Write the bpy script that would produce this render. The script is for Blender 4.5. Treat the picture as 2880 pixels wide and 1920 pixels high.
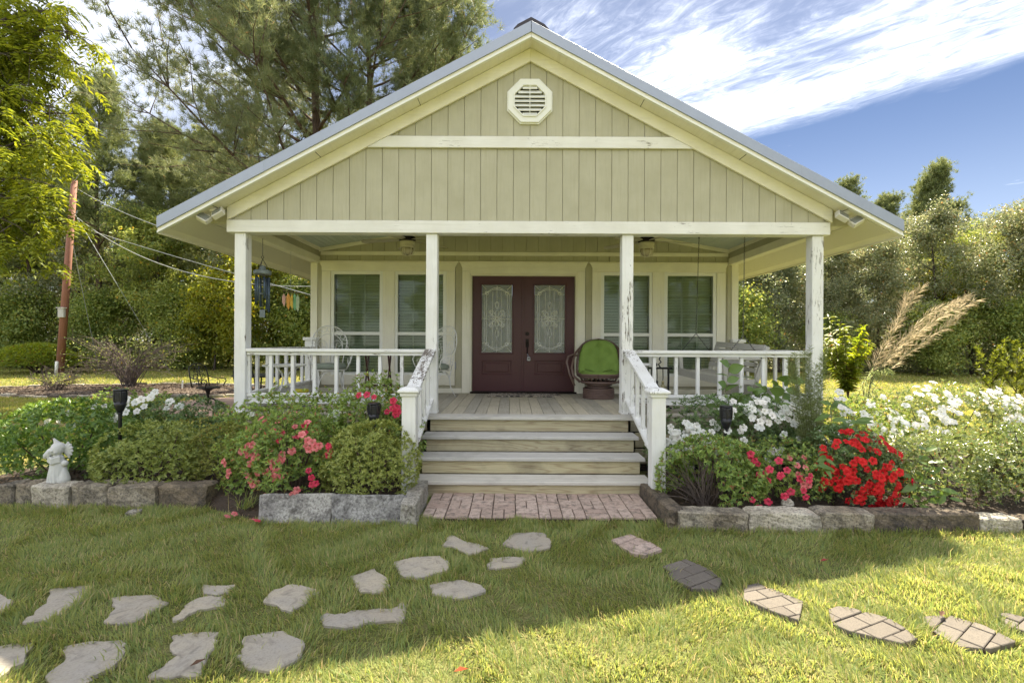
import bpy, bmesh, math, random
import numpy as np
from mathutils import Vector, Matrix, Quaternion

for _o in list(bpy.data.objects):
    bpy.data.objects.remove(_o)
scene = bpy.context.scene
C = scene.collection
rad = math.radians
R = random.Random(7)
NR = np.random.default_rng(11)

# ------------------------------------------------------------------ camera
F, CZ, ROLL = 1360.0, 1.60, 0.0049          # focal length in px of a 2880 px frame, eye height, roll
cam_d = bpy.data.cameras.new('camera')
cam_d.sensor_width = 36.0
cam_d.lens = 36.0 * F / 2880.0
cam_d.clip_start, cam_d.clip_end = 0.05, 600
cam = bpy.data.objects.new('camera', cam_d)
C.objects.link(cam)
cam.location = (0, 0, CZ)
cam.rotation_euler = (rad(90), -ROLL, 0)
scene.camera = cam

# ------------------------------------------------------------------ light
SUN = Vector((0.39, 0.675, 1.0)).normalized()      # direction towards the sun
sun_el = math.asin(SUN.z)
sun_az = math.atan2(SUN.x, SUN.y)
ld = bpy.data.lights.new('sun', 'SUN')
ld.energy = 2.5
ld.angle = rad(0.55)
ld.color = (1.0, 0.90, 0.70)
sun = bpy.data.objects.new('sun', ld)
C.objects.link(sun)
sun.location = SUN * 60
sun.rotation_euler = (-SUN).to_track_quat('-Z', 'Y').to_euler()

w = bpy.data.worlds.new('World')
scene.world = w
w.use_nodes = True
wn, wl = w.node_tree.nodes, w.node_tree.links
wn.clear()
def N_(nodes, t, **kw):
    n = nodes.new(t)
    for k, v in kw.items():
        if k.startswith('i_'):
            n.inputs[k[2:].replace('_', ' ')].default_value = v
        else:
            setattr(n, k, v)
    return n
out = N_(wn, 'ShaderNodeOutputWorld')
bg = N_(wn, 'ShaderNodeBackground')
bg.inputs['Strength'].default_value = 0.08
sky = N_(wn, 'ShaderNodeTexSky')
sky.sky_type = 'NISHITA'
sky.sun_disc = False
sky.sun_elevation = sun_el
sky.sun_rotation = sun_az
sky.air_density, sky.dust_density, sky.ozone_density = 1.0, 0.15, 2.0
tc = N_(wn, 'ShaderNodeTexCoord')
sep = N_(wn, 'ShaderNodeSeparateXYZ')
wl.new(tc.outputs['Generated'], sep.inputs[0])
def wm(op, a, b=None, c=None, clamp=False):
    n = wn.new('ShaderNodeMath'); n.operation = op; n.use_clamp = clamp
    for i, x in enumerate((a, b, c)):
        if x is None: continue
        if isinstance(x, (int, float)): n.inputs[i].default_value = x
        else: wl.new(x, n.inputs[i])
    return n.outputs[0]
zz = wm('MAXIMUM', sep.outputs['Z'], 0.06)
pxx = wm('DIVIDE', sep.outputs['X'], zz)
pyy = wm('DIVIDE', sep.outputs['Y'], zz)
# cirrus sheet: coordinates along (s) and across (t) the streaks
along = wm('MULTIPLY', wm('SUBTRACT', pxx, pyy), 0.7071)
across = wm('MULTIPLY', wm('ADD', pxx, pyy), 0.7071)
comb = N_(wn, 'ShaderNodeCombineXYZ')
wl.new(wm('MULTIPLY', along, 0.62), comb.inputs[0])
wl.new(wm('MULTIPLY', across, 1.25), comb.inputs[1])
n1 = N_(wn, 'ShaderNodeTexNoise', i_Scale=1.5, i_Detail=9.0, i_Roughness=0.62, i_Distortion=0.9)
wl.new(comb.outputs[0], n1.inputs['Vector'])
comb2 = N_(wn, 'ShaderNodeCombineXYZ')
wl.new(wm('MULTIPLY', along, 1.9), comb2.inputs[0])
wl.new(wm('MULTIPLY', across, 5.5), comb2.inputs[1])
n2 = N_(wn, 'ShaderNodeTexNoise', i_Scale=2.2, i_Detail=10.0, i_Roughness=0.70, i_Distortion=2.2)
wl.new(comb2.outputs[0], n2.inputs['Vector'])
comb3 = N_(wn, 'ShaderNodeCombineXYZ')
wl.new(pxx, comb3.inputs[0]); wl.new(pyy, comb3.inputs[1])
n3 = N_(wn, 'ShaderNodeTexNoise', i_Scale=0.55, i_Detail=3.0, i_Roughness=0.5)
wl.new(comb3.outputs[0], n3.inputs['Vector'])
body = wm('ADD', wm('MULTIPLY', n1.outputs['Fac'], 0.60), wm('MULTIPLY', n2.outputs['Fac'], 0.40))
body = wm('ADD', body, wm('MULTIPLY', wm('SUBTRACT', n3.outputs['Fac'], 0.5), 0.35))
def ramp01(v, lo, hi):
    n = wn.new('ShaderNodeMapRange'); n.interpolation_type = 'SMOOTHSTEP'
    wl.new(v, n.inputs[0]); n.inputs[1].default_value = lo; n.inputs[2].default_value = hi
    return n.outputs[0]
# the sheet ends along a line across the sky (distance `edge`), thickest just inside that edge
edge = wm('ADD', across, wm('MULTIPLY', wm('SUBTRACT', n1.outputs['Fac'], 0.5), 0.55))
inside = wm('SUBTRACT', 1.0, ramp01(edge, 2.28, 2.56))
bandl = wm('MULTIPLY', ramp01(edge, 1.30, 2.15), 0.10)
cov = wm('MULTIPLY', wm('ADD', 0.05, wm('MULTIPLY', wm('POWER', ramp01(wm('ADD', body, bandl), 0.33, 0.90), 2.3), 0.95)), inside)
wisp = wm('MULTIPLY', ramp01(body, 0.54, 0.80), 0.22)
cov = wm('MAXIMUM', cov, wisp)
veil = wm('SUBTRACT', 1.0, ramp01(across, -0.6, 1.25))          # the sheet thickens away from its edge
veil = wm('MULTIPLY', veil, wm('ADD', 0.20, wm('MULTIPLY', ramp01(body, 0.30, 0.70), 0.34)))
cov = wm('MAXIMUM', cov, veil)
horiz = ramp01(sep.outputs['Z'], 0.0, 0.42)
haze_h = wm('MULTIPLY', wm('SUBTRACT', 1.0, horiz), 0.10)
cov = wm('MULTIPLY', cov, wm('ADD', 0.45, wm('MULTIPLY', ramp01(sep.outputs['Z'], 0.05, 0.32), 0.55)))
cov = wm('MAXIMUM', cov, haze_h)
mixc = N_(wn, 'ShaderNodeMix', data_type='RGBA')
wl.new(cov, mixc.inputs['Factor'])
tint = N_(wn, 'ShaderNodeMix', data_type='RGBA', blend_type='MULTIPLY')
tint.inputs['Factor'].default_value = 1.0
tint.inputs['B'].default_value = (0.155, 0.158, 0.178, 1)      # clear dry air: a deeper blue
wl.new(sky.outputs[0], tint.inputs['A'])
wl.new(tint.outputs['Result'], mixc.inputs['A'])
mixc.inputs['B'].default_value = (7.45, 7.5, 7.75, 1)      # sunlit ice cloud
wl.new(mixc.outputs['Result'], bg.inputs['Color'])
wl.new(bg.outputs[0], out.inputs[0])

vs = scene.view_settings
vs.view_transform = 'Standard'
vs.look = 'None'
vs.exposure = 2.78
vs.gamma = 1.0
vs.use_curve_mapping = False
scene.cycles.use_denoising = True
scene.cycles.denoiser = 'OPENIMAGEDENOISE'
scene.cycles.max_bounces = 8
scene.cycles.diffuse_bounces = 4
scene.cycles.glossy_bounces = 3
scene.cycles.transmission_bounces = 5
scene.cycles.transparent_max_bounces = 12
scene.cycles.caustics_reflective = False
scene.cycles.caustics_refractive = False
scene.cycles.sample_clamp_indirect = 6.0
scene.cycles.use_adaptive_sampling = True
scene.cycles.adaptive_threshold = 0.015

# ------------------------------------------------------------------ projection helpers (photo px -> metres)
def P(px, py, d):
    """point at distance d in front of the camera seen at photo pixel (px, py)"""
    u, v = px - 1440.0, py - 960.0
    return Vector(((u + ROLL * v) * d / F, d, CZ + (ROLL * u - v) * d / F))
def G(px, py, z=0.0):
    """ground point (height z) seen at photo pixel"""
    u, v = px - 1440.0, py - 960.0
    d = (CZ - z) * F / (v - ROLL * u)
    return Vector(((u + ROLL * v) * d / F, d, z))

# ------------------------------------------------------------------ mesh helpers
class MB:
    def __init__(s):
        s.v, s.f = [], []
    def add(s, vs_, fs_):
        o = len(s.v)
        s.v.extend([tuple(x) for x in vs_])
        s.f.extend([tuple(i + o for i in f) for f in fs_])
        return s
    def box(s, x0, x1, y0, y1, z0, z1, M=None):
        vs_ = [Vector((x, y, z)) for x in (x0, x1) for y in (y0, y1) for z in (z0, z1)]
        if M is not None: vs_ = [M @ q for q in vs_]
        return s.add(vs_, [(0, 1, 3, 2), (4, 6, 7, 5), (0, 4, 5, 1), (2, 3, 7, 6), (0, 2, 6, 4), (1, 5, 7, 3)])
    def bar(s, a, b, wd, ht, up=(0, 0, 1)):
        a, b = Vector(a), Vector(b)
        d = (b - a); L = d.length; d.normalize()
        up = Vector(up); sd = d.cross(up)
        if sd.length < 1e-5: sd = d.cross(Vector((1, 0, 0)))
        sd.normalize(); u2 = sd.cross(d)
        M = Matrix((sd, d, u2)).transposed().to_4x4(); M.translation = a
        return s.box(-wd / 2, wd / 2, 0, L, -ht / 2, ht / 2, M)
    def tube(s, pts, r, n=6, cap=True):
        pts = [Vector(p) for p in pts]
        m = len(pts)
        rs = r if isinstance(r, (list, tuple)) else [r] * m
        vs_, fs_ = [], []
        prev = None
        for i, p in enumerate(pts):
            t = (pts[min(i + 1, m - 1)] - pts[max(i - 1, 0)])
            if t.length < 1e-9: t = Vector((0, 0, 1))
            t.normalize()
            if prev is None:
                a = t.cross(Vector((0.13, 0.21, 0.97)))
                if a.length < 1e-3: a = t.cross(Vector((1, 0, 0)))
            else:
                a = prev - t * prev.dot(t)
                if a.length < 1e-6: a = t.cross(Vector((1, 0, 0)))
            a.normalize(); prev = a; b = t.cross(a)
            for k in range(n):
                th = 2 * math.pi * k / n
                vs_.append(p + (a * math.cos(th) + b * math.sin(th)) * rs[i])
        for i in range(m - 1):
            for k in range(n):
                k2 = (k + 1) % n
                fs_.append((i * n + k, i * n + k2, (i + 1) * n + k2, (i + 1) * n + k))
        if cap:
            fs_.append(tuple(range(n - 1, -1, -1)))
            fs_.append(tuple((m - 1) * n + k for k in range(n)))
        return s.add(vs_, fs_)
    def lathe(s, prof, c=(0, 0, 0), n=20, sx=1.0, sy=1.0):
        c = Vector(c); m = len(prof)
        vs_ = [c + Vector((r * sx * math.cos(2 * math.pi * k / n), r * sy * math.sin(2 * math.pi * k / n), z)) for r, z in prof for k in range(n)]
        fs_ = [(i * n + k, i * n + (k + 1) % n, (i + 1) * n + (k + 1) % n, (i + 1) * n + k) for i in range(m - 1) for k in range(n)]
        fs_.append(tuple(range(n - 1, -1, -1)))
        fs_.append(tuple((m - 1) * n + k for k in range(n)))
        return s.add(vs_, fs_)
    def ball(s, c, r, n=12, m=8):
        c = Vector(c); r = Vector(r) if not isinstance(r, (int, float)) else Vector((r, r, r))
        prof = []
        vs_ = [c + Vector((0, 0, -r.z))]
        for i in range(1, m):
            ph = -math.pi / 2 + math.pi * i / m
            for k in range(n):
                th = 2 * math.pi * k / n
                vs_.append(c + Vector((r.x * math.cos(ph) * math.cos(th), r.y * math.cos(ph) * math.sin(th), r.z * math.sin(ph))))
        vs_.append(c + Vector((0, 0, r.z)))
        fs_ = [(0, 1 + (k + 1) % n, 1 + k) for k in range(n)]
        for i in range(m - 2):
            for k in range(n):
                a, b = 1 + i * n + k, 1 + i * n + (k + 1) % n
                fs_.append((a, b, b + n, a + n))
        L = len(vs_) - 1
        fs_ += [(L, L - n + k, L - n + (k + 1) % n) for k in range(n)]
        return s.add(vs_, fs_)
    def prism(s, poly, y0, y1, axes='xzy'):
        """polygon in the plane of the first two axes, extruded along the third"""
        ix = ['xyz'.index(a) for a in axes]
        vs_ = []
        for h in (y0, y1):
            for a, b in poly:
                q = [0, 0, 0]; q[ix[0]] = a; q[ix[1]] = b; q[ix[2]] = h
                vs_.append(tuple(q))
        n = len(poly)
        fs_ = [tuple(range(n)), tuple(range(2 * n - 1, n - 1, -1))]
        fs_ += [(k, k + n, (k + 1) % n + n, (k + 1) % n) for k in range(n)]
        return s.add(vs_, fs_)
    def mesh(s, name, origin=(0, 0, 0), smooth=False, bevel=0.0, seg=1):
        me = bpy.data.meshes.new(name)
        o = Vector(origin)
        me.from_pydata([tuple(Vector(x) - o) for x in s.v], [], s.f)
        bm = bmesh.new(); bm.from_mesh(me)
        bmesh.ops.recalc_face_normals(bm, faces=bm.faces)
        if bevel > 0:
            es = [e for e in bm.edges if len(e.link_faces) == 2 and e.calc_face_angle(0) > 0.5]
            bmesh.ops.bevel(bm, geom=es, offset=bevel, segments=seg, affect='EDGES', clamp_overlap=True)
        bm.to_mesh(me); bm.free()
        if smooth:
            me.polygons.foreach_set('use_smooth', [True] * len(me.polygons))
        return me
    def centre(s):
        a = np.array(s.v)
        lo, hi = a.min(0), a.max(0)
        return Vector(((lo[0] + hi[0]) / 2, (lo[1] + hi[1]) / 2, (lo[2] + hi[2]) / 2))
    def build(s, name, m, parent=None, smooth=False, bevel=0.0, seg=1, origin=None):
        o = s.centre() if origin is None else Vector(origin)
        me = s.mesh(name, o, smooth, bevel, seg)
        return place(name, me, m, o, parent)

def wpos(o):
    v = Vector((0, 0, 0))
    while o is not None:
        v += o.location; o = o.parent
    return v
def place(name, me, m, loc, parent=None, rot=None, scale=None):
    ob = bpy.data.objects.new(name, me)
    if m is not None and not me.materials: me.materials.append(m)
    C.objects.link(ob)
    if parent is not None:
        ob.parent = parent
        ob.location = Vector(loc) - wpos(parent)
    else:
        ob.location = loc
    if rot is not None: ob.rotation_euler = rot
    if scale is not None: ob.scale = (scale,) * 3 if isinstance(scale, (int, float)) else scale
    return ob
def tag(o, label=None, cat=None, group=None, kind=None):
    if label: o['label'] = label
    if cat: o['category'] = cat
    if group: o['group'] = group
    if kind: o['kind'] = kind
    return o
def thing(name, label, cat, loc=(0, 0, 0), group=None):
    o = bpy.data.objects.new(name, None)
    o.empty_display_size = 0.1
    C.objects.link(o)
    o.location = loc
    return tag(o, label, cat, group)
def copy_tree(o, loc=None, rotz=None, scale=None, parent=None, label=None, group=None):
    c = o.copy()
    C.objects.link(c)
    if parent is not None: c.parent = parent
    if loc is not None: c.location = loc
    if rotz is not None: c.rotation_euler = (0, 0, rotz)
    if scale is not None: c.scale = (scale,) * 3 if isinstance(scale, (int, float)) else scale
    if label: c['label'] = label
    if group: c['group'] = group
    for ch in [x for x in bpy.data.objects if x.parent is o]:
        copy_tree(ch, parent=c)
    return c
def raw_mesh(name, V, faces_n, idx, smooth=False):
    """fast mesh from numpy: V (n,3); faces all with faces_n corners, idx flat"""
    me = bpy.data.meshes.new(name)
    nf = len(idx) // faces_n
    me.vertices.add(len(V)); me.vertices.foreach_set('co', np.ascontiguousarray(V, dtype=np.float32).ravel())
    me.loops.add(len(idx)); me.loops.foreach_set('vertex_index', np.ascontiguousarray(idx, dtype=np.int32))
    me.polygons.add(nf)
    me.polygons.foreach_set('loop_start', np.arange(0, nf * faces_n, faces_n, dtype=np.int32))
    me.polygons.foreach_set('loop_total', np.full(nf, faces_n, dtype=np.int32))
    if smooth: me.polygons.foreach_set('use_smooth', np.ones(nf, dtype=bool))
    me.update(calc_edges=True)
    return me
def unit(a):
    return a / np.maximum(np.linalg.norm(a, axis=-1, keepdims=True), 1e-9)
def rdirs(n, rng=NR):
    return unit(rng.normal(size=(n, 3)))
def leaf_mesh(name, Pp, D, Nn, L, W, fold=0.25, rng=NR):
    """diamond leaves folded along the midrib: base P, direction D, normal N, length L, width W"""
    n = len(Pp)
    D = unit(D); S = unit(np.cross(D, Nn)); Nu = np.cross(S, D)
    L = np.broadcast_to(np.asarray(L, float), (n,))[:, None]; W = np.broadcast_to(np.asarray(W, float), (n,))[:, None]
    b = Pp
    mid = Pp + D * L * 0.45
    l = mid + S * W * 0.5 + Nu * W * fold
    r = mid - S * W * 0.5 + Nu * W * fold
    t = Pp + D * L - Nu * L * 0.12
    V = np.stack([b, l, t, r], 1).reshape(-1, 3)
    base = np.arange(n)[:, None] * 4
    idx = np.concatenate([base + 0, base + 2, base + 1, base + 0, base + 3, base + 2], 1).ravel()
    return raw_mesh(name, V, 3, idx)

# ------------------------------------------------------------------ materials
MATS = {}
class NT:
    def __init__(s, name):
        s.m = bpy.data.materials.new(name); s.m.use_nodes = True
        s.n, s.l = s.m.node_tree.nodes, s.m.node_tree.links
        s.b = s.n['Principled BSDF']
        MATS[name] = s.m
    def N(s, t, **kw):
        return N_(s.n, t, **kw)
    def link(s, a, b): s.l.new(a, b)
    def coords(s, scale=(1, 1, 1), world=False, jitter=True):
        mp = s.N('ShaderNodeMapping'); mp.inputs['Scale'].default_value = scale
        if world:
            g = s.N('ShaderNodeNewGeometry'); s.link(g.outputs['Position'], mp.inputs['Vector'])
        else:
            t = s.N('ShaderNodeTexCoord'); s.link(t.outputs['Object'], mp.inputs['Vector'])
            if jitter:
                oi = s.N('ShaderNodeObjectInfo')
                mu = s.N('ShaderNodeVectorMath', operation='SCALE'); mu.inputs[0].default_value = (37.0, 53.0, 29.0)
                s.link(oi.outputs['Random'], mu.inputs['Scale'])
                s.link(mu.outputs[0], mp.inputs['Location'])
        return mp.outputs[0]
    def noise(s, vec, scale, detail=4.0, rough=0.55, dist=0.0):
        n = s.N('ShaderNodeTexNoise', i_Scale=scale, i_Detail=detail, i_Roughness=rough, i_Distortion=dist)
        s.link(vec, n.inputs['Vector'])
        return n.outputs['Fac']
    def ramp(s, fac, stops, interp='LINEAR'):
        r = s.N('ShaderNodeValToRGB'); r.color_ramp.interpolation = interp
        e = r.color_ramp.elements
        while len(e) < len(stops): e.new(0.5)
        for el, (p, c) in zip(e, stops):
            el.position = p; el.color = (c, c, c, 1) if isinstance(c, (int, float)) else (*c, 1)
        s.link(fac, r.inputs[0])
        return r.outputs[0]
    def mix(s, fac, a, b, mode='MIX'):
        n = s.N('ShaderNodeMix', data_type='RGBA', blend_type=mode)
        for sock, v in (('Factor', fac), ('A', a), ('B', b)):
            if isinstance(v, (int, float)): n.inputs[sock].default_value = v if sock == 'Factor' else (v, v, v, 1)
            elif isinstance(v, tuple): n.inputs[sock].default_value = (*v, 1)
            else: s.link(v, n.inputs[sock])
        return n.outputs['Result']
    def bump(s, h, strength=0.3, dist=0.01):
        b = s.N('ShaderNodeBump', i_Strength=strength, i_Distance=dist)
        s.link(h, b.inputs['Height']); s.link(b.outputs[0], s.b.inputs['Normal'])
        return b
    def col(s, c):
        if isinstance(c, tuple): s.b.inputs['Base Color'].default_value = (*c, 1)
        else: s.link(c, s.b.inputs['Base Color'])
    def rough(s, r):
        if isinstance(r, (int, float)): s.b.inputs['Roughness'].default_value = r
        else: s.link(r, s.b.inputs['Roughness'])
def sc(c, k): return tuple(min(1.0, x * k) for x in c)

def m_simple(name, c, rough=0.5, metal=0.0, var=0.12, scale=14.0, bump=0.0, spec=0.5):
    t = NT(name)
    n = t.noise(t.coords(), scale, 4)
    t.col(t.mix(n, sc(c, 1 - var), sc(c, 1 + var)))
    t.rough(rough); t.b.inputs['Metallic'].default_value = metal
    t.b.inputs['Specular IOR Level'].default_value = spec
    if bump: t.bump(n, bump, 0.01)
    return t.m
def axis_scale(axis, along, across):
    return tuple(along if a == axis else across for a in 'xyz')
def m_paint(name, c, axis='z', peel=0.0, wood=(0.10, 0.085, 0.07), rough=0.55, grime=0.12, relief=0.25):
    """painted timber; `peel` 0..1 share of bare weathered grain, running along `axis`"""
    t = NT(name)
    v = t.coords(axis_scale(axis, 1.2, 16.0))
    g = t.noise(v, 3.0, 6, 0.6, 0.6)
    big = t.noise(t.coords((1, 1, 1)), 3.0, 4)
    fine = t.noise(t.coords(), 60.0, 3)
    c0 = t.mix(t.ramp(big, [(0.35, 0.0), (0.72, 1.0)]), sc(c, 1.0), tuple(x * (1 - grime * k) for x, k in zip(c, (1.0, 1.05, 1.3))))
    c0 = t.mix(t.ramp(g, [(0.3, 0.45), (0.5, 0.0)]), c0, sc(c, 0.82))
    run = t.noise(t.coords(axis_scale(axis, 0.35, 9.0)), 2.6, 5, 0.6)
    c0 = t.mix(t.ramp(run, [(0.56, 0.0), (0.78, 0.55)]), c0, tuple(x * k for x, k in zip(c, (0.74, 0.72, 0.66))))
    if peel > 0:
        grain = t.noise(t.coords(axis_scale(axis, 2.2, 34.0)), 2.0, 5, 0.65, 1.2)
        patch = t.noise(t.coords(axis_scale(axis, 0.8, 2.2)), 2.4, 4, 0.6)
        s1 = t.N('ShaderNodeMath', operation='MULTIPLY_ADD'); s1.inputs[1].default_value = 0.9
        t.link(patch, s1.inputs[0]); t.link(grain, s1.inputs[2])
        th = 1.19 - 0.34 * peel
        mask = t.ramp(s1.outputs[0], [(min(0.995, th - 0.025), 0.0), (min(1.0, th), 1.0)])
        # map to 0..1.9 range first
        mr = t.N('ShaderNodeMapRange'); t.link(s1.outputs[0], mr.inputs[0]); mr.inputs[1].default_value = 0.2; mr.inputs[2].default_value = 1.7
        q = (th - 0.2) / 1.5
        mask = t.ramp(mr.outputs[0], [(q, 0.0), (q + 0.02, 1.0)])
        c0 = t.mix(mask, c0, t.mix(fine, wood, sc(wood, 2.2)))
        hgt = t.N('ShaderNodeMath', operation='MULTIPLY_ADD'); hgt.inputs[1].default_value = -0.7
        t.link(mask, hgt.inputs[0]); t.link(g, hgt.inputs[2])
        t.bump(hgt.outputs[0], 0.45, 0.004)
    else:
        t.bump(g, relief, 0.004)
    t.col(c0); t.rough(rough)
    t.b.inputs['Specular IOR Level'].default_value = 0.35
    return t.m
def m_wood(name, c, c2, axis='x', rough=0.75, rings=True, stain=0.5, contrast=1.0):
    t = NT(name)
    v = t.coords(axis_scale(axis, 0.55, 7.0))
    d = t.noise(v, 1.6, 3, 0.5, 0.8)
    cx = t.coords(axis_scale(axis, 0.30, 5.5))
    ringf = t.noise(cx, 1.5, 2, 0.4, 0.5)
    mu = t.N('ShaderNodeMath', operation='MULTIPLY'); mu.inputs[1].default_value = 15.0; t.link(ringf, mu.inputs[0])
    fr = t.N('ShaderNodeMath', operation='PINGPONG'); fr.inputs[1].default_value = 0.5; t.link(mu.outputs[0], fr.inputs[0])
    fib = t.noise(t.coords(axis_scale(axis, 1.6, 60.0)), 2.5, 4, 0.6)
    base = t.mix(d, c, sc(c, 0.80))
    base = t.mix(t.ramp(fr.outputs[0], [(0.0, 0.85 * contrast), (0.24, 0.0)]) if rings else 0.0, base, c2)
    base = t.mix(t.ramp(fib, [(0.30, 0.75), (0.52, 0.0)]), base, sc(c, 0.62))
    big = t.noise(t.coords((1, 1, 1)), 2.2, 5, 0.6)
    base = t.mix(t.ramp(big, [(0.52, 0.0), (0.80, stain)]), base, (0.055, 0.05, 0.045))
    oi = t.N('ShaderNodeObjectInfo')
    base = t.mix(0.9, base, t.mix(oi.outputs['Random'], (0.78, 0.79, 0.82), (1.16, 1.12, 1.02)), 'MULTIPLY')
    t.col(base); t.rough(rough); t.b.inputs['Specular IOR Level'].default_value = 0.25
    t.bump(fib, 0.4, 0.003)
    return t.m
def m_leaf(name, c1, c2, trans=0.4, tcol=None, rough=0.5, spec=0.35, c3=None, p3=0.08):
    """leaves: colour varies from leaf to leaf, light shines through the blade"""
    t = NT(name)
    g = t.N('ShaderNodeNewGeometry')
    oi = t.N('ShaderNodeObjectInfo')
    stops = [(0.0, c1), (0.85, c2)]
    if c3: stops = [(0.0, c3), (p3, c1), (0.9, c2)]
    col = t.ramp(g.outputs['Random Per Island'], stops)
    col = t.mix(0.6, col, t.mix(oi.outputs['Random'], (0.82, 0.86, 0.80), (1.15, 1.08, 1.0)), 'MULTIPLY')
    t.col(col); t.rough(rough); t.b.inputs['Specular IOR Level'].default_value = spec
    tr = t.N('ShaderNodeBsdfTranslucent')
    hs = t.N('ShaderNodeHueSaturation', i_Hue=0.478, i_Saturation=1.15, i_Value=1.5)
    t.link(col, hs.inputs['Color'])
    t.link(hs.outputs[0], tr.inputs[0])
    ms = t.N('ShaderNodeMixShader'); ms.inputs[0].default_value = trans
    t.link(t.b.outputs[0], ms.inputs[1]); t.link(tr.outputs[0], ms.inputs[2])
    o = t.n['Material Output']; t.link(ms.outputs[0], o.inputs[0])
    return t.m
def m_bark(name, c, c2):
    t = NT(name)
    v = t.coords((5, 5, 0.9))
    a = t.noise(v, 3.0, 6, 0.65, 0.6)
    t.col(t.mix(t.ramp(a, [(0.35, 0.0), (0.65, 1.0)]), c2, c)); t.rough(0.9)
    t.b.inputs['Specular IOR Level'].default_value = 0.15
    t.bump(a, 0.9, 0.03)
    return t.m
def m_stone(name, c, c2, dark=(0.06, 0.055, 0.05), darkness=0.5, scale=6.0):
    t = NT(name)
    v = t.coords()
    a = t.noise(v, scale, 8, 0.72, 0.4)
    b = t.noise(v, scale * 0.45, 4, 0.6)
    f = t.noise(v, scale * 8, 4, 0.7)
    base = t.mix(t.ramp(b, [(0.38, 0.0), (0.60, 1.0)]), c, c2)
    base = t.mix(t.ramp(a, [(0.44, 0.0), (0.62, darkness)]), base, dark)
    base = t.mix(t.ramp(f, [(0.34, 0.75), (0.52, 0.0)]), base, sc(dark, 1.3))
    base = t.mix(t.ramp(f, [(0.58, 0.0), (0.70, 0.6 * darkness)]), base, sc(c, 1.35))
    oi = t.N('ShaderNodeObjectInfo')
    base = t.mix(0.8, base, t.mix(oi.outputs['Random'], (0.72, 0.72, 0.74), (1.15, 1.10, 1.02)), 'MULTIPLY')
    t.col(base); t.rough(0.9); t.b.inputs['Specular IOR Level'].default_value = 0.2
    ad = t.N('ShaderNodeMath', operation='MULTIPLY_ADD'); ad.inputs[1].default_value = 0.5
    t.link(f, ad.inputs[0]); t.link(a, ad.inputs[2])
    t.bump(ad.outputs[0], 1.0, 0.03)
    return t.m

WHITE = (0.82, 0.82, 0.80)
CREAM = (0.82, 0.79, 0.66)
SAGE = (0.455, 0.435, 0.315)
m_post = m_paint('white_post_paint', WHITE, 'z', 0.10)
m_postp = m_paint('peeling_post_paint', WHITE, 'z', 0.26)
m_railx = m_paint('white_rail_paint', WHITE, 'x', 0.22)
m_raily = m_paint('white_side_rail_paint', WHITE, 'y', 0.15)
m_railp = m_paint('peeling_rail_paint', WHITE, 'y', 0.62)
m_railp2 = m_paint('worn_rail_paint', WHITE, 'y', 0.26)
m_bal = m_paint('white_baluster_paint', WHITE, 'z', 0.15)
m_trimx = m_paint('cream_trim_paint', CREAM, 'x', 0.0)
m_trimz = m_paint('cream_casing_paint', CREAM, 'z', 0.0, grime=0.06)
m_trimy = m_paint('cream_side_trim_paint', CREAM, 'y', 0.0)
m_soffit = m_paint('soffit_paint', CREAM, 'y', 0.0, grime=0.10, relief=0.1)
m_beam = m_paint('white_beam_paint', (0.80, 0.79, 0.74), 'x', 0.08)
m_sage = m_paint('sage_siding_paint', SAGE, 'z', 0.0, grime=0.14, relief=0.5)
m_vinyl = m_simple('white_vinyl', (0.78, 0.78, 0.72), 0.4, var=0.03)
m_deck = m_wood('weathered_deck_wood', (0.52, 0.485, 0.40), (0.33, 0.30, 0.25), 'y', contrast=0.5, stain=0.35)
m_tread = m_wood('weathered_tread_wood', (0.66, 0.64, 0.59), (0.43, 0.41, 0.37), 'x', contrast=0.6, stain=0.45)
m_riser = m_wood('treated_riser_wood', (0.50, 0.455, 0.31), (0.27, 0.21, 0.13), 'x', contrast=0.95, stain=0.6)
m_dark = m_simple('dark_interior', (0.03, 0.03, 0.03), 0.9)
m_iron = m_simple('black_iron', (0.012, 0.012, 0.013), 0.45, 0.3, 0.2)
m_plast = m_simple('black_plastic', (0.014, 0.014, 0.018), 0.38, 0.0, 0.1)
m_wrought = m_simple('white_iron_paint', (0.72, 0.72, 0.68), 0.55, 0.0, 0.22, 25)
m_bronze = m_simple('dark_bronze', (0.016, 0.011, 0.010), 0.35, 0.7, 0.2)
m_galv = m_simple('galvanised_metal', (0.33, 0.36, 0.41), 0.45, 0.6, 0.10, 5)
m_chain = m_simple('chain_steel', (0.10, 0.10, 0.10), 0.5, 0.8, 0.3)
# ================================================================== THE HOUSE
XC = 0.21                 # middle of the gable
YF, YW, YE = 5.965, 8.29, 16.0      # post front, porch wall, back end of the house
ZD = 0.71                 # deck level
SL = 0.529                # roof slope
ZA = 5.205                # soffit level at the ridge
OH = 0.25                 # rake overhang
HWR = 4.41                # half width of the roof
def zs(x): return ZA - SL * abs(x - XC)      # underside of the roof
house = thing('house', 'cream and sage porch cottage with a gabled metal roof and burgundy double doors', 'house', (XC, YF, 0))
H = house
def hb(name, m, x0, x1, y0, y1, z0, z1, parent=None, bevel=0.004):
    return MB().box(x0, x1, y0, y1, z0, z1).build(name, m, parent or H, bevel=bevel)
def clip_poly(poly, a, b, c):
    """keep the part of a 2-D polygon where a*x+b*y<=c"""
    o = []
    for i in range(len(poly)):
        p, q = poly[i], poly[(i + 1) % len(poly)]
        dp, dq = a * p[0] + b * p[1] - c, a * q[0] + b * q[1] - c
        if dp <= 0: o.append(p)
        if (dp < 0 < dq) or (dq < 0 < dp):
            t = dp / (dp - dq); o.append((p[0] + (q[0] - p[0]) * t, p[1] + (q[1] - p[1]) * t))
    return o

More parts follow.
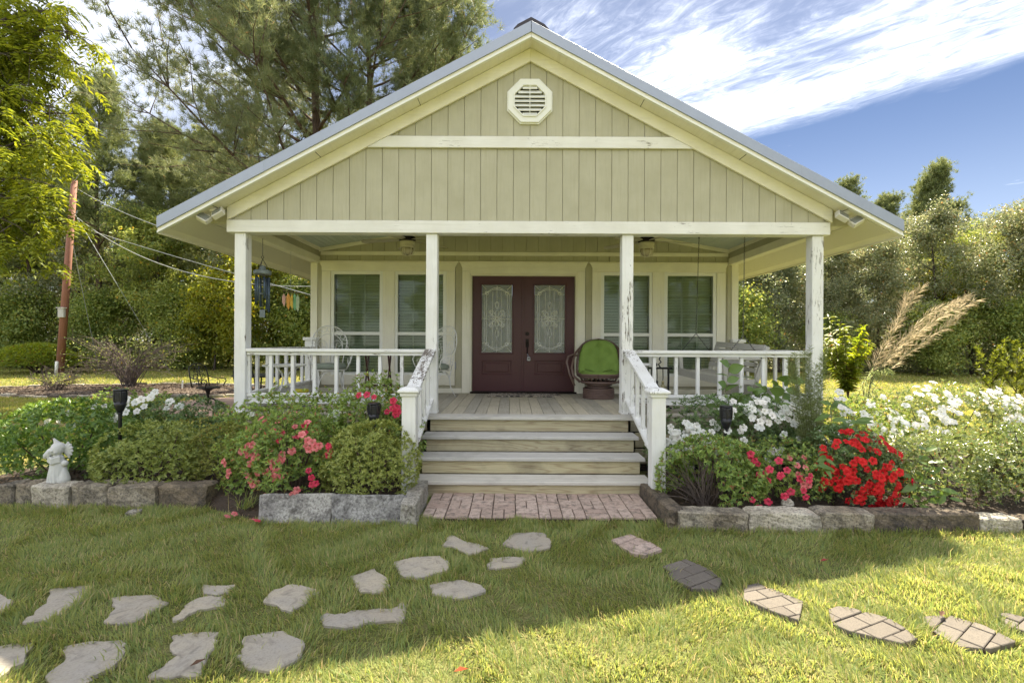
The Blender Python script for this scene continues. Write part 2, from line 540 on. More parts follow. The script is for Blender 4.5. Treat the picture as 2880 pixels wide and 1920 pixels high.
# ---- gable siding: one board at a time, 8 inch grooves
ZB0, ZB1 = 2.925, 3.075        # beam
ZT0, ZT1 = 3.977, 4.118        # belt trim
GR = 0.2025
def siding(x0, x1, z0, z1, y, cutf=None, name='siding_board', off=0.0, holes=()):
    k0 = math.floor((x0 - XC - off) / GR) - 1
    k = k0
    while XC + off + k * GR < x1:
        a, b = max(x0, XC + off + k * GR), min(x1, XC + off + (k + 1) * GR)
        k += 1
        if b - a < 0.012: continue
        spans = [(z0, z1)]
        for hx0, hx1, hz0, hz1 in holes:
            if a < hx1 and b > hx0:
                spans = [q for s in spans for q in ((s[0], min(s[1], hz0)), (max(s[0], hz1), s[1])) if q[1] - q[0] > 0.01]
        for s0, s1 in spans:
            poly = [(a + 0.0025, s0), (b - 0.0025, s0), (b - 0.0025, s1), (a + 0.0025, s1)]
            if cutf:
                for L in cutf: poly = clip_poly(poly, *L)
            if len(poly) < 3: continue
            MB().prism(poly, y - 0.006, y + 0.010).build(name, m_sage, H, bevel=0.0025)
# rake lines: z <= ZA - 0.02 - SL*|x-XC|
cut = [(SL, 1, ZA - 0.02 + SL * XC), (-SL, 1, ZA - 0.02 - SL * XC)]
siding(XC - 3.75, XC + 3.75, ZB1 - 0.02, ZT0 + 0.03, YF + 0.015, cut)
siding(XC - 2.2, XC + 2.2, ZT0 + 0.035, ZA, YF + 0.015, cut)
# sheet behind the grooves
pb = [(XC - 3.95, ZB1 - 0.03), (XC + 3.95, ZB1 - 0.03), (XC + 3.95, zs(XC + 3.95) - 0.0), (XC, ZA - 0.002), (XC - 3.95, zs(XC - 3.95))]
MB().prism(pb, YF + 0.024, YF + 0.05).build('gable_sheathing', m_sage, H)
# ---- rake trim, belt, beam
for sg in (-1, 1):
    x1 = XC + sg * 3.72
    poly = [(XC, ZA - 0.003), (XC, ZA - 0.165), (x1, zs(x1) - 0.165), (x1, zs(x1) - 0.003)]
    # end is cut upright on the beam
    poly = clip_poly(poly, 0, -1, -ZB1 - 0.002)
    MB().prism(poly, YF - 0.030, YF + 0.004).build('rake_trim', m_trimx, H, bevel=0.004)
xb = (ZA - 0.165 - ZT0) / SL; xt = (ZA - 0.165 - ZT1) / SL
MB().prism([(XC - xb + 0.004, ZT0), (XC + xb - 0.004, ZT0), (XC + xt - 0.004, ZT1), (XC - xt + 0.004, ZT1)], YF - 0.026, YF + 0.004).build('belt_trim', m_beam, H, bevel=0.004)
hb('front_beam', m_beam, -3.51, 3.90, YF - 0.034, YF + 0.13, ZB0, ZB1)
# ---- octagonal louvre vent
vc = (XC - 0.005, 4.553)
def octo(r): return [(vc[0] + r / math.cos(math.pi / 8) * math.cos(math.pi / 8 + k * math.pi / 4), vc[1] + r / math.cos(math.pi / 8) * math.sin(math.pi / 8 + k * math.pi / 4)) for k in range(8)]
def ring(name, r0, r1, y0, y1, m, par):
    a, b = octo(r0), octo(r1)
    mb = MB()
    for k in range(8):
        k2 = (k + 1) % 8
        mb.prism([a[k], a[k2], b[k2], b[k]], y0, y1)
    return mb.build(name, m, par, bevel=0.0)
vent = ring('gable_vent', 0.278, 0.262, YF - 0.012, YF + 0.008, m_vinyl, H)
ring('vent_frame', 0.262, 0.198, YF - 0.036, YF + 0.008, m_vinyl, vent)
ring('vent_lip', 0.198, 0.185, YF - 0.050, YF + 0.008, m_vinyl, vent)
MB().prism(octo(0.186), YF + 0.002, YF + 0.006).build('vent_backing', m_dark, vent)
for k in range(7):
    zc = vc[1] + 0.160 - k * 0.0533
    hw = min(0.184, 0.262 - abs(zc - vc[1]) - 0.012)
    M = Matrix.Translation((vc[0], YF - 0.030, zc)) @ Matrix.Rotation(rad(52), 4, 'X')
    MB().box(-hw, hw, -0.033, 0.033, -0.0035, 0.0035, M).build('louvre', m_vinyl, vent)
hb('vent_mullion', m_vinyl, vc[0] - 0.005, vc[0] + 0.005, YF - 0.056, YF - 0.050, vc[1] - 0.18, vc[1] + 0.18, vent, 0)

# ---- roof
m_roof = NT('metal_roof'); _v = m_roof.coords(); _n = m_roof.noise(_v, 2.5, 5)
m_roof.col(m_roof.mix(_n, (0.40, 0.42, 0.45), (0.52, 0.55, 0.58))); m_roof.rough(0.42); m_roof.b.inputs['Metallic'].default_value = 0.7
m_roof = m_roof.m
YR = YF - OH
TH = 0.165
for sg in (-1, 1):
    xe = XC + sg * HWR
    # decking and soffit
    poly = [(XC, ZA), (xe, zs(xe)), (xe, zs(xe) + 0.10), (XC, ZA + 0.10)]
    MB().prism(poly, YR + 0.035, YE + 0.3).build('soffit', m_soffit, H)
    # metal panels with raised ribs
    npan = 11
    Lp = (YE + 0.3 - YR) / npan
    for k in range(npan):
        y0 = YR + 0.02 + k * Lp
        mb = MB()
        mb.prism([(XC, ZA + 0.152), (xe + sg * 0.03, zs(xe + sg * 0.03) + 0.152), (xe + sg * 0.03, zs(xe + sg * 0.03) + 0.158), (XC, ZA + 0.158)], y0, y0 + Lp - 0.004)
        mb.prism([(XC, ZA + 0.158), (xe + sg * 0.03, zs(xe + sg * 0.03) + 0.158), (xe + sg * 0.03, zs(xe + sg * 0.03) + 0.180), (XC, ZA + 0.180)], y0 + 0.02, y0 + 0.05)
        mb.build('roof_panel', m_roof, H)
    # rake metal (two lengths with a lap), beige fascia, white strip
    def rk(name, m, za, zb_, y0, y1, xa, xb_):
        p = [(xa, zs(xa) + za), (xb_, zs(xb_) + za), (xb_, zs(xb_) + zb_), (xa, zs(xa) + zb_)]
        return MB().prism(p, y0, y1).build(name, m, H, bevel=0.002)
    xm = XC + sg * (3.15 if sg < 0 else 3.20)
    rk('rake_metal', m_galv, 0.050, 0.180, YR - 0.012, YR + 0.030, XC + sg * 0.003, xm)
    rk('rake_metal', m_galv, 0.048, 0.182, YR - 0.014, YR + 0.028, xm - sg * 0.004, xe)
    rk('fascia', m_trimx, 0.012, 0.052, YR + 0.004, YR + 0.034, XC + sg * 0.002, xe)
    rk('fascia_strip', m_vinyl, -0.012, 0.013, YR - 0.010, YR + 0.034, XC + sg * 0.002, xe)
    # eave fascia along the side
    MB().box(xe - 0.012, xe + 0.012, YR + 0.036, YE + 0.28, zs(xe) - 0.015, zs(xe) + 0.135).build('eave_fascia', m_trimy, H)
    # perforated vent strip in the soffit
    t = MATS.get('soffit_vent')
    if t is None:
        q = NT('soffit_vent'); vv = q.coords((1, 1, 1), jitter=False)
        wv = q.N('ShaderNodeTexWave', wave_type='BANDS', bands_direction='Y', i_Scale=14.0); q.link(vv, wv.inputs['Vector'])
        q.col(q.mix(q.ramp(wv.outputs['Fac'], [(0.25, 0.0), (0.5, 1.0)]), (0.42, 0.40, 0.33), CREAM)); q.rough(0.6); t = q.m
    xa, xb2 = XC + sg * 4.02, XC + sg * 4.30
    MB().prism([(xa, zs(xa) - 0.006), (xb2, zs(xb2) - 0.006), (xb2, zs(xb2) + 0.004), (xa, zs(xa) + 0.004)], YR + 0.06, YE).build('soffit_vent_strip', t, H)
    for k in range(3):
        xs = XC + sg * (1.35 + k * 1.22)
        MB().prism([(xs, zs(xs) - 0.0025), (xs + 0.005, zs(xs + .005) - 0.0025), (xs + 0.005, zs(xs + .005) + 0.004), (xs, zs(xs) + 0.004)], YR + 0.036, YF).build('soffit_seam', m_dark, H)
MB().prism([(XC - 0.21, zs(XC - 0.21) + 0.215), (XC, ZA + 0.215), (XC + 0.21, zs(XC + 0.21) + 0.215), (XC + 0.21, zs(XC + 0.21) + 0.235), (XC + 0.16, zs(XC + 0.16) + 0.262), (XC, ZA + 0.262), (XC - 0.16, zs(XC - 0.16) + 0.262), (XC - 0.21, zs(XC - 0.21) + 0.235)], YR + 0.05, YE + 0.3).build('ridge_cap', m_simple('dark_ridge_metal', (0.05, 0.045, 0.05), 0.5, 0.5), H)

# ---- posts
PX = (-3.36, -0.996, 1.425, 3.772)
PW = 0.14
for i, x in enumerate(PX):
    p = hb('post', m_postp if i in (2, 3) else m_post, x - PW / 2, x + PW / 2, YF, YF + PW, ZD + 0.012 if i in (1, 2) else ZD - 0.02, ZB0 - 0.002, None, 0.006)
    for q in range(1):
        hb('post_foot', m_post, x - PW / 2 - 0.006, x + PW / 2 + 0.006, YF - 0.006, YF + PW + 0.006, ZD + 0.001, ZD + 0.02, p, 0.002)
# side headers of the porch: cream beam with a strip of siding above
XL, XR = PX[0], PX[3]
ZCE = 3.185                 # porch ceiling at its low edge
for sg, x in ((-1, XL), (1, XR)):
    hb('side_beam', m_trimy, x - 0.07, x + 0.07, YF + 0.14, YW - 0.005, ZB0, 3.035)
    hb('side_header', m_sage, x - 0.055, x + 0.055, YF + 0.14, YW - 0.005, 3.037, ZCE + 0.03)
    xi = x - sg * 0.057
    hb('ceiling_trim', m_trimy, min(xi, xi - sg * 0.022), max(xi, xi - sg * 0.022), YF + 0.14, YW - 0.03, ZCE - 0.055, ZCE + 0.015)
# ---- porch ceiling, beadboard in narrow boards, low vault
m_ceil = NT('haint_blue_ceiling'); vv = m_ceil.coords(jitter=True)
m_ceil.col(m_ceil.mix(m_ceil.noise(vv, 8, 4), (0.52, 0.58, 0.54), (0.60, 0.66, 0.61))); m_ceil.rough(0.6); m_ceil = m_ceil.m
VS = 0.172
for sg in (-1, 1):
    n = 40
    x_in, x_out = XC, (XL + 0.05 if sg < 0 else XR - 0.05)
    for k in range(n):
        a = x_out + (x_in - x_out) * k / n; b = x_out + (x_in - x_out) * (k + 1) / n
        za, zb_ = ZCE + VS * abs(a - x_out), ZCE + VS * abs(b - x_out)
        e = 0.004 * (1 if b > a else -1)
        MB().prism([(a + e, za), (b - e, zb_), (b - e, zb_ + 0.016), (a + e, za + 0.016)], YF + 0.06, YW).build('ceiling_board', m_ceil, H)
    MB().prism([(x_out, ZCE + 0.012), (x_in, ZCE + 0.012 + VS * abs(x_in - x_out)), (x_in, ZCE + 0.04 + VS * abs(x_in - x_out)), (x_out, ZCE + 0.04)], YF + 0.055, YW).build('ceiling_sheet', m_ceil, H)
    # sloping trim where the vault meets the wall
    MB().prism([(x_out, ZCE - 0.065), (x_in, ZCE - 0.065 + VS * abs(x_in - x_out)), (x_in, ZCE - 0.002 + VS * abs(x_in - x_out)), (x_out, ZCE - 0.002)], YW - 0.026, YW - 0.010).build('vault_trim', m_trimx, H, bevel=0.003)

# ---- front wall behind the porch
XWL, XWR = XC - 3.66 + 0.0, XC + 3.66
DX = 0.195
def cas(px): return (px - 1440) / 164.05
WINS = []
for mir in (0, 1):
    for a, b, ga, gb in ((931, 1077, 940, 1068), (1111, 1256, 1119, 1246)):
        v = [cas(q) for q in (a, b, ga, gb)]
        if mir: v = [2 * DX - v[1], 2 * DX - v[0], 2 * DX - v[3], 2 * DX - v[2]]
        WINS.append(v)
holes = [(v[0] + .01, v[1] - .01, 1.03, 2.78) for v in WINS] + [(-0.70, 1.09, 0.5, 2.73)]
siding(XWL + 0.11, XWR - 0.11, ZD, 3.9, YW, [(VS, 1, ZCE + 0.02 + VS * XR), (-VS, 1, ZCE + 0.02 - VS * XL)], holes=holes, off=0.03)
# sheathing in pieces round the openings
def sheath(x0, x1, z0, z1): hb('wall_sheathing', m_sage, x0, x1, YW + 0.008, YW + 0.14, z0, z1, None, 0)
xs = sorted([(v[0], v[1], 1.03, 2.78) for v in WINS] + [(-0.695, 1.085, 0.0, 2.728)])
cur = XWL + 0.005
for x0, x1, z0, z1 in xs:
    sheath(cur, x0 + 0.012, 0.0, 3.9)
    if z0 > 0.1: sheath(x0 + 0.012, x1 - 0.012, 0.0, z0 + 0.01)
    sheath(x0 + 0.012, x1 - 0.012, z1 - 0.01, 3.9)
    cur = x1 - 0.012
sheath(cur, XWR - 0.005, 0.0, 3.9)
hb('corner_board', m_trimz, XWL, XWL + 0.115, YW - 0.022, YW + 0.1, ZD + 0.003, ZB0 + 0.1)
hb('corner_board', m_trimz, XWR - 0.115, XWR, YW - 0.022, YW + 0.1, ZD + 0.003, ZB0 + 0.1)
for x in (XWL + 0.03, XWR - 0.03):      # half post with a cap where the side rail ends
    hp = hb('half_post', m_post, x - 0.09, x + 0.09, YW - 0.10, YW - 0.024, ZD, 1.60)
    hb('half_post_cap', m_post, x - 0.115, x + 0.115, YW - 0.125, YW - 0.024, 1.602, 1.655, hp)
hb('wall_trim', m_trimx, XL + 0.08, XR - 0.08, YW - 0.024, YW - 0.008, 3.065, 3.128)
# base boards between the door and the corners
for x0, x1 in ((XWL + 0.115, -0.856), (1.252, XWR - 0.115)):
    hb('base_board', m_trimx, x0, x1, YW - 0.028, YW - 0.006, ZD + 0.003, ZD + 0.085)
# window casings
for mir in (0, 1):
    a, b = cas(906), cas(1280)
    a2, b2 = cas(899), cas(1287)
    if mir: a, b, a2, b2 = 2 * DX - b, 2 * DX - a, 2 * DX - b2, 2 * DX - a2
    ww = sorted(WINS[mir * 2:mir * 2 + 2])
    zt, zb_, zw1, zw0 = 2.79, 0.845, 2.79, 1.02
    hd = MB().prism([(a, 2.745 + 0.045), (b, 2.79), (b, 2.86), (b2, 2.945), (a2, 2.945), (a, 2.86)], YW - 0.040, YW - 0.007).build('window_header', m_trimx, H, bevel=0.004)
    hb('header_cap', m_trimx, a2 - 0.012, b2 + 0.012, YW - 0.055, YW - 0.007, 2.946, 2.962, hd, 0.003)
    for x0, x1 in ((a, ww[0][0]), (ww[0][1], ww[1][0]), (ww[1][1], b)):
        hb('window_casing', m_trimz, x0 + 0.001, x1 - 0.001, YW - 0.034, YW - 0.007, zw0, zt - 0.001)
    hb('window_apron', m_trimx, a, b, YW - 0.034, YW - 0.007, zb_, zw0 - 0.001)
# ---- windows
m_glass = NT('window_glass')
gl = m_glass.N('ShaderNodeBsdfGlossy'); gl.inputs['Roughness'].default_value = 0.02
tr = m_glass.N('ShaderNodeBsdfTransparent'); tr.inputs[0].default_value = (0.78, 0.83, 0.76, 1)
fr = m_glass.N('ShaderNodeFresnel'); fr.inputs['IOR'].default_value = 1.45
mx = m_glass.N('ShaderNodeMixShader')
m_glass.link(fr.outputs[0], mx.inputs[0]); m_glass.link(tr.outputs[0], mx.inputs[1]); m_glass.link(gl.outputs[0], mx.inputs[2])
m_glass.link(mx.outputs[0], m_glass.n['Material Output'].inputs[0]); m_glass = m_glass.m
m_slat = m_simple('blind_slat', (0.80, 0.82, 0.74), 0.5, var=0.03)
WHERE = ['window nearest the wind chime', 'window behind the white wire chair beside the doors', 'window farthest from the doors on the swing side', 'window behind the green rattan chair']
order = [0, 1, 3, 2]
slat_me = None
for i, (x0, x1, g0, g1) in enumerate(WINS):
    zl0, zl1, zu0, zu1 = 1.063, 1.698, 1.752, 2.734
    mb = MB()
    mb.box(x0, g0, YW - 0.020, YW + 0.07, 1.02, 2.789).box(g1, x1, YW - 0.020, YW + 0.07, 1.02, 2.789)
    mb.box(g0, g1, YW - 0.018, YW + 0.07, zu1, 2.789).box(g0, g1, YW - 0.022, YW + 0.07, 1.02, zl0)
    wob = mb.build('window', m_vinyl, H)
    hb('meeting_rail', m_vinyl, g0, g1, YW - 0.012, YW + 0.05, zl1, zu0, wob, 0.003)
    for k in (1, 2):
        xm = g0 + (g1 - g0) * k / 3
        hb('muntin', m_vinyl, xm - 0.009, xm + 0.009, YW + 0.018, YW + 0.026, zu0, zu1, wob, 0)
        hb('muntin', m_vinyl, xm - 0.009, xm + 0.009, YW + 0.018, YW + 0.026, zl0, zl1, wob, 0)
        zm = zu0 + (zu1 - zu0) * k / 3
        hb('muntin', m_vinyl, g0, g1, YW + 0.019, YW + 0.0265, zm - 0.009, zm + 0.009, wob, 0)
    zm = (zl0 + zl1) / 2
    hb('muntin', m_vinyl, g0, g1, YW + 0.019, YW + 0.0265, zm - 0.009, zm + 0.009, wob, 0)
    hb('pane', m_glass, g0, g1, YW + 0.010, YW + 0.014, zu0, zu1, wob, 0)
    hb('pane', m_glass, g0, g1, YW + 0.010, YW + 0.014, zl0, zl1, wob, 0)
    bl = thing('window_blind', 'pale horizontal slat blind hanging inside the ' + WHERE[i], 'window blind', ((g0 + g1) / 2, YW + 0.11, 1.04), 'window blinds')
    z = 1.06
    while z < 2.70:
        M = Matrix.Rotation(rad(-58), 4, 'X')
        if slat_me is None:
            slat_me = MB().box(-(g1 - g0) / 2 + 0.004, (g1 - g0) / 2 - 0.004, -0.025, 0.025, -0.0015, 0.0015, M).mesh('slat')
        place('slat', slat_me, m_slat, ((g0 + g1) / 2, YW + 0.115, z), bl)
        z += 0.0495
    MB().box(g0 + 0.005, g1 - 0.005, YW + 0.085, YW + 0.135, 2.72, 2.765).build('head_rail', m_slat, bl)
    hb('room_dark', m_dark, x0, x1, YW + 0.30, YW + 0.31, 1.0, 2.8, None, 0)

# ---- double doors
m_door = NT('burgundy_door'); vv = m_door.coords(axis_scale('z', 1.2, 25))
m_door.col(m_door.mix(m_door.noise(vv, 3, 4), (0.050, 0.0095, 0.0140), (0.074, 0.0150, 0.0205))); m_door.rough(0.38); m_door.bump(m_door.noise(vv, 3, 4), 0.15, 0.002); m_door = m_door.m
m_dglass = NT('leaded_glass'); vv = m_dglass.coords()
gl = m_dglass.N('ShaderNodeBsdfGlossy'); gl.inputs['Roughness'].default_value = 0.06; gl.inputs[0].default_value = (0.80, 0.85, 0.80, 1)
df = m_dglass.N('ShaderNodeBsdfPrincipled'); df.inputs['Base Color'].default_value = (0.030, 0.034, 0.026, 1); df.inputs['Roughness'].default_value = 0.25
bp = m_dglass.N('ShaderNodeBump', i_Strength=0.55, i_Distance=0.02); m_dglass.link(m_dglass.noise(vv, 30, 3, 0.6, 1.5), bp.inputs['Height'])
m_dglass.link(bp.outputs[0], gl.inputs['Normal'])
mx = m_dglass.N('ShaderNodeMixShader'); mx.inputs[0].default_value = 0.16
m_dglass.link(df.outputs[0], mx.inputs[1]); m_dglass.link(gl.outputs[0], mx.inputs[2]); m_dglass.link(mx.outputs[0], m_dglass.n['Material Output'].inputs[0]); m_dglass = m_dglass.m
m_came = m_simple('bright_came', (0.75, 0.75, 0.68), 0.4, 0.1, 0.1)
DZ0, DZ1 = 0.745, 2.722
XS = 0.183
YD = YW + 0.035
for side, (x0, x1, g0, g1) in enumerate(((-0.690, XS - 0.003, -0.524, 0.0), (XS + 0.003, 1.080, 0.384, 0.908))):
    gz0, gz1, pz0, pz1 = 1.407, 2.573, 1.02, 1.283
    mb = MB()
    mb.box(x0, g0, YD, YD + 0.045, DZ0, DZ1).box(g1, x1, YD, YD + 0.045, DZ0, DZ1)
    mb.box(g0, g1, YD, YD + 0.045, gz1, DZ1).box(g0, g1, YD, YD + 0.045, pz1, gz0).box(g0, g1, YD, YD + 0.045, DZ0, pz0)
    mb.box(g0, g1, YD + 0.018, YD + 0.04, pz0, pz1)
    dr = mb.build('door', m_door, H)
    # mouldings
    def frame_mb(a, b, c, d, wdt, y0, y1):
        q = MB()
        q.box(a - wdt, b + wdt, y0, y1, d, d + wdt).box(a - wdt, b + wdt, y0, y1, c - wdt, c)
        q.box(a - wdt, a, y0, y1, c, d).box(b, b + wdt, y0, y1, c, d)
        return q
    frame_mb(g0, g1, gz0, gz1, 0.026, YD - 0.012, YD + 0.01).build('glass_moulding', m_door, dr, bevel=0.005)
    frame_mb(g0 + 0.02, g1 - 0.02, pz0 + 0.02, pz1 - 0.02, 0.024, YD + 0.001, YD + 0.02).build('panel_moulding', m_door, dr, bevel=0.006)
    hb('raised_panel', m_door, g0 + 0.055, g1 - 0.055, YD + 0.004, YD + 0.02, pz0 + 0.055, pz1 - 0.055, dr, 0.010)
    hb('pane', m_dglass, g0 + 0.002, g1 - 0.002, YD + 0.014, YD + 0.024, gz0 + 0.002, gz1 - 0.002, dr, 0)
    # leaded pattern
    cx, wg, hg = (g0 + g1) / 2, (g1 - g0) / 2, (gz1 - gz0)
    zc = (gz0 + gz1) / 2
    def L(u, v): return Vector((cx + u * wg, YD + 0.012, zc + v * hg / 2))
    lines = []
    for s in (-1, 1):
        lines += [[L(s * 0.80, -0.72), L(s * 0.80, 0.72)], [L(s * 0.68, -0.72), L(s * 0.68, 0.72)]]
        lines += [[L(s * 0.29, -0.82), L(s * 0.29, 0.80)]]
        for t_ in (-1, 1):
            lines += [[L(s, t_), L(s * 0.68, t_ * 0.86)], [L(s * 0.98, t_ * 0.72), L(s * 0.80, t_ * 0.72)]]
        lines += [[L(s, 0.0), L(s * 0.55, 0.0)]]
    lines += [[L(0, 0.98), L(0, 0.42)], [L(0, -0.52), L(0, -0.98)]]
    arcs = []
    for t_ in (-1, 1):
        arcs.append([L(u, t_ * (0.72 + 0.15 * math.cos(u / 0.8 * math.pi / 2))) for u in np.linspace(-0.8, 0.8, 13)])
        arcs.append([L(u, t_ * (0.72 + 0.20 * math.cos(u / 0.8 * math.pi / 2))) for u in np.linspace(-0.8, 0.8, 13)])
        for s in (-1, 1):
            arcs.append([L(s * (0.66 + 0.11 * math.cos(a)), t_ * (0.755 + 0.05 * math.sin(a))) for a in np.linspace(0, 2 * math.pi, 11)])
    def petal(u, v, ang, ln, wd_):
        pts = []
        for a in np.linspace(0, 2 * math.pi, 13):
            p, q = ln * (0.5 - 0.5 * math.cos(a)), wd_ * math.sin(a) * (0.5 - 0.3 * math.cos(a))
            pts.append(L(u + (p * math.cos(ang) - q * math.sin(ang)) * 1.0, v + (p * math.sin(ang) + q * math.cos(ang)) * 0.45))
        return pts
    for s in (-1, 1):
        arcs += [petal(0.05 * s, 0.03, rad(90 - s * 38), 0.62, 0.20), petal(0.05 * s, -0.03, rad(-90 + s * 38), 0.62, 0.20)]
        arcs += [petal(0.06 * s, 0.0, rad(90 - s * 72), 0.5, 0.2), petal(0.06 * s, 0.0, rad(-90 + s * 72), 0.5, 0.2)]
        arcs += [petal(0.26 * s, 0.14, rad(90 - s * 60), 0.30, 0.16), petal(0.26 * s, -0.14, rad(-90 + s * 60), 0.30, 0.16)]
    arcs += [petal(0, 0.03, rad(90), 0.45, 0.20), petal(0, -0.03, rad(-90), 0.45, 0.20), petal(0, 0.28, rad(90), 0.48, 0.20), petal(0, -0.26, rad(-90), 0.62, 0.22)]
    mb = MB()
    for ln in lines: mb.tube(ln, 0.0035, 4)
    mb.build('came_bars', m_came, dr)
    mb = MB()
    for ar in arcs: mb.tube(ar, 0.0052, 4, cap=False)
    mb.build('came_medallion', m_came, dr)
    if side:
        MB().tube([(0.262, YD - 0.025, 1.734), (0.262, YD + 0.002, 1.734)], [0.030, 0.034], 16).build('deadbolt', m_bronze, dr, bevel=0.004)
        mb = MB(); mb.box(0.235, 0.289, YD - 0.012, YD + 0.001, 1.50, 1.645)
        hd = mb.build('handle_plate', m_bronze, dr, bevel=0.008)
        MB().tube([(0.262, YD - 0.01, 1.60), (0.262, YD - 0.055, 1.585), (0.262, YD - 0.065, 1.50), (0.262, YD - 0.055, 1.40), (0.262, YD - 0.005, 1.385)], 0.010, 8).build('handle', m_bronze, dr, smooth=True)
    else:
        hb('astragal', m_door, XS - 0.024, XS + 0.02, YD - 0.014, YD - 0.001, DZ0, DZ1, dr, 0.004)
# door frame and casing
for x0, x1 in ((-0.716, -0.693), (1.083, 1.106)):
    hb('door_jamb', m_trimz, x0, x1, YW - 0.03, YW + 0.10, ZD + 0.004, 2.75)
hb('door_jamb', m_trimx, -0.715, 1.105, YW - 0.029, YW + 0.10, 2.724, 2.75)
for x0, x1 in ((-0.854, -0.717), (1.107, 1.245)):
    hb('door_casing', m_trimz, x0, x1, YW - 0.042, YW - 0.007, ZD + 0.004, 2.80)
dh = MB().prism([(-0.854, 2.802), (-0.717, 2.802), (-0.717, 2.751), (1.107, 2.751), (1.107, 2.802), (1.245, 2.802), (1.245, 2.85), (1.285, 2.945), (-0.894, 2.945), (-0.854, 2.85)], YW - 0.044, YW - 0.007).build('door_header', m_trimx, H, bevel=0.003)
hb('header_cap', m_trimx, -0.906, 1.297, YW - 0.062, YW - 0.007, 2.946, 2.962, dh, 0.003)
hb('threshold', m_bronze, -0.716, 1.106, YW - 0.05, YW + 0.08, ZD + 0.003, ZD + 0.032)
hb('wall_outlet', m_simple('grey_outlet', (0.30, 0.31, 0.32), 0.5), -1.03 + 0.0, -0.955, YW - 0.03, YW - 0.006, 1.125, 1.245)
# side and back walls of the house
for x0, x1 in ((XWL, XWL + 0.1), (XWR - 0.1, XWR)):
    hb('side_wall', m_sage, x0, x1, YW + 0.14, YE, 0.0, zs(x0) - 0.02 if x0 < 0 else zs(x1) - 0.02, None, 0)
hb('back_wall', m_sage, XWL, XWR, YE - 0.1, YE - 0.002, 0.0, 3.1, None, 0)

# ---- deck
n = 0
x = XL - 0.09
BW = 0.1425
deck_me = {}
while x < XR + 0.08:
    y0 = 5.935 if -1.06 < x < 1.40 else YF - 0.03
    mbk = round(y0, 3)
    if mbk not in deck_me:
        deck_me[mbk] = MB().box(-BW / 2 + 0.0022, BW / 2 - 0.0022, 0, YW - y0, -0.028, 0).mesh('deck_board', bevel=0.003)
    place('deck_board', deck_me[mbk], m_deck, (x + BW / 2, y0, ZD + R.uniform(-0.0008, 0.0012)), H)
    x += BW
hb('deck_nosing', m_tread, -1.035, 1.455, 5.70, 5.932, ZD - 0.036, ZD + 0.001, None, 0.005)
hb('rim_joist', m_riser, XL - 0.06, -1.04, YF - 0.026, YF + 0.012, 0.50, ZD - 0.03)
hb('rim_joist', m_riser, 1.46, XR + 0.06, YF - 0.026, YF + 0.012, 0.50, ZD - 0.03)
for x in (XL - 0.08, XR + 0.06):
    hb('rim_joist', m_riser, x, x + 0.038, YF + 0.013, YW + 0.14, 0.50, ZD - 0.03)
for x0, x1 in ((XL - 0.06, -1.1), (1.52, XR + 0.06)):
    for z0 in (0.10, 0.30):
        hb('skirt_board', m_riser, x0, x1, YF - 0.012, YF + 0.012, z0, z0 + 0.185)
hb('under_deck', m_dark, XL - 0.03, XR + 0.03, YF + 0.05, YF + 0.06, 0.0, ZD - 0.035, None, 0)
# ---- steps
RISE, RUN = ZD / 4, 0.265
SX0, SX1 = XC - 1.225, XC + 1.225
T0 = 5.705
for k in range(1, 4):
    zt = ZD - k * RISE
    yf = T0 - k * RUN
    hb('tread', m_tread, SX0, SX1, yf, yf + RUN + 0.018, zt - 0.038, zt, None, 0.006)
for k in range(4):
    zt = ZD - k * RISE
    yr = T0 - k * RUN + 0.035
    hb('riser', m_riser, SX0 + 0.05, SX1 - 0.05, yr, yr + 0.03, zt - RISE + 0.001 if k < 3 else 0.0, zt - 0.039, None, 0.003)
for x in (SX0 + 0.05, SX1 - 0.09):
    MB().prism([(T0 + 0.2, 0.0), (T0 + 0.2, ZD - 0.04)] + [q for k in range(4) for q in ((T0 - k * RUN + 0.067, ZD - k * RISE - 0.04), (T0 - k * RUN + 0.067, ZD - (k + 1) * RISE - 0.04 if k < 3 else 0.0))], x + 0.001, x + 0.037, 'yzx').build('stringer', m_riser, H)
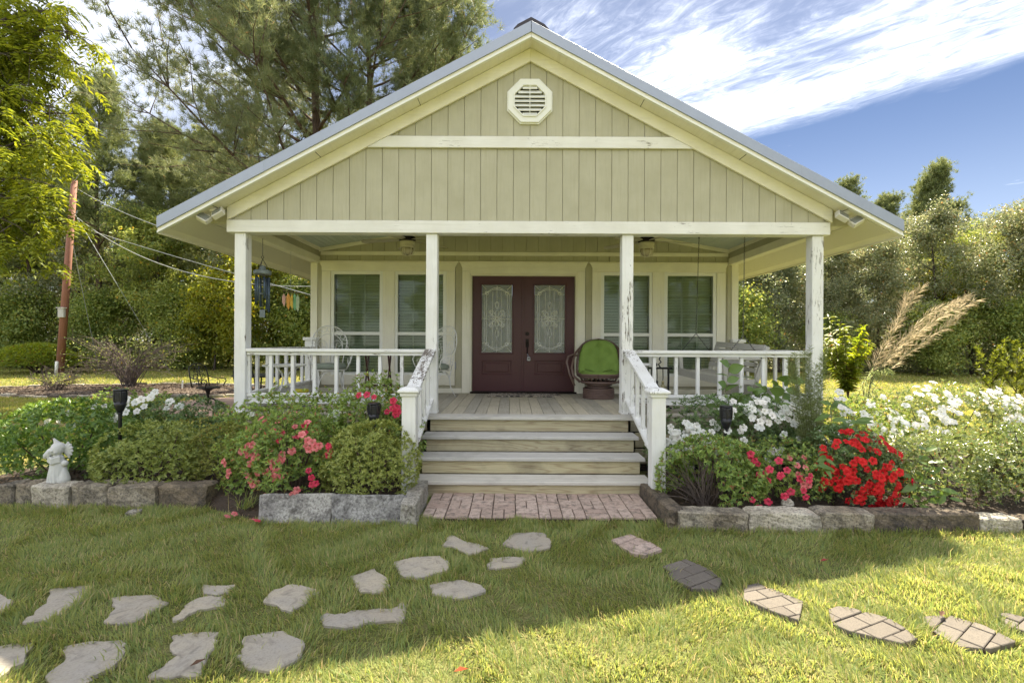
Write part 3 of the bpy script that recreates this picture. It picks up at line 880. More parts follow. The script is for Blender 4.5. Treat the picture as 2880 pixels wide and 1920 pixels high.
# ---- stair railings with square newels
for i, xp in enumerate((PX[1] - 0.01, PX[2] + 0.015)):
    mt = m_railp if i == 0 else m_railp2
    yn = 4.79
    nw = hb('newel_post', m_post if i == 0 else m_post, xp - 0.068, xp + 0.068, yn - 0.068, yn + 0.068, 0.0, 1.085, None, 0.004)
    hb('newel_collar', m_post, xp - 0.085, xp + 0.085, yn - 0.085, yn + 0.085, 1.06, 1.094, nw, 0.006)
    hb('newel_cap', m_postp, xp - 0.105, xp + 0.105, yn - 0.105, yn + 0.105, 1.095, 1.122, nw, 0.006)
    mb = MB(); mb.add([(xp + sx * 0.10, yn + sy * 0.10, 1.1225) for sx, sy in ((-1, -1), (1, -1), (1, 1), (-1, 1))] + [(xp + sx * 0.055, yn + sy * 0.055, 1.148) for sx, sy in ((-1, -1), (1, -1), (1, 1), (-1, 1))], [(3, 2, 1, 0), (4, 5, 6, 7), (0, 1, 5, 4), (1, 2, 6, 5), (2, 3, 7, 6), (3, 0, 4, 7)])
    mb.build('newel_top', m_railp2, nw)
    ya, yb = YF + 0.005, yn + 0.06
    za, zb_ = 1.485, 1.085
    rail = MB().bar((xp, ya, za), (xp, yb, zb_), 0.138, 0.038).build('stair_rail', mt, H, bevel=0.005)
    MB().bar((xp, ya - 0.0, 0.875), (xp, yb, 0.475), 0.085, 0.038).build('stair_bottom_rail', mt, rail, bevel=0.004)
    MB().bar((xp, ya - 0.0, 1.42), (xp, yb, 1.02), 0.038, 0.085).build('stair_sub_rail', m_railp2, rail, bevel=0.004)
    for k in range(4):
        t_ = (k + 0.75) / 4.6
        y = ya + (yb - ya) * t_
        hb('baluster', m_bal, xp - 0.02, xp + 0.02, y - 0.02, y + 0.02, 0.875 - 0.4 * t_ + 0.01, 1.42 - 0.4 * t_ - 0.03, rail, 0.002)
# ---- porch railings
bal_me = MB().box(-0.0205, 0.0205, -0.0205, 0.0205, 0, 0.4725).mesh('baluster', bevel=0.003)
def rail_run(a, b, along, first, step):
    """a..b along axis; returns nothing"""
    yc = YF + 0.07
    z0, z1 = 0.905, 0.943
    if along == 'x':
        r = hb('railing', m_railx, a, b, yc - 0.068, yc + 0.068, 1.458, 1.497)
        hb('sub_rail', m_railx, a, b, yc - 0.044, yc + 0.044, 1.417, 1.4565, r)
        hb('bottom_rail', m_railx, a, b, yc - 0.046, yc + 0.046, z0, z1, r)
        hb('skirt_rail', m_railx, a, b, yc - 0.020, yc + 0.020, 0.815, z0 - 0.001, r)
    else:
        r = hb('railing', m_raily, first[0] - 0.068, first[0] + 0.068, a, b, 1.458, 1.497)
        hb('sub_rail', m_raily, first[0] - 0.044, first[0] + 0.044, a, b, 1.417, 1.4565, r)
        hb('bottom_rail', m_raily, first[0] - 0.046, first[0] + 0.046, a, b, z0, z1, r)
        hb('skirt_rail', m_raily, first[0] - 0.020, first[0] + 0.020, a, b, 0.715, z0 - 0.001, r)
    q = first if along == 'x' else first[1]
    while q < b - 0.05:
        loc = (q, yc, 0.944) if along == 'x' else (first[0], q, 0.944)
        place('baluster', bal_me, m_bal, loc, r)
        q += step
rail_run(PX[0] + PW / 2 + 0.002, PX[1] - PW / 2 - 0.002, 'x', P(760.6, 1000, YF + 0.05).x - 0.272, 0.272)
rail_run(PX[2] + PW / 2 + 0.002, PX[3] - PW / 2 - 0.002, 'x', P(1841, 1000, YF + 0.05).x, 0.272)
rail_run(YF + PW + 0.002, YW - 0.102, 'y', (PX[0] - 0.0, YF + 0.42), 0.272)
rail_run(YF + PW + 0.002, YW - 0.102, 'y', (PX[3], YF + 0.42), 0.272)
# ================================================================== THINGS ON THE PORCH
def arc(c, r, a0, a1, n, plane='xz', ry=None):
    ry = r if ry is None else ry
    o = []
    for a in np.linspace(a0, a1, n):
        u, v = r * math.cos(a), ry * math.sin(a)
        c_ = Vector(c)
        o.append(c_ + (Vector((u, 0, v)) if plane == 'xz' else Vector((u, v, 0)) if plane == 'xy' else Vector((0, u, v))))
    return o
def spiral(c, r, a0, turns, n=16, plane='xz', flip=1):
    o = []
    for i in range(n):
        t = i / (n - 1); a = a0 + flip * turns * 2 * math.pi * t; rr = r * (1 - 0.85 * t)
        u, v = rr * math.cos(a), rr * math.sin(a)
        o.append(Vector(c) + (Vector((u, 0, v)) if plane == 'xz' else Vector((0, u, v))))
    return o
PI = math.pi

# ---- doormat
mt = NT('doormat_print'); v = mt.coords((1, 1, 1), jitter=False)
sp = mt.noise(v, 9, 3, 0.6, 2.2); fb = mt.noise(v, 120, 2)
mt.col(mt.mix(mt.ramp(sp, [(0.47, 0.0), (0.51, 1.0)]), (0.035, 0.03, 0.03), mt.mix(fb, (0.40, 0.35, 0.28), (0.55, 0.49, 0.40)))); mt.rough(0.95); mt.bump(fb, 0.6, 0.004)
dm = MB().box(-0.40, 0.80, 7.74, 8.20, ZD + 0.003, ZD + 0.016).build('doormat', mt.m, bevel=0.004)
tag(dm, 'tan and black patterned doormat lying in front of the burgundy doors', 'doormat')

# ---- lockbox on the door handle
lb = thing('key_lockbox', 'small grey key lockbox hanging on the burgundy door handle', 'lockbox', (0.285, YD - 0.06, 1.27))
m_lb = m_simple('lockbox_grey', (0.45, 0.46, 0.47), 0.4, 0.3)
MB().prism([(0.255, 1.275), (0.318, 1.268), (0.312, 1.335), (0.262, 1.34)], YD - 0.085, YD - 0.045).build('body', m_lb, lb, bevel=0.008)
MB().tube([(0.272, YD - 0.066, 1.335), (0.266, YD - 0.066, 1.385), (0.262, YD - 0.052, 1.412), (0.262, YD - 0.04, 1.385), (0.30, YD - 0.066, 1.335)], 0.004, 6).build('shackle', m_galv, lb)
MB().box(0.27, 0.303, YD - 0.090, YD - 0.084, 1.30, 1.32).build('keypad', m_plast, lb)

# ---- ceiling fans with caged lights
m_fan = m_simple('fan_cream', (0.55, 0.52, 0.40), 0.45, 0.1)
m_fanb = m_simple('fan_blade', (0.40, 0.37, 0.26), 0.5)
m_globe = m_simple('frosted_globe', (0.42, 0.38, 0.28), 0.25, 0, 0.05)
def fan(x, label, rot):
    y = 7.02; zl = 2.95
    zc = ZCE + VS * min(abs(x - XL), abs(XR - x))
    t = thing('ceiling_fan', label, 'ceiling fan', (x, y, zl - 0.12), 'porch ceiling fans')
    MB().lathe([(0.02, zc - 0.005), (0.07, zc - 0.008), (0.075, zc - 0.04), (0.03, zc - 0.07), (0.0125, zc - 0.075), (0.0125, zl + 0.19), (0.04, zl + 0.19)][::-1], (x, y, 0), 18).build('downrod', m_fan, t, smooth=False)
    MB().lathe([(0.03, zl + 0.20), (0.055, zl + 0.185), (0.115, zl + 0.155), (0.12, zl + 0.145), (0.118, zl + 0.10), (0.06, zl + 0.095)], (x, y, 0), 22).build('motor_cap', m_bronze, t, smooth=True)
    MB().lathe([(0.06, zl + 0.098), (0.10, zl + 0.095), (0.108, zl + 0.08), (0.108, zl + 0.055), (0.103, zl + 0.05), (0.103, zl + 0.025), (0.108, zl + 0.02), (0.106, zl - 0.002), (0.05, zl - 0.004)], (x, y, 0), 22).build('light_collar', m_fan, t, smooth=False)
    MB().lathe([(0.085, zl), (0.086, zl - 0.04), (0.070, zl - 0.085), (0.035, zl - 0.102), (0.005, zl - 0.104)], (x, y, 0), 18).build('globe', m_globe, t, smooth=True)
    mb = MB()
    for k in range(3):
        a = rot + k * PI / 3
        ca, sa = math.cos(a), math.sin(a)
        mb.tube([(x + r * ca, y + r * sa, zl + z) for r, z in ((0.102, 0.0), (0.100, -0.04), (0.080, -0.09), (0.045, -0.112), (0, -0.116), (-0.045, -0.112), (-0.080, -0.09), (-0.100, -0.04), (-0.102, 0.0))], 0.0045, 6)
    mb.build('cage', m_fan, t)
    for k in range(5):
        a = rot + 0.35 + k * 2 * PI / 5
        M = Matrix.Translation((x, y, zl + 0.112)) @ Matrix.Rotation(a, 4, 'Z') @ Matrix.Rotation(rad(10), 4, 'X')
        MB().add([M @ Vector(q) for q in ((0.10, -0.03, -0.003), (0.20, -0.055, -0.003), (0.62, -0.066, -0.03), (0.66, -0.03, -0.032), (0.66, 0.03, -0.032), (0.62, 0.066, -0.03), (0.20, 0.055, -0.003), (0.10, 0.03, -0.003))] + [M @ Vector((q[0], q[1], q[2] + 0.006)) for q in ((0.10, -0.03, -0.003), (0.20, -0.055, -0.003), (0.62, -0.066, -0.03), (0.66, -0.03, -0.032), (0.66, 0.03, -0.032), (0.62, 0.066, -0.03), (0.20, 0.055, -0.003), (0.10, 0.03, -0.003))],
                 [tuple(range(8)), tuple(range(15, 7, -1))] + [(i, i + 8, (i + 1) % 8 + 8, (i + 1) % 8) for i in range(8)]).build('blade', m_fanb, t)
    for dx in (-0.05, 0.065):
        MB().tube([(x + dx, y - 0.09, zl + 0.01), (x + dx, y - 0.09, zl - 0.16), (x + dx, y - 0.09, zl - 0.175)], [0.0025, 0.0025, 0.007], 5).build('pull_chain', m_fan, t)
fan(XC - 1.735, 'cream ceiling fan with caged light on the wind chime side of the porch', 0.3)
fan(XC + 1.735, 'cream ceiling fan with caged light on the swing side of the porch', 0.9)

# ---- white wire peacock chairs with green cushions
m_cush = NT('sage_cushion'); v = m_cush.coords()
m_cush.col(m_cush.mix(m_cush.noise(v, 30, 3), (0.20, 0.235, 0.185), (0.27, 0.31, 0.25))); m_cush.rough(0.9); m_cush.bump(m_cush.noise(v, 160, 2), 0.3, 0.002); m_cush = m_cush.m
def wire_chair(loc, rz, label):
    t = thing('wire_chair', label, 'chair', (0, 0, 0), 'white wire porch chairs')
    def back(u, v): return Vector((u, 0.20 + 0.16 * (v - 0.45) - 0.10 * (u / 0.3) ** 2, v))     # gently reclined, curved shell
    mb = MB()
    outer = [back(0.27 * math.cos(a) * (1.0 if math.sin(a) > 0 else 0.95), 0.83 + 0.30 * math.sin(a)) for a in np.linspace(-0.55, PI + 0.55, 30)]
    mb.tube([back(-0.18 * -1, 0.43)] + outer + [back(-0.18, 0.43)], 0.0085, 6)
    inner = [back(0.195 * math.cos(a), 0.80 + 0.20 * math.sin(a)) for a in np.linspace(-0.7, PI + 0.7, 24)]
    mb.tube([back(0.12, 0.44)] + inner + [back(-0.12, 0.44)], 0.006, 5)
    mb.build('back_frame', m_wrought, t, smooth=True)
    mb = MB()
    for k in range(9):      # ring ornaments between the hoops
        a = PI * (0.06 + 0.88 * k / 8)
        c = (0.233 * math.cos(a), 0.82 + 0.25 * math.sin(a))
        mb.tube([back(c[0] + 0.036 * math.cos(b), c[1] + 0.036 * math.sin(b)) for b in np.linspace(0, 2 * PI, 11)], 0.0045, 4, cap=False)
    for k in range(7):      # fan of wires rising from the seat
        u = -0.15 + 0.05 * k
        mb.tube([back(u * 0.25, 0.45), back(u * 0.55, 0.62), back(u * 0.95, 0.78), back(u * 1.15, 0.90 - abs(u) * 0.5)], 0.0045, 4)
    for s in (-1, 1):
        for q in range(3):
            mb.tube([back(s * (0.03 + 0.04 * q) + s * 0.085 * math.cos(a), 0.55 + 0.10 * q + 0.14 * math.sin(a)) for a in np.linspace(0.2, PI * 0.95, 10)], 0.0042, 4)
    mb.build('back_wirework', m_wrought, t)
    MB().tube(arc((0, -0.02, 0.43), 0.235, 0, 2 * PI, 26, 'xy', 0.22), 0.008, 6, cap=False).build('seat_ring', m_wrought, t, smooth=True)
    MB().lathe([(0.02, 0.442), (0.20, 0.443), (0.228, 0.455), (0.235, 0.485), (0.225, 0.515), (0.19, 0.530), (0.02, 0.535)], (0, -0.03, 0), 26, 1.0, 0.95).build('cushion', m_cush, t, smooth=True)
    for s in (-1, 1):      # arms
        mb = MB()
        mb.tube([back(s * 0.265, 0.80), Vector((s * 0.31, 0.02, 0.70)), Vector((s * 0.315, -0.14, 0.665)), Vector((s * 0.29, -0.215, 0.60)), Vector((s * 0.25, -0.20, 0.50)), Vector((s * 0.225, -0.13, 0.43))], 0.0085, 6)
        mb.tube(spiral((s * 0.295, -0.06, 0.57), 0.075, 0.3, 1.3, 18, 'yz', s), 0.005, 4)
        mb.tube(spiral((s * 0.27, 0.07, 0.55), 0.065, 2.3, 1.3, 18, 'yz', -s), 0.005, 4)
        mb.build('arm', m_wrought, t, smooth=True)
    for sx in (-1, 1):
        for sy in (-1, 1):
            MB().tube([(sx * 0.19, -0.02 + sy * 0.17, 0.43), (sx * 0.17, -0.02 + sy * 0.15, 0.30), (sx * 0.185, -0.02 + sy * 0.17, 0.15), (sx * 0.235, -0.02 + sy * 0.225, 0.008)], [0.009, 0.009, 0.008, 0.007], 6).build('leg', m_wrought, t, smooth=True)
    mb = MB()
    for s in (-1, 1):      # looped aprons between the legs
        mb.tube([(0.17 * math.cos(a), s * 0.18 - 0.02, 0.20 + 0.22 * math.sin(a)) for a in np.linspace(0, PI, 14)], 0.006, 5)
        mb.tube([(s * 0.185, 0.15 * math.cos(a) - 0.02, 0.18 + 0.22 * math.sin(a)) for a in np.linspace(0, PI, 14)], 0.006, 5)
    mb.build('leg_loops', m_wrought, t, smooth=True)
    t.location = loc; t.rotation_euler = (0, 0, rz)
    return t
wire_chair((-2.86, 7.62, ZD + 0.003), rad(24), 'white wire peacock chair with green cushion nearest the wind chime')
wire_chair((-1.20, 7.62, ZD + 0.003), rad(-32), 'white wire peacock chair with green cushion standing beside the doors')

# ---- small round white table in the corner
t = thing('side_table', 'small round white wrought iron table in the porch corner by the wind chime', 'table', (-3.02, 6.36, ZD))
cx, cy = -3.02, 6.42
MB().lathe([(0.02, 1.258), (0.255, 1.258), (0.265, 1.264), (0.265, 1.276), (0.255, 1.282), (0.02, 1.282)], (cx, cy, 0), 28).build('table_top', m_wrought, t)
for k in range(3):
    a = 0.5 + k * 2 * PI / 3
    ca, sa = math.cos(a), math.sin(a)
    MB().tube([(cx + r * ca, cy + r * sa, z) for r, z in ((0.20, 1.258), (0.06, 1.17), (0.03, 1.08), (0.075, 0.98), (0.155, 0.90), (0.14, 0.80), (0.05, 0.745), (0.17, ZD + 0.01))], 0.009, 6).build('leg', m_wrought, t, smooth=True)

# ---- folding tray table with crossed dark red legs
m_red = m_simple('dark_red_wood', (0.045, 0.012, 0.011), 0.4, 0, 0.25)
t = thing('tray_table', 'dark red folding tray table with crossed legs between the wire chairs', 'table', (-2.05, 7.42, ZD))
MB().box(-2.27, -1.82, 7.24, 7.56, 1.445, 1.465).build('table_top', m_red, t, bevel=0.004)
for x in (-2.21, -1.87):
    MB().bar((x - 0.012, 7.24, ZD + 0.005), (x - 0.012, 7.54, 1.445), 0.02, 0.035).build('leg', m_red, t, bevel=0.003)
    MB().bar((x + 0.012, 7.54, ZD + 0.005), (x + 0.012, 7.24, 1.445), 0.02, 0.035).build('leg', m_red, t, bevel=0.003)
for z, y in ((0.92, 7.325), (0.92, 7.455)):
    MB().tube([(-2.222, y, z), (-1.858, y, z)], 0.010, 8).build('stretcher', m_red, t)

# ---- rattan swivel chair with green cushion
m_rat = NT('brown_rattan'); v = m_rat.coords((1, 1, 1)); q = m_rat.noise(v, 22, 4)
m_rat.col(m_rat.mix(q, (0.085, 0.05, 0.04), (0.19, 0.125, 0.10))); m_rat.rough(0.45); m_rat.bump(q, 0.3, 0.004); m_rat = m_rat.m
m_gcu = NT('green_cushion'); v = m_gcu.coords(); q = m_gcu.noise(v, 9, 4)
m_gcu.col(m_gcu.mix(q, (0.150, 0.245, 0.040), (0.215, 0.325, 0.065))); m_gcu.rough(0.85); m_gcu.bump(m_gcu.noise(v, 14, 3), 0.45, 0.012); m_gcu = m_gcu.m
t = thing('rattan_chair', 'brown rattan swivel chair with tufted lime green cushion beside the doors', 'chair')
# base: stacked rattan hoops
mb = MB()
for k in range(6):
    mb.tube(arc((0, 0, 0.014 + 0.027 * k), 0.235, 0, 2 * PI, 30, 'xy'), 0.0145, 7, cap=False)
mb.build('base', m_rat, t, smooth=True)
mb = MB()
for k in range(3):
    mb.tube(arc((0, 0, 0.178 + 0.026 * k), 0.18 - 0.012 * k, 0, 2 * PI, 26, 'xy'), 0.0145, 7, cap=False)
mb.build('swivel', m_rat, t, smooth=True)
# bowl: a scooped shell; local -y is the front
prof = [(-0.31, 0.375), (-0.17, 0.325), (0.0, 0.305), (0.14, 0.35), (0.235, 0.50), (0.295, 0.68), (0.33, 0.83), (0.345, 0.925)]
def shell(u, v, off=0.0):
    """u -1..1 across, v 0 (front edge) .. 1 (top of the back); off lifts along the inner normal"""
    k = min(len(prof) - 2, int(v * (len(prof) - 1))); f_ = v * (len(prof) - 1) - k
    y0, z0 = prof[k]; y1, z1 = prof[k + 1]
    y, z = y0 + (y1 - y0) * f_, z0 + (z1 - z0) * f_
    ty, tz = y1 - y0, z1 - z0; l_ = math.hypot(ty, tz); ny, nz = -tz / l_, ty / l_
    hw = 0.345 * max(0.0, 1 - abs(2 * v - 1) ** 2.6) ** 0.5
    lift = 0.10 * u * u * math.sin(v * PI) + off
    return Vector((hw * u, y + ny * lift, z + nz * lift))
vv_ = np.linspace(0, 1, 30)
rim = [shell(1, v) for v in vv_] + [shell(-1, v) for v in vv_[::-1]]
mb = MB(); mb.tube(rim + [rim[0]], 0.019, 8, cap=False); mb.tube([p + Vector((0, 0.015, -0.032)) for p in rim + [rim[0]]], 0.017, 8, cap=False)
mb.build('rim', m_rat, t, smooth=True)
mb = MB()
for k in range(9):
    u = -0.85 + 1.7 * k / 8
    mb.tube([shell(u, v, -0.05 * math.sin(v * PI)) for v in np.linspace(0.03, 0.97, 14)], 0.011, 6)
mb.build('shell_ribs', m_rat, t, smooth=True)
mb = MB()
for k in range(12):
    a = PI + PI * (k + 0.5) / 12
    mb.tube([(0.30 * math.cos(a), -0.05 + 0.24 * math.sin(a), 0.355), (0.25 * math.cos(a), -0.03 + 0.20 * math.sin(a), 0.25)], 0.009, 5)
mb.build('seat_spindles', m_rat, t, smooth=True)
mb = MB(); mb.tube(arc((0, -0.02, 0.255), 0.27, 0, 2 * PI, 28, 'xy', 0.22), 0.020, 8, cap=False); mb.tube(arc((0, -0.01, 0.225), 0.20, 0, 2 * PI, 26, 'xy'), 0.018, 8, cap=False)
mb.build('cradle_ring', m_rat, t, smooth=True)
for s in (-1, 1):
    mb = MB()
    for o in (0.0, 0.04):
        mb.tube([shell(s, 0.86 - o), (s * 0.36, 0.14 + o, 0.72), (s * 0.40, 0.02 + o, 0.60), (s * 0.42, -0.12 + o, 0.48), (s * 0.39, -0.20 + o, 0.36), (s * 0.29, -0.16 + o, 0.26)], 0.018, 7)
    mb.tube([(s * 0.34, 0.10, 0.66), (s * 0.40, 0.04, 0.685), (s * 0.48, -0.05, 0.655), (s * 0.50, -0.08, 0.56), (s * 0.45, -0.12, 0.38), (s * 0.37, -0.15, 0.20)], 0.017, 7)
    mb.build('arm', m_rat, t, smooth=True)
# cushion: padded sheet lying in the shell
nu, nv = 22, 34
V = []; Fc = []
btn = [(0.0, 0.84), (-0.48, 0.74), (0.48, 0.74), (0.0, 0.62), (-0.48, 0.50), (0.48, 0.50), (0.0, 0.40), (-0.4, 0.2), (0.4, 0.2)]
for layer in (0, 1):
    for j in range(nv):
        for i in range(nu):
            v = 0.02 + 0.965 * j / (nv - 1); u = -0.93 + 1.86 * i / (nu - 1)
            e = max(0.0, 1 - abs(u / 0.95) ** 5) ** 0.5 * max(0.0, 1 - abs((2 * v - 1) / 0.98) ** 12) ** 0.5
            puff = 0.085 * e
            for bx, by in btn: puff -= 0.045 * math.exp(-((u - bx) ** 2 / 0.020 + (v - by) ** 2 / 0.0022))
            puff -= 0.018 * math.exp(-(u / 0.06) ** 2) * (1 if v > 0.38 else 0)
            puff -= 0.022 * math.exp(-((v - 0.36) / 0.018) ** 2)
            V.append(shell(u, v, puff if layer == 0 else 0.0))
def cu(l, j, i): return l * nu * nv + j * nu + i
for j in range(nv - 1):
    for i in range(nu - 1):
        Fc.append((cu(0, j, i), cu(0, j, i + 1), cu(0, j + 1, i + 1), cu(0, j + 1, i)))
        Fc.append((cu(1, j, i), cu(1, j + 1, i), cu(1, j + 1, i + 1), cu(1, j, i + 1)))
for j in range(nv - 1):
    Fc += [(cu(0, j, 0), cu(0, j + 1, 0), cu(1, j + 1, 0), cu(1, j, 0)), (cu(0, j, nu - 1), cu(1, j, nu - 1), cu(1, j + 1, nu - 1), cu(0, j + 1, nu - 1))]
for i in range(nu - 1):
    Fc += [(cu(0, 0, i), cu(1, 0, i), cu(1, 0, i + 1), cu(0, 0, i + 1)), (cu(0, nv - 1, i), cu(0, nv - 1, i + 1), cu(1, nv - 1, i + 1), cu(1, nv - 1, i))]
cus = MB().add(V, Fc).build('cushion', m_gcu, t, smooth=True)
for bx, by in btn: MB().ball(shell(bx, by, 0.045), 0.010, 8, 6).build('button', m_gcu, cus, smooth=True)
t.location = (1.375, 7.66, ZD + 0.003); t.rotation_euler = (0, 0, rad(-10))

# ---- black lantern stand with two hanging bulbs, and a little white table behind it
t = thing('lantern_stand', 'black metal lantern stand with two hanging glass bulbs behind the railing', 'lantern stand', (2.0, 6.55, ZD))
x0, x1, y = 1.885, 2.13, 6.55
for x in (x0, x1 - 0.02):
    MB().box(x, x + 0.022, y - 0.011, y + 0.011, ZD + 0.003, 1.235).build('post', m_iron, t)
    MB().box(x - 0.004, x + 0.026, y - 0.10, y + 0.10, ZD + 0.003, ZD + 0.02).build('foot', m_iron, t)
MB().box(x0 - 0.03, x1 + 0.04, y - 0.014, y + 0.014, 1.236, 1.262).build('cross_bar', m_iron, t, bevel=0.003)
m_bulb = m_simple('amber_glass', (0.30, 0.27, 0.13), 0.15, 0, 0.1)
for k, (x, m) in enumerate(((1.965, m_iron), (2.045, m_bulb))):
    MB().tube([(x, y, 1.236), (x + 0.004, y, 1.12), (x, y, 1.07)], 0.006, 5).build('cord', m_iron, t)
    MB().lathe([(0.012, 0.93), (0.030, 0.935), (0.034, 0.97), (0.024, 1.02), (0.014, 1.04), (0.018, 1.045), (0.018, 1.075), (0.008, 1.08)], (x, y, 0), 12).build('bulb', m, t, smooth=True)
MB().tube([(2.01, y, 1.262), (1.985, y, 1.30), (2.02, y, 1.33), (1.995, y, 1.37), (2.02, y, 1.42), (2.01, y, 1.45)], 0.009, 6).build('rope_hook', m_iron, t)
MB().ball((1.945, y, 1.295), (0.028, 0.028, 0.03), 10, 8).build('finial', m_iron, t, smooth=True)
t = thing('plant_stand', 'small whitewashed stand with turned legs behind the lantern stand', 'stand', (1.93, 7.25, ZD))
cx, cy = 1.955, 7.25
MB().lathe([(0.02, 1.245), (0.11, 1.245), (0.125, 1.255), (0.125, 1.275), (0.11, 1.285), (0.02, 1.285)], (cx, cy, 0), 20).build('top', m_postp, t)
for k in range(3):
    a = 0.6 + k * 2 * PI / 3
    MB().lathe([(0.014, ZD + 0.003), (0.022, 0.78), (0.014, 0.84), (0.024, 0.90), (0.012, 0.98), (0.024, 1.05), (0.013, 1.12), (0.02, 1.2), (0.02, 1.246)], (cx + 0.085 * math.cos(a), cy + 0.085 * math.sin(a), 0), 10).build('leg', m_postp, t, smooth=True)

# ---- little things on the deck
s = MB().box(-2.62, -2.42, 6.35, 6.43, ZD + 0.21, ZD + 0.25)
t = thing('wood_block', 'small white painted wood block lying by the leg of the wire chair', 'block', (-2.5, 6.9, ZD))
MB().box(-2.60, -2.44, 6.86, 6.96, ZD + 0.003, ZD + 0.07).build('block_base', m_post, t, bevel=0.004)
MB().box(-2.595, -2.445, 6.865, 6.955, ZD + 0.071, ZD + 0.135).build('block_top', m_post, t, bevel=0.006)
t = thing('yellow_sponge', 'bright yellow sponge on a low tin on the porch floor', 'sponge', (-2.8, 6.45, ZD))
MB().lathe([(0.06, ZD + 0.003), (0.075, ZD + 0.01), (0.075, ZD + 0.18), (0.06, ZD + 0.185)], (-2.86, 6.55, 0), 16).build('tin', m_galv, t)
m_yel = m_simple('yellow_foam', (0.62, 0.55, 0.05), 0.9, 0, 0.3, 60, 0.6)
MB().box(-2.955, -2.765, 6.50, 6.60, ZD + 0.186, ZD + 0.232).build('sponge', m_yel, t, bevel=0.012)

# ---- porch swing on chains, facing along the porch
m_sw = m_simple('swing_paint', (0.50, 0.49, 0.44), 0.6, 0, 0.12, 18, 0.2)
t = thing('porch_swing', 'pale slatted porch swing hanging on steel chains at the end of the porch', 'porch swing')
SWL = 1.26      # local x: length, local -y: front (faces the middle of the porch)
for k in range(5):
    y = -0.22 + k * 0.095
    MB().box(-SWL / 2, SWL / 2, y - 0.038, y + 0.038, 0.0 - 0.015 * math.sin(k / 4 * PI), 0.018 - 0.015 * math.sin(k / 4 * PI)).build('seat_slat', m_sw, t, bevel=0.003)
MB().box(-SWL / 2, SWL / 2, -0.285, -0.262, -0.085, 0.018).build('front_apron', m_sw, t, bevel=0.003)
def bk(v): return Vector((0, 0.22 + 0.36 * v, 0.02 + v))
for k in range(5):
    a = bk(0.05 + k * 0.075)
    M = Matrix.Translation(a) @ Matrix.Rotation(rad(-20), 4, 'X')
    MB().box(-SWL / 2, SWL / 2, -0.009, 0.009, 0.0, 0.060 if k < 4 else 0.085, M).build('back_slat', m_sw, t, bevel=0.003)
for x in (-SWL / 2 - 0.02, -0.02, SWL / 2 - 0.02):
    MB().bar((x + 0.02, 0.235, -0.10), (x + 0.02, 0.40, 0.43), 0.04, 0.06, (0, 1, 0)).build('back_brace', m_sw, t, bevel=0.003)
    MB().box(x, x + 0.04, -0.26, 0.26, -0.085, -0.018).build('seat_bearer', m_sw, t, bevel=0.003)
for s in (-1, 1):
    xx = s * (SWL / 2 + 0.03)
    MB().box(xx - 0.045, xx + 0.045, -0.27, 0.33, 0.255, 0.277).build('armrest', m_sw, t, bevel=0.004)
    MB().bar((xx, -0.20, -0.08), (xx, -0.23, 0.255), 0.04, 0.06, (0, 1, 0)).build('arm_post', m_sw, t, bevel=0.003)
    mb = MB()
    def chain(a, b):
        a, b = Vector(a), Vector(b); L = (b - a).length; n = max(3, int(L / 0.030))
        d = (b - a).normalized()
        for i in range(n):
            p, q = a + (b - a) * (i / n), a + (b - a) * ((i + 1.25) / n)
            sd = d.cross(Vector((0, 1, 0)) if i % 2 else Vector((1, 0.2, 0))).normalized() * 0.0085
            mb.tube([p, p + sd + (q - p) * 0.2, p + sd + (q - p) * 0.8, q, p - sd + (q - p) * 0.8, p - sd + (q - p) * 0.2, p], 0.0028, 4, cap=False)
    top = Vector((s * (SWL / 2 - 0.0), 0.03, 2.10)); vpt = Vector((s * (SWL / 2 + 0.03), 0.03, 0.58))
    chain(vpt, top); chain((xx, -0.24, 0.26), vpt); chain((xx, 0.30, 0.26), vpt)
    mb.build('chain', m_chain, t)
    MB().tube([top, top + Vector((0, 0, 0.06))], 0.012, 6).build('ceiling_hook', m_chain, t)
t.location = (3.02, 7.20, 1.14); t.rotation_euler = (0, rad(2.0), rad(-90 + 6))

# ---- wind chimes
m_pat = m_simple('blue_verdigris', (0.085, 0.12, 0.16), 0.5, 0.6, 0.35, 30)
m_pat2 = m_simple('grey_verdigris', (0.20, 0.235, 0.235), 0.6, 0.3, 0.3, 30)
cx, cy = -3.27, 6.33
t = thing('wind_chime', 'large blue grey tubular wind chime hanging by the porch corner post', 'wind chime', (cx, cy, 1.95))
MB().tube([(cx, cy, 2.93), (cx + 0.002, cy, 2.75), (cx, cy, 2.70)], 0.0035, 5).build('hanger', m_chain, t)
mb = MB(); mb.tube(arc((cx, cy, 2.685), 0.016, 0, 2 * PI, 12), 0.004, 5, cap=False)
for k in range(3):
    a = k * 2 * PI / 3 + 0.4
    mb.tube([(cx, cy, 2.665), (cx + 0.075 * math.cos(a), cy + 0.075 * math.sin(a), 2.52)], 0.004, 5)
mb.build('hanger_chain', m_chain, t)
MB().lathe([(0.02, 2.575), (0.035, 2.57), (0.045, 2.525), (0.095, 2.515), (0.107, 2.505), (0.107, 2.465), (0.10, 2.458), (0.02, 2.458)], (cx, cy, 0), 24).build('chime_disc', m_pat2, t)
for k in range(6):
    a = k * PI / 3 + 0.25
    x, y = cx + 0.078 * math.cos(a), cy + 0.078 * math.sin(a)
    z0 = 1.97 + 0.035 * k
    MB().tube([(x, y, 2.458), (x, y, 2.42)], 0.0025, 4).build('string', m_chain, t)
    MB().tube([(x, y, 2.42), (x, y, z0)], 0.0145, 10).build('chime_tube', m_pat, t, smooth=True)
MB().tube([(cx, cy, 2.458), (cx, cy, 2.0)], 0.0025, 4).build('clapper_cord', m_chain, t)
MB().lathe([(0.01, 2.20), (0.035, 2.20), (0.035, 2.215), (0.01, 2.215)], (cx, cy, 0), 14).build('clapper', m_pat2, t)
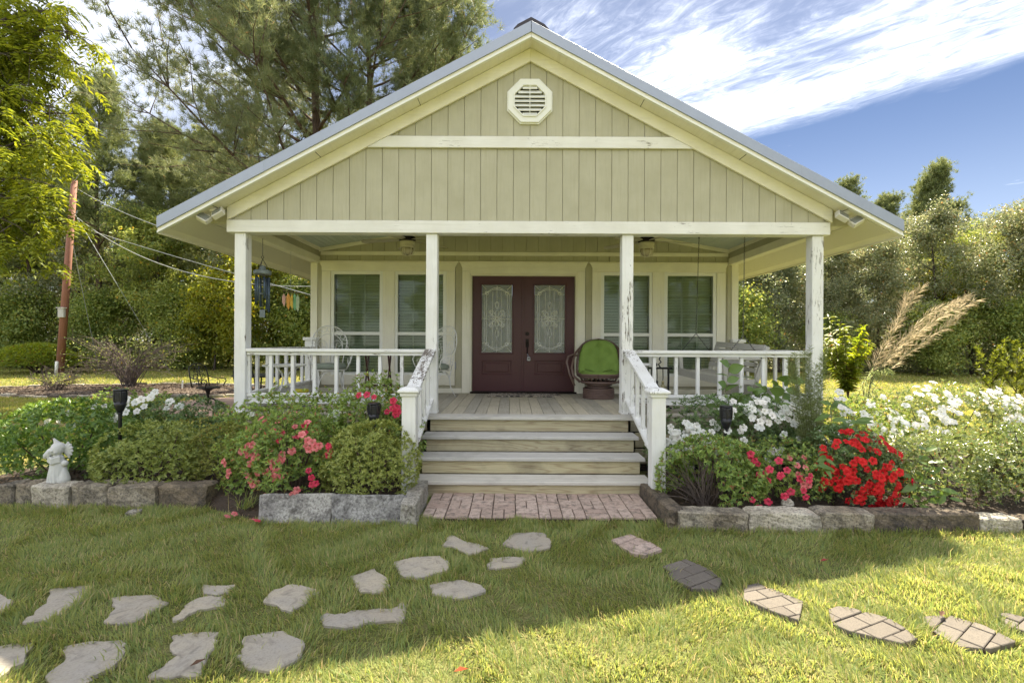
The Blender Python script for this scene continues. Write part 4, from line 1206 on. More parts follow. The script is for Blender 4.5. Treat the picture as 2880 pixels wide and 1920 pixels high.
MB().box(cx - 0.035, cx + 0.035, cy - 0.003, cy + 0.003, 1.90, 2.0).build('wind_sail', m_pat2, t)
cx, cy = -3.30, 7.2
t = thing('fish_chime', 'mobile of pink, orange and green glass pieces hanging from the side beam', 'wind chime', (cx, cy, 2.02))
MB().tube([(cx, cy, 2.93), (cx, cy, 2.335)], 0.002, 4).build('string', m_galv, t)
MB().tube([(cx - 0.12, cy, 2.34), (cx + 0.12, cy, 2.30)], 0.006, 6).build('branch', m_rat, t)
for k, (dx, c, z1, z0) in enumerate(((-0.10, (0.55, 0.30, 0.24), 2.30, 2.10), (-0.035, (0.62, 0.28, 0.02), 2.31, 2.05), (0.02, (0.55, 0.36, 0.03), 2.29, 2.06), (0.06, (0.13, 0.33, 0.14), 2.30, 2.04), (0.105, (0.34, 0.42, 0.24), 2.28, 2.02))):
    m = m_simple('coloured_glass', c, 0.2, 0, 0.25, 20)
    w_ = 0.028
    MB().prism([(cx + dx, z1), (cx + dx + w_, z1 - 0.05), (cx + dx + w_ * 0.8, z0 + 0.05), (cx + dx + 0.006, z0), (cx + dx - w_ * 0.8, z0 + 0.06), (cx + dx - w_, z1 - 0.06)], cy - 0.004, cy + 0.004).build('glass_drop', m, t, bevel=0.002)

# ---- floodlights under the rake
m_fl = m_simple('floodlight_body', (0.62, 0.60, 0.52), 0.5)
m_lens = m_simple('floodlight_lens', (0.20, 0.21, 0.18), 0.12, 0, 0.15)
def flood(x, label, sg):
    z = zs(x) - 0.005
    y = YF - 0.11
    t = thing('floodlight', label, 'floodlight', (x, y, z))
    MB().lathe([(0.01, z - 0.035), (0.045, z - 0.032), (0.055, z - 0.012), (0.055, z + 0.015), (0.01, z + 0.016)], (x, y, 0), 16).build('base', m_fl, t, smooth=True)
    for k, dx in enumerate((-0.085, 0.085)):
        M = Matrix.Translation((x + dx, y - 0.045, z - 0.085 + (0.03 * (1 if (dx > 0) == (sg < 0) else -1)))) @ Matrix.Rotation(rad((28, -30)[k]), 4, 'Y') @ Matrix.Rotation(rad(-38), 4, 'X')
        hd = MB().box(-0.072, 0.072, -0.035, 0.03, -0.052, 0.052, M).build('head', m_fl, t, bevel=0.006)
        MB().box(-0.058, 0.058, -0.040, -0.034, -0.038, 0.038, M).build('lens', m_lens, hd)
        MB().tube([(x + dx * 0.3, y, z - 0.03), tuple(M @ Vector((0, 0.03, 0)))], 0.010, 6).build('swivel_arm', m_fl, t)
flood(XC - 3.83, 'twin floodlight under the gable eave on the utility pole side', -1)
flood(XC + 3.83, 'twin floodlight under the gable eave above the tall plume grass', 1)
# ================================================================== THE GROUND
t = NT('lawn_soil'); v = t.coords((1, 1, 1), world=True)
a = t.noise(v, 0.5, 5, 0.6); b = t.noise(v, 9.0, 5, 0.65); c = t.noise(v, 70.0, 3, 0.7)
base = t.mix(t.ramp(a, [(0.35, 0.0), (0.65, 1.0)]), (0.135, 0.173, 0.048), (0.225, 0.232, 0.076))
base = t.mix(t.ramp(b, [(0.35, 0.0), (0.70, 0.8)]), base, (0.285, 0.247, 0.111))
base = t.mix(t.ramp(c, [(0.30, 0.8), (0.55, 0.0)]), base, (0.045, 0.053, 0.020))
t.col(base); t.rough(0.95); t.b.inputs['Specular IOR Level'].default_value = 0.1
t.bump(c, 0.8, 0.03)
m_lawn = t.m
g = raw_mesh('ground', np.array([(-250, -120, 0), (250, -120, 0), (250, 420, 0), (-250, 420, 0)], float), 4, np.array([0, 1, 2, 3]))
ground = tag(place('ground', g, m_lawn, (0, 0, 0)), kind='structure')

t = NT('bed_soil'); v = t.coords((1, 1, 1), world=True)
a = t.noise(v, 14.0, 6, 0.7); b = t.noise(v, 60.0, 3, 0.7)
t.col(t.mix(a, t.mix(b, (0.02, 0.014, 0.010), (0.05, 0.036, 0.026)), (0.10, 0.072, 0.050))); t.rough(0.95); t.bump(a, 1.0, 0.04); m_soil = t.m
def mound(name, poly, h, inset=0.25, m=m_soil):
    """low heap of soil over a ground polygon"""
    poly = [Vector((p[0], p[1], 0)) for p in poly]
    cen = sum(poly, Vector()) / len(poly)
    n = len(poly)
    vs_ = [(p.x, p.y, -0.02) for p in poly]
    rings = 4
    for k in range(1, rings + 1):
        f = k / rings
        for p in poly:
            q = p.lerp(cen, f * 0.75)
            vs_.append((q.x, q.y, h * math.sin(min(1, f * 1.5) * PI / 2) + NR.uniform(-0.01, 0.01)))
    fs_ = [(k * n + i, k * n + (i + 1) % n, (k + 1) * n + (i + 1) % n, (k + 1) * n + i) for k in range(rings) for i in range(n)]
    fs_.append(tuple(rings * n + i for i in range(n)))
    o = MB().add(vs_, fs_).build(name, m, smooth=True)
    return tag(o, kind='structure')
bedL = [(-0.97, 4.22), (-1.4, 4.25), (-2.3, 4.28), (-2.9, 4.6), (-4.0, 4.68), (-5.2, 4.72), (-6.1, 5.1), (-6.2, 6.0), (-5.0, 6.7), (-3.6, 6.3), (-3.3, 5.95), (-1.0, 5.93)]
bedR = [(1.46, 4.16), (2.4, 4.14), (3.6, 4.14), (5.0, 4.12), (6.4, 4.3), (7.2, 5.5), (6.8, 6.9), (5.2, 7.4), (3.95, 6.6), (3.8, 5.94), (1.46, 5.93)]
mound('flower_bed', bedL, 0.09)
mound('flower_bed', bedR, 0.09)

# ---- brick landing in front of the steps
m_brick = NT('pink_brick'); v = m_brick.coords()
a = m_brick.noise(v, 18, 5, 0.65); b = m_brick.noise(v, 130, 3)
oi = m_brick.N('ShaderNodeObjectInfo')
bc = m_brick.mix(oi.outputs['Random'], (0.42, 0.31, 0.25), (0.54, 0.42, 0.35))
bc = m_brick.mix(m_brick.ramp(a, [(0.46, 0.0), (0.68, 0.75)]), bc, (0.10, 0.09, 0.075))
m_brick.col(m_brick.mix(m_brick.ramp(b, [(0.3, 0.6), (0.5, 0.0)]), bc, (0.16, 0.12, 0.10))); m_brick.rough(0.95); m_brick.bump(b, 0.5, 0.004); m_brick = m_brick.m
m_gbrick = NT('grey_brick'); v = m_gbrick.coords()
a = m_gbrick.noise(v, 20, 5, 0.65); b = m_gbrick.noise(v, 140, 3)
oi = m_gbrick.N('ShaderNodeObjectInfo')
bc = m_gbrick.mix(oi.outputs['Random'], (0.135, 0.115, 0.095), (0.185, 0.16, 0.13))
m_gbrick.col(m_gbrick.mix(m_gbrick.ramp(b, [(0.32, 0.6), (0.52, 0.0)]), m_gbrick.mix(m_gbrick.ramp(a, [(0.5, 0.0), (0.75, 0.5)]), bc, (0.10, 0.09, 0.08)), (0.08, 0.07, 0.06))); m_gbrick.rough(0.95); m_gbrick.bump(b, 0.5, 0.004); m_gbrick = m_gbrick.m
PADX0, PADX1, PADY0, PADY1 = -0.80, 1.30, 4.28, 4.96
pad = tag(MB().box(PADX0 + 0.004, PADX1 - 0.004, PADY0 + 0.004, PADY1, -0.03, 0.030).build('brick_landing', m_soil), kind='structure')
brick_me = [MB().box(-0.0985, 0.0985, -0.0455, 0.0455, 0, 0.03).mesh('brick', bevel=0.004), MB().box(-0.0455, 0.0455, -0.0985, 0.0985, 0, 0.03).mesh('brick', bevel=0.004)]
nx, ny = 10, 3
cw, cl = (PADX1 - PADX0) / nx, (PADY1 - PADY0) / ny
for i in range(nx):
    for j in range(ny):
        x0, y0 = PADX0 + i * cw, PADY0 + j * cl
        for k in range(2):
            flat = (i + j + (i // 3)) % 2
            loc = (x0 + cw / 2, y0 + cl * (0.25 + 0.5 * k), 0.018) if flat else (x0 + cw * (0.25 + 0.5 * k), y0 + cl / 2, 0.018)
            o = place('brick', brick_me[0 if flat else 1], m_brick, Vector(loc) + Vector((0, 0, R.uniform(-0.004, 0.004))), pad)
            o.rotation_euler = (R.gauss(0, 0.012), R.gauss(0, 0.012), R.gauss(0, 0.012))
            o.scale = ((cw / 0.205), cl / 0.198 if not flat else cl / 2 / 0.098, 1) if flat else (cw / 2 / 0.098, cl / 0.205, 1)

# ---- flagstones and brick-faced pavers, outlines on the ground
def z6(pts): return [G(x / 2.45, 1460 + y / 2.45, 0.02) for x, y in pts]
def z7(pts): return [G(960 + x / 2.45, 1460 + y / 2.45, 0.02) for x, y in pts]
def z8(pts): return [G(1920 + x / 2.45, 1460 + y / 2.45, 0.02) for x, y in pts]
flags = [
 z6([(340, 470), (650, 445), (600, 500), (560, 570), (470, 610), (330, 690), (150, 700), (240, 620), (320, 570)]),
 z6([(-140, 520), (0, 500), (60, 540), (80, 570), (50, 620), (-60, 650), (-200, 640)]),
 z6([(760, 530), (900, 520), (1060, 510), (1170, 560), (1080, 610), (960, 680), (850, 710), (710, 690), (800, 600), (780, 560)]),
 z6([(1400, 440), (1630, 440), (1580, 490), (1500, 515), (1400, 500)]),
 z6([(1380, 530), (1540, 520), (1560, 590), (1380, 610), (1280, 660), (1190, 690), (1250, 620), (1310, 560)]),
 z6([(1880, 480), (2000, 440), (2200, 480), (2130, 560), (2010, 630), (1920, 590), (1810, 560)]),
 z6([(-150, 900), (0, 870), (220, 845), (230, 870), (180, 920), (190, 960), (60, 1040), (-40, 1120), (-250, 1080)]),
 z6([(500, 860), (840, 830), (870, 900), (840, 950), (740, 1030), (620, 1080), (560, 1170), (380, 1190), (310, 1080), (440, 980), (430, 900)]),
 z6([(1180, 790), (1520, 765), (1490, 850), (1440, 920), (1400, 1000), (1390, 1060), (1150, 1080), (1010, 1070), (1130, 1000), (1230, 920), (1170, 880)]),
 z6([(1680, 800), (1960, 760), (2100, 830), (2080, 930), (1980, 990), (1900, 1040), (1760, 1020), (1640, 950), (1660, 890)]),
 z7([(-130, 650), (0, 640), (100, 620), (330, 610), (440, 560), (450, 600), (430, 690), (300, 690), (150, 710), (30, 740), (-130, 720)]),
 z7([(60, 380), (230, 325), (330, 400), (340, 450), (280, 490), (130, 490), (100, 430)]),
 z7([(360, 290), (520, 255), (680, 248), (750, 300), (740, 345), (640, 370), (540, 400), (410, 380), (380, 330)]),
 z7([(600, 450), (720, 425), (840, 415), (970, 450), (1000, 490), (880, 525), (750, 535), (620, 500)]),
 z7([(720, 130), (760, 100), (880, 150), (1020, 190), (960, 215), (880, 235), (790, 190), (690, 170)]),
 z7([(1150, 130), (1190, 90), (1390, 90), (1440, 130), (1440, 190), (1280, 215), (1150, 175), (1110, 165)]),
 z7([(1030, 260), (1170, 250), (1280, 260), (1250, 300), (1130, 320), (1010, 330), (1020, 290)]),
]
pavers = [
 (z7([(1855, 145), (1990, 105), (2140, 165), (2210, 210), (2090, 255), (2000, 235)]), m_brick, 38),
 ([G(x * 1.2245, y * 1.2245, 0.02) for x, y in ((1520, 1300), (1572, 1283), (1622, 1305), (1660, 1332), (1648, 1354), (1590, 1352), (1545, 1332))], m_gbrick, 30),
 (z8([(430, 460), (520, 440), (560, 490), (830, 570), (800, 705), (620, 645), (410, 550)]), m_gbrick, 18),
 (z8([(1000, 600), (1150, 615), (1400, 675), (1540, 760), (1620, 830), (1510, 865), (1350, 810), (1150, 775), (1020, 720)]), m_gbrick, 24),
 (z8([(1620, 680), (1850, 665), (2080, 740), (2300, 850), (2120, 900), (1900, 880), (1750, 790)]), m_gbrick, 34),
 (z8([(2130, 650), (2250, 655), (2420, 700), (2520, 790), (2400, 800), (2250, 740)]), m_gbrick, 30),
]
m_flag = NT('tan_flagstone'); v = m_flag.coords()
a = m_flag.noise(v, 3.5, 6, 0.6, 0.3); b = m_flag.noise(v, 90, 4, 0.65); c = m_flag.noise(v, 9, 5, 0.6, 1.5)
oi = m_flag.N('ShaderNodeObjectInfo')
fc = m_flag.mix(oi.outputs['Random'], (0.37, 0.32, 0.245), (0.46, 0.40, 0.30))
fc = m_flag.mix(m_flag.ramp(a, [(0.35, 0.0), (0.7, 1.0)]), fc, (0.35, 0.32, 0.275))
fc = m_flag.mix(m_flag.ramp(c, [(0.52, 0.0), (0.70, 0.75)]), fc, (0.17, 0.15, 0.125))
m_flag.col(m_flag.mix(m_flag.ramp(b, [(0.32, 0.45), (0.52, 0.0)]), fc, (0.20, 0.18, 0.15))); m_flag.rough(0.9)
ad = m_flag.N('ShaderNodeMath', operation='MULTIPLY_ADD'); ad.inputs[1].default_value = 0.2; m_flag.link(b, ad.inputs[0]); m_flag.link(c, ad.inputs[2])
m_flag.bump(ad.outputs[0], 0.7, 0.012); m_flag = m_flag.m
path = tag(thing('flagstone_path', None, None, (-0.5, 3.2, 0)), kind='structure')
blocked = []
for poly in flags:
    cen = sum(poly, Vector()) / len(poly)
    pts = []
    n = len(poly)
    for i in range(n):       # knobbly broken edge
        p, q = poly[i], poly[(i + 1) % n]
        for k in range(3):
            s = p.lerp(q, k / 3.0)
            if k: s += Vector((NR.normal(0, 0.010), NR.normal(0, 0.010), 0))
            pts.append((s.x, s.y))
    MB().prism(pts, -0.02, 0.019 + R.uniform(-0.003, 0.003), 'xyz').build('flagstone', m_flag, path, bevel=0.007)
    blocked.append(np.array([(p.x, p.y) for p in poly]))
bpath = tag(thing('brick_paver_path', None, None, (2.0, 3.2, 0)), kind='structure')
def clip_convex(poly, clip):
    n = len(clip)
    area = sum(clip[i][0] * clip[(i + 1) % n][1] - clip[(i + 1) % n][0] * clip[i][1] for i in range(n))
    cl_ = clip if area > 0 else clip[::-1]
    for i in range(n):
        (x1, y1), (x2, y2) = cl_[i], cl_[(i + 1) % n]
        a_, b_ = (y2 - y1), -(x2 - x1)
        poly = clip_poly(poly, a_, b_, a_ * x1 + b_ * y1)
        if len(poly) < 3: return []
    return poly
def hull(pts):
    pts = sorted(pts); o = []
    for rev in (0, 1):
        h = []
        for p in (pts[::-1] if rev else pts):
            while len(h) > 1 and (h[-1][0] - h[-2][0]) * (p[1] - h[-2][1]) - (h[-1][1] - h[-2][1]) * (p[0] - h[-2][0]) <= 0: h.pop()
            h.append(p)
        o += h[:-1]
    return o
for poly, m, ang in pavers:
    cl_ = hull([(p.x, p.y) for p in poly])
    cen = sum(poly, Vector()) / len(poly)
    ca, sa = math.cos(rad(ang)), math.sin(rad(ang))
    MB().prism([(cen.x + (p[0] - cen.x) * 0.98, cen.y + (p[1] - cen.y) * 0.98) for p in cl_], -0.02, 0.016, 'xyz').build('paver_slab', m_soil, bpath)
    for i in range(-5, 6):
        for j in range(-5, 6):
            x0, y0 = i * 0.20 + (0.10 if j % 2 else 0), j * 0.10
            rect = [(x0 + 0.003, y0 + 0.003), (x0 + 0.197, y0 + 0.003), (x0 + 0.197, y0 + 0.097), (x0 + 0.003, y0 + 0.097)]
            rect = [(cen.x + x * ca - y * sa, cen.y + x * sa + y * ca) for x, y in rect]
            rp = clip_convex(rect, cl_)
            if len(rp) < 3: continue
            ar = abs(sum(rp[k][0] * rp[(k + 1) % len(rp)][1] - rp[(k + 1) % len(rp)][0] * rp[k][1] for k in range(len(rp)))) / 2
            if ar < 0.0012: continue
            MB().prism(rp, 0.0, 0.029 + R.uniform(-0.003, 0.003), 'xyz').build('brick', m, bpath, bevel=0.0035)
    blocked.append(np.array(cl_))

# ---- stone borders
m_lime = m_stone('limestone_block', (0.480, 0.437, 0.347), (0.360, 0.307, 0.224), darkness=0.75, scale=7)
m_limed = m_stone('stained_limestone', (0.288, 0.236, 0.168), (0.204, 0.165, 0.123), darkness=0.9, scale=8)
m_limew = m_stone('pale_limestone', (0.624, 0.590, 0.504), (0.504, 0.460, 0.370), darkness=0.45, scale=6)
m_slab = m_stone('grey_slab', (0.480, 0.472, 0.437), (0.336, 0.330, 0.314), darkness=0.8, scale=6)
def rock(name, m, parent, cx, cy, lx, ly, lz, rz=0.0, tilt=0.0, seed=0, z0=-0.04, rough=0.10):
    """quarried block: subdivided box with chipped, uneven faces"""
    rr = np.random.default_rng(seed)
    bm = bmesh.new()
    bmesh.ops.create_cube(bm, size=1.0)
    bmesh.ops.bevel(bm, geom=list(bm.edges), offset=0.06, segments=1, affect='EDGES')
    bmesh.ops.subdivide_edges(bm, edges=[e for e in bm.edges if e.calc_length() > 0.5], cuts=7, use_grid_fill=True)
    ph = rr.uniform(0, 6.28, 9)
    for vtx in bm.verts:
        c_ = vtx.co
        dx = 0.5 * math.sin(c_.x * 5.1 + ph[0] + c_.z * 3) + 0.5 * math.sin(c_.y * 6.3 + ph[1]) + 0.4 * math.sin(c_.x * 11 + ph[2])
        dz = 0.5 * math.sin(c_.x * 4.3 + ph[3]) + 0.5 * math.sin(c_.y * 5.7 + ph[4] + c_.x * 2) + 0.3 * math.sin(c_.x * 13 + ph[5])
        k = 0.5 if c_.z < -0.4 else 1.0
        dx += 0.35 * math.sin(c_.x * 23 + ph[7] + 4 * c_.z) * math.sin(c_.z * 17 + ph[8]); dz += 0.3 * math.sin(c_.x * 27 + ph[1]) * math.sin(c_.y * 19 + ph[2])
        vtx.co = Vector((c_.x * lx * (1 + 0.04 * math.sin(c_.z * 4 + ph[6])), (c_.y + rough * 0.45 * dx * k + rr.normal(0, 0.008)) * ly, (c_.z + 0.5) * lz + (rough * 0.4 * dz * lz * k if c_.z > 0 else 0) + rr.normal(0, 0.0015)))
    me = bpy.data.meshes.new(name); bm.to_mesh(me); bm.free()
    return place(name, me, m, (cx, cy, z0), parent, (tilt, 0, rz))
# left bed, far part: line of blocks at the lawn
sbl = thing('stone_border', 'row of weathered limestone blocks edging the bed with the statue', 'stone border', (-4.0, 4.62, 0))
xs = [(-40, 14), (14, 64), (64, 174), (176, 288), (290, 422), (426, 569)]
for k, (a, b) in enumerate(xs):
    pa, pb_ = G(a, 1437), G(b, 1437)
    dark = (m_lime, m_lime, m_limew, m_lime, m_lime, m_limed)[k]
    rock('stone', dark, sbl, (pa.x + pb_.x) / 2, 4.66 + 0.02 * (k % 2), (pb_.x - pa.x) * 1.0, 0.20, 0.26, R.uniform(-0.03, 0.03), 0.0, 40 + k)
# leaning slabs
sbm = thing('leaning_slab_border', 'two grey stone slabs leaning back against the pink azalea bed', 'stone border', (-1.5, 4.3, 0))
for k, (a, b) in enumerate(((724, 930), (932, 1134))):
    pa, pb_ = P(a, 1470, 4.27), P(b, 1480, 4.22)
    rock('slab', m_slab, sbm, (pa.x + pb_.x) / 2, 4.27 - 0.02 * k, (pb_.x - pa.x) * 0.99, 0.09, 0.265, 0.0, rad(-22), 60 + k, -0.03, 0.06)
sbp = thing('pale_block_border', 'pale limestone block lying alongside the brick landing by the round bush', 'stone border', (-0.9, 4.5, 0))
rock('stone', m_limew, sbp, -0.895, 4.52, 0.15, 0.74, 0.24, 0.03, 0, 71, -0.03, 0.04)
# right bed
sbr = thing('stone_border', 'row of stained limestone blocks edging the bed of red azaleas', 'stone border', (2.8, 4.1, 0))
rock('stone', m_limed, sbr, 1.40, 4.56, 0.15, 0.80, 0.20, 0.05, 0, 81, -0.03, 0.05)
for k, (a, b, m, h) in enumerate(((1903, 2096, m_lime, 0.185), (2099, 2290, m_limew, 0.19), (2292, 2438, m_lime, 0.20), (2442, 2590, m_limed, 0.19), (2592, 2736, m_limed, 0.19), (2740, 2852, m_limew, 0.15), (2862, 2990, m_limed, 0.14))):
    pa, pb_ = P(a, 1480, 4.16), P(b, 1480, 4.16)
    rock('stone', m, sbr, (pa.x + pb_.x) / 2, 4.17 + R.uniform(-0.01, 0.015), (pb_.x - pa.x) * 1.0, 0.18, h, R.uniform(-0.03, 0.03), 0, 90 + k, -0.03)
st = rock('loose_stone', m_limew, None, G(386, 1443).x, 4.42, 0.11, 0.08, 0.06, 0.3, 0, 5, -0.02, 0.2)
tag(st, 'small pale loose stone lying in the grass before the limestone border', 'stone')

# ---- grass blades
def inpoly(x, y, poly):
    inside = np.zeros(len(x), bool)
    n = len(poly)
    for i in range(n):
        x1, y1 = poly[i]; x2, y2 = poly[(i + 1) % n]
        c_ = ((y1 > y) != (y2 > y)) & (x < (x2 - x1) * (y - y1) / (y2 - y1 + 1e-12) + x1)
        inside ^= c_
    return inside
def shrink(poly, d):
    c_ = poly.mean(0); r_ = np.linalg.norm(poly - c_, axis=1, keepdims=True)
    return c_ + (poly - c_) * np.maximum(0.2, (r_ - d) / r_)
def grass_mesh(name, X, Y, L, W, lean, rng, z0=0.0):
    n = len(X)
    az = 2.2 * np.sin(X * 2.9 + 1.7 * np.sin(Y * 2.1)) + 2.4 * np.sin(Y * 4.3 + 1.9 * np.sin(X * 3.3)) + rng.normal(0, 0.85, n)      # the turf lies in swirls
    ln = np.abs(rng.normal(lean, 0.28, n))
    dirx, diry = np.cos(az) * np.sin(ln), np.sin(az) * np.sin(ln)
    az2 = az + rng.normal(PI / 2, 0.5, n)
    sx, sy = np.cos(az2) * W / 2, np.sin(az2) * W / 2
    z = np.full(n, z0)
    up = np.cos(ln)
    b0 = np.stack([X - sx, Y - sy, z], 1); b1 = np.stack([X + sx, Y + sy, z], 1)
    mx_, my_ = X + dirx * L * 0.42, Y + diry * L * 0.42; mz = z + up * L * 0.58
    c0 = np.stack([mx_ - sx * 0.8, my_ - sy * 0.8, mz], 1); c1 = np.stack([mx_ + sx * 0.8, my_ + sy * 0.8, mz], 1)
    tp = np.stack([X + dirx * L * 1.05, Y + diry * L * 1.05, z + up * L * 0.92], 1)
    V = np.stack([b0, b1, c0, c1, tp], 1).reshape(-1, 3)
    o = np.arange(n)[:, None] * 5
    idx = np.concatenate([o, o + 1, o + 2, o + 1, o + 3, o + 2, o + 2, o + 3, o + 4], 1).ravel()
    return raw_mesh(name, V, 3, idx)
m_grass = m_leaf('grass_blade', (0.175, 0.262, 0.098), (0.355, 0.385, 0.130), trans=0.45, rough=0.5, spec=0.25, c3=(0.62, 0.50, 0.28), p3=0.17)
m_grass2 = m_leaf('grass_blade_far', (0.206, 0.265, 0.074), (0.383, 0.389, 0.115), trans=0.42, rough=0.55, spec=0.15, c3=(0.643, 0.496, 0.277), p3=0.18)
rg = np.random.default_rng(3)
def lawn_points(n, x0, x1, y0, y1, margin=1.22, wide=2.2):
    X = rg.uniform(x0, x1, n); Y = rg.uniform(y0, y1, n)
    ok = (np.abs(X) < Y * 1.06 * margin + wide)
    ok &= ~((X > PADX0 + 0.0) & (X < PADX1 - 0.0) & (Y > PADY0 + 0.01) & (Y < 5.1))
    for b_ in blocked: ok &= ~inpoly(X, Y, shrink(b_, 0.018)) & ~inpoly(X, Y + 0.030, shrink(b_, 0.02))
    for b_ in (bedL, bedR): ok &= ~inpoly(X, Y, b_)
    ok &= ~((X > -5.4) & (X < -2.9) & (Y > 4.55) & (Y < 4.9))
    ok &= ~((X > -2.15) & (X < -0.82) & (Y > 4.23) & (Y < 4.9)) & ~((X > 1.3) & (X < 5.2) & (Y > 4.10) & (Y < 4.9))
    ok &= ~((X > XC - 3.7) & (X < XC + 3.7) & (Y > 5.9))
    return X[ok], Y[ok]
X, Y = lawn_points(470000, -7.6, 7.6, 1.3, 4.9)
# patchy height: longer tufts here and there and along the stones
pat = 0.5 + 0.5 * np.sin(X * 3.1 + 1.3 * np.sin(Y * 2.7)) * np.sin(Y * 3.7 + 1.1 * np.sin(X * 2.3))
pat2 = 0.5 + 0.5 * np.sin(X * 8.3 + 2.1 * np.sin(Y * 6.1)) * np.sin(Y * 9.1 + 1.7 * np.sin(X * 7.3))
Lb = rg.uniform(0.026, 0.058, len(X)) * (0.62 + 0.50 * pat + 0.55 * pat2 ** 2)
kp = rg.random(len(X)) < 0.45 + 0.55 * np.clip(pat * 0.6 + pat2 * 0.8, 0, 1)      # thin spots
X, Y, Lb = X[kp], Y[kp], Lb[kp]
near = np.zeros(len(X), bool)
for b_ in blocked:
    near |= inpoly(X, Y, shrink(b_, -0.07))
near |= (X > PADX0 - 0.1) & (X < PADX1 + 0.1) & (Y > PADY0 - 0.16)
near |= (Y > 4.0) & (X > 1.3)
near |= (Y > 4.4) & (X < -2.8)
Lb = np.where(near, Lb * 1.45, Lb)
fr_ = np.zeros(len(X), bool)
for b_ in blocked: fr_ |= inpoly(X, Y + 0.09, b_)
Lb = np.where(fr_, Lb * 0.55, Lb)
gr = place('grass', grass_mesh('grass', X, Y, Lb, 0.0050, 0.66, rg), m_grass, (0, 0, 0)); tag(gr, 'short green lawn grass round the stepping stones', 'grass', kind='stuff')
# longer tufts against the landing, stones and border
XT, YT = [], []
LT = []
while len(LT) < 420:
    y_ = R.uniform(2.1, 4.1); x_ = R.uniform(-1.15, 1.15) * y_
    pt = np.array([x_]), np.array([y_ + 0.03])
    if any(inpoly(pt[0], pt[1], shrink(b_, 0.0))[0] for b_ in blocked): continue
    LT.append((x_, y_, R.randint(10, 26), R.uniform(0.02, 0.05)))
for cx, cy, n, s in [(-0.35 + 0.21 * k + R.uniform(-0.08, 0.08), 4.22 + R.uniform(-0.03, 0.02), 60, 0.035) for k in range(9)] + [(R.uniform(-0.7, 1.4), 4.16 + R.uniform(-0.12, 0.05), 50, 0.05) for k in range(14)] + [(R.uniform(1.5, 4.8), 4.06, 30, 0.04) for k in range(20)] + [(R.uniform(-5.0, -2.9), 4.50, 30, 0.04) for k in range(22)] + LT:
    XT.append(rg.normal(cx, s, n)); YT.append(rg.normal(cy, s * 0.7, n))
XT, YT = np.concatenate(XT), np.concatenate(YT)
tg = place('grass', grass_mesh('grass', XT, YT, rg.uniform(0.05, 0.10, len(XT)), 0.0052, 0.60, rg), m_grass, (0, 0, 0)); tag(tg, 'longer grass tufts along the stone borders and brick landing', 'grass', kind='stuff')
# side and far lawns
X1, Y1 = lawn_points(150000, -20, -3.4, 4.9, 13, 1.05)
X2, Y2 = lawn_points(90000, 3.9, 20, 4.9, 13, 1.05)
X3, Y3 = lawn_points(110000, -30, 30, 13, 26, 1.05)
Xa, Ya = np.concatenate([X1, X2, X3]), np.concatenate([Y1, Y2, Y3])
ok = ~((np.abs(Xa - XC) < 3.75) & (Ya < 16.2))
ok &= ~(((Xa + 11.6) / 4.7) ** 2 + ((Ya - 14.9) / 2.0) ** 2 < 1) & ~(((Xa + 6.3) / 2.2) ** 2 + ((Ya - 11.9) / 2.0) ** 2 < 1)
Xa, Ya = Xa[ok], Ya[ok]
fg = place('grass', grass_mesh('grass', Xa, Ya, rg.uniform(0.04, 0.075, len(Xa)) * (1 + Ya / 45), 0.006 + 0.0009 * Ya, 0.5, rg), m_grass2, (0, 0, 0)); tag(fg, 'open lawn grass beside and behind the house', 'grass', kind='stuff')

# ---- fallen leaves and petals
def petal_mesh(name, r, c):
    mb = MB()
    for k in range(5):
        a = 2 * PI * k / 5
        d, s = Vector((math.cos(a), math.sin(a), 0)), Vector((-math.sin(a), math.cos(a), 0))
        mb.add([d * r * 0.08 - Vector((0, 0, r * 0.38)), d * r * 0.55 + s * r * 0.46 + Vector((0, 0, r * 0.02)), d * r * 0.62 + Vector((0, 0, -r * 0.04)), d * r * 0.55 - s * r * 0.46 + Vector((0, 0, r * 0.02)), d * r * 1.0 + s * r * 0.30 - Vector((0, 0, r * 0.12)), d * r * 1.0 - s * r * 0.30 - Vector((0, 0, r * 0.12))],
               [(0, 2, 1), (0, 3, 2), (1, 2, 4), (2, 5, 4), (2, 3, 5)])
    for k in range(4):
        a = 2 * PI * k / 4 + 0.4
        mb.tube([(0, 0, -r * 0.3), (0.10 * r * math.cos(a), 0.10 * r * math.sin(a), r * 0.15), (0.2 * r * math.cos(a), 0.2 * r * math.sin(a), r * 0.42)], r * 0.018, 3)
    return mb.mesh(name)
def m_petal(name, c1, c2):
    return m_leaf(name, c1, c2, trans=0.30, rough=0.6, spec=0.2)
m_pink = m_petal('pink_petal', (0.62, 0.10, 0.12), (0.78, 0.30, 0.30))
m_redp = m_petal('red_petal', (0.50, 0.012, 0.016), (0.68, 0.035, 0.032))
m_rose = m_petal('rose_petal', (0.55, 0.025, 0.075), (0.72, 0.09, 0.15))
m_whp = m_petal('white_petal', (0.78, 0.78, 0.80), (0.84, 0.84, 0.82))
fb_me = petal_mesh('fallen_blossom', 0.030, None)
for px, py, m, c in ((640, 1450, m_pink, 'pink'), (660, 1443, m_pink, 'pink'), (712, 1458, m_pink, 'pink'), (724, 1462, m_rose, 'pink')):
    p = G(px, py, 0.05)
    o = place('fallen_blossom', fb_me.copy(), m, p, None, (R.uniform(-.5, .5), R.uniform(-.5, .5), R.uniform(0, 6)), 1.0)
    tag(o, 'fallen pink blossom lying on the ground below the pink azalea', 'blossom', 'fallen pink blossoms')
m_orl = m_simple('orange_leaf', (0.50, 0.09, 0.02), 0.6); m_redl = m_simple('dark_red_leaf', (0.25, 0.02, 0.015), 0.6); m_brl = m_simple('brown_leaf', (0.10, 0.045, 0.02), 0.7)
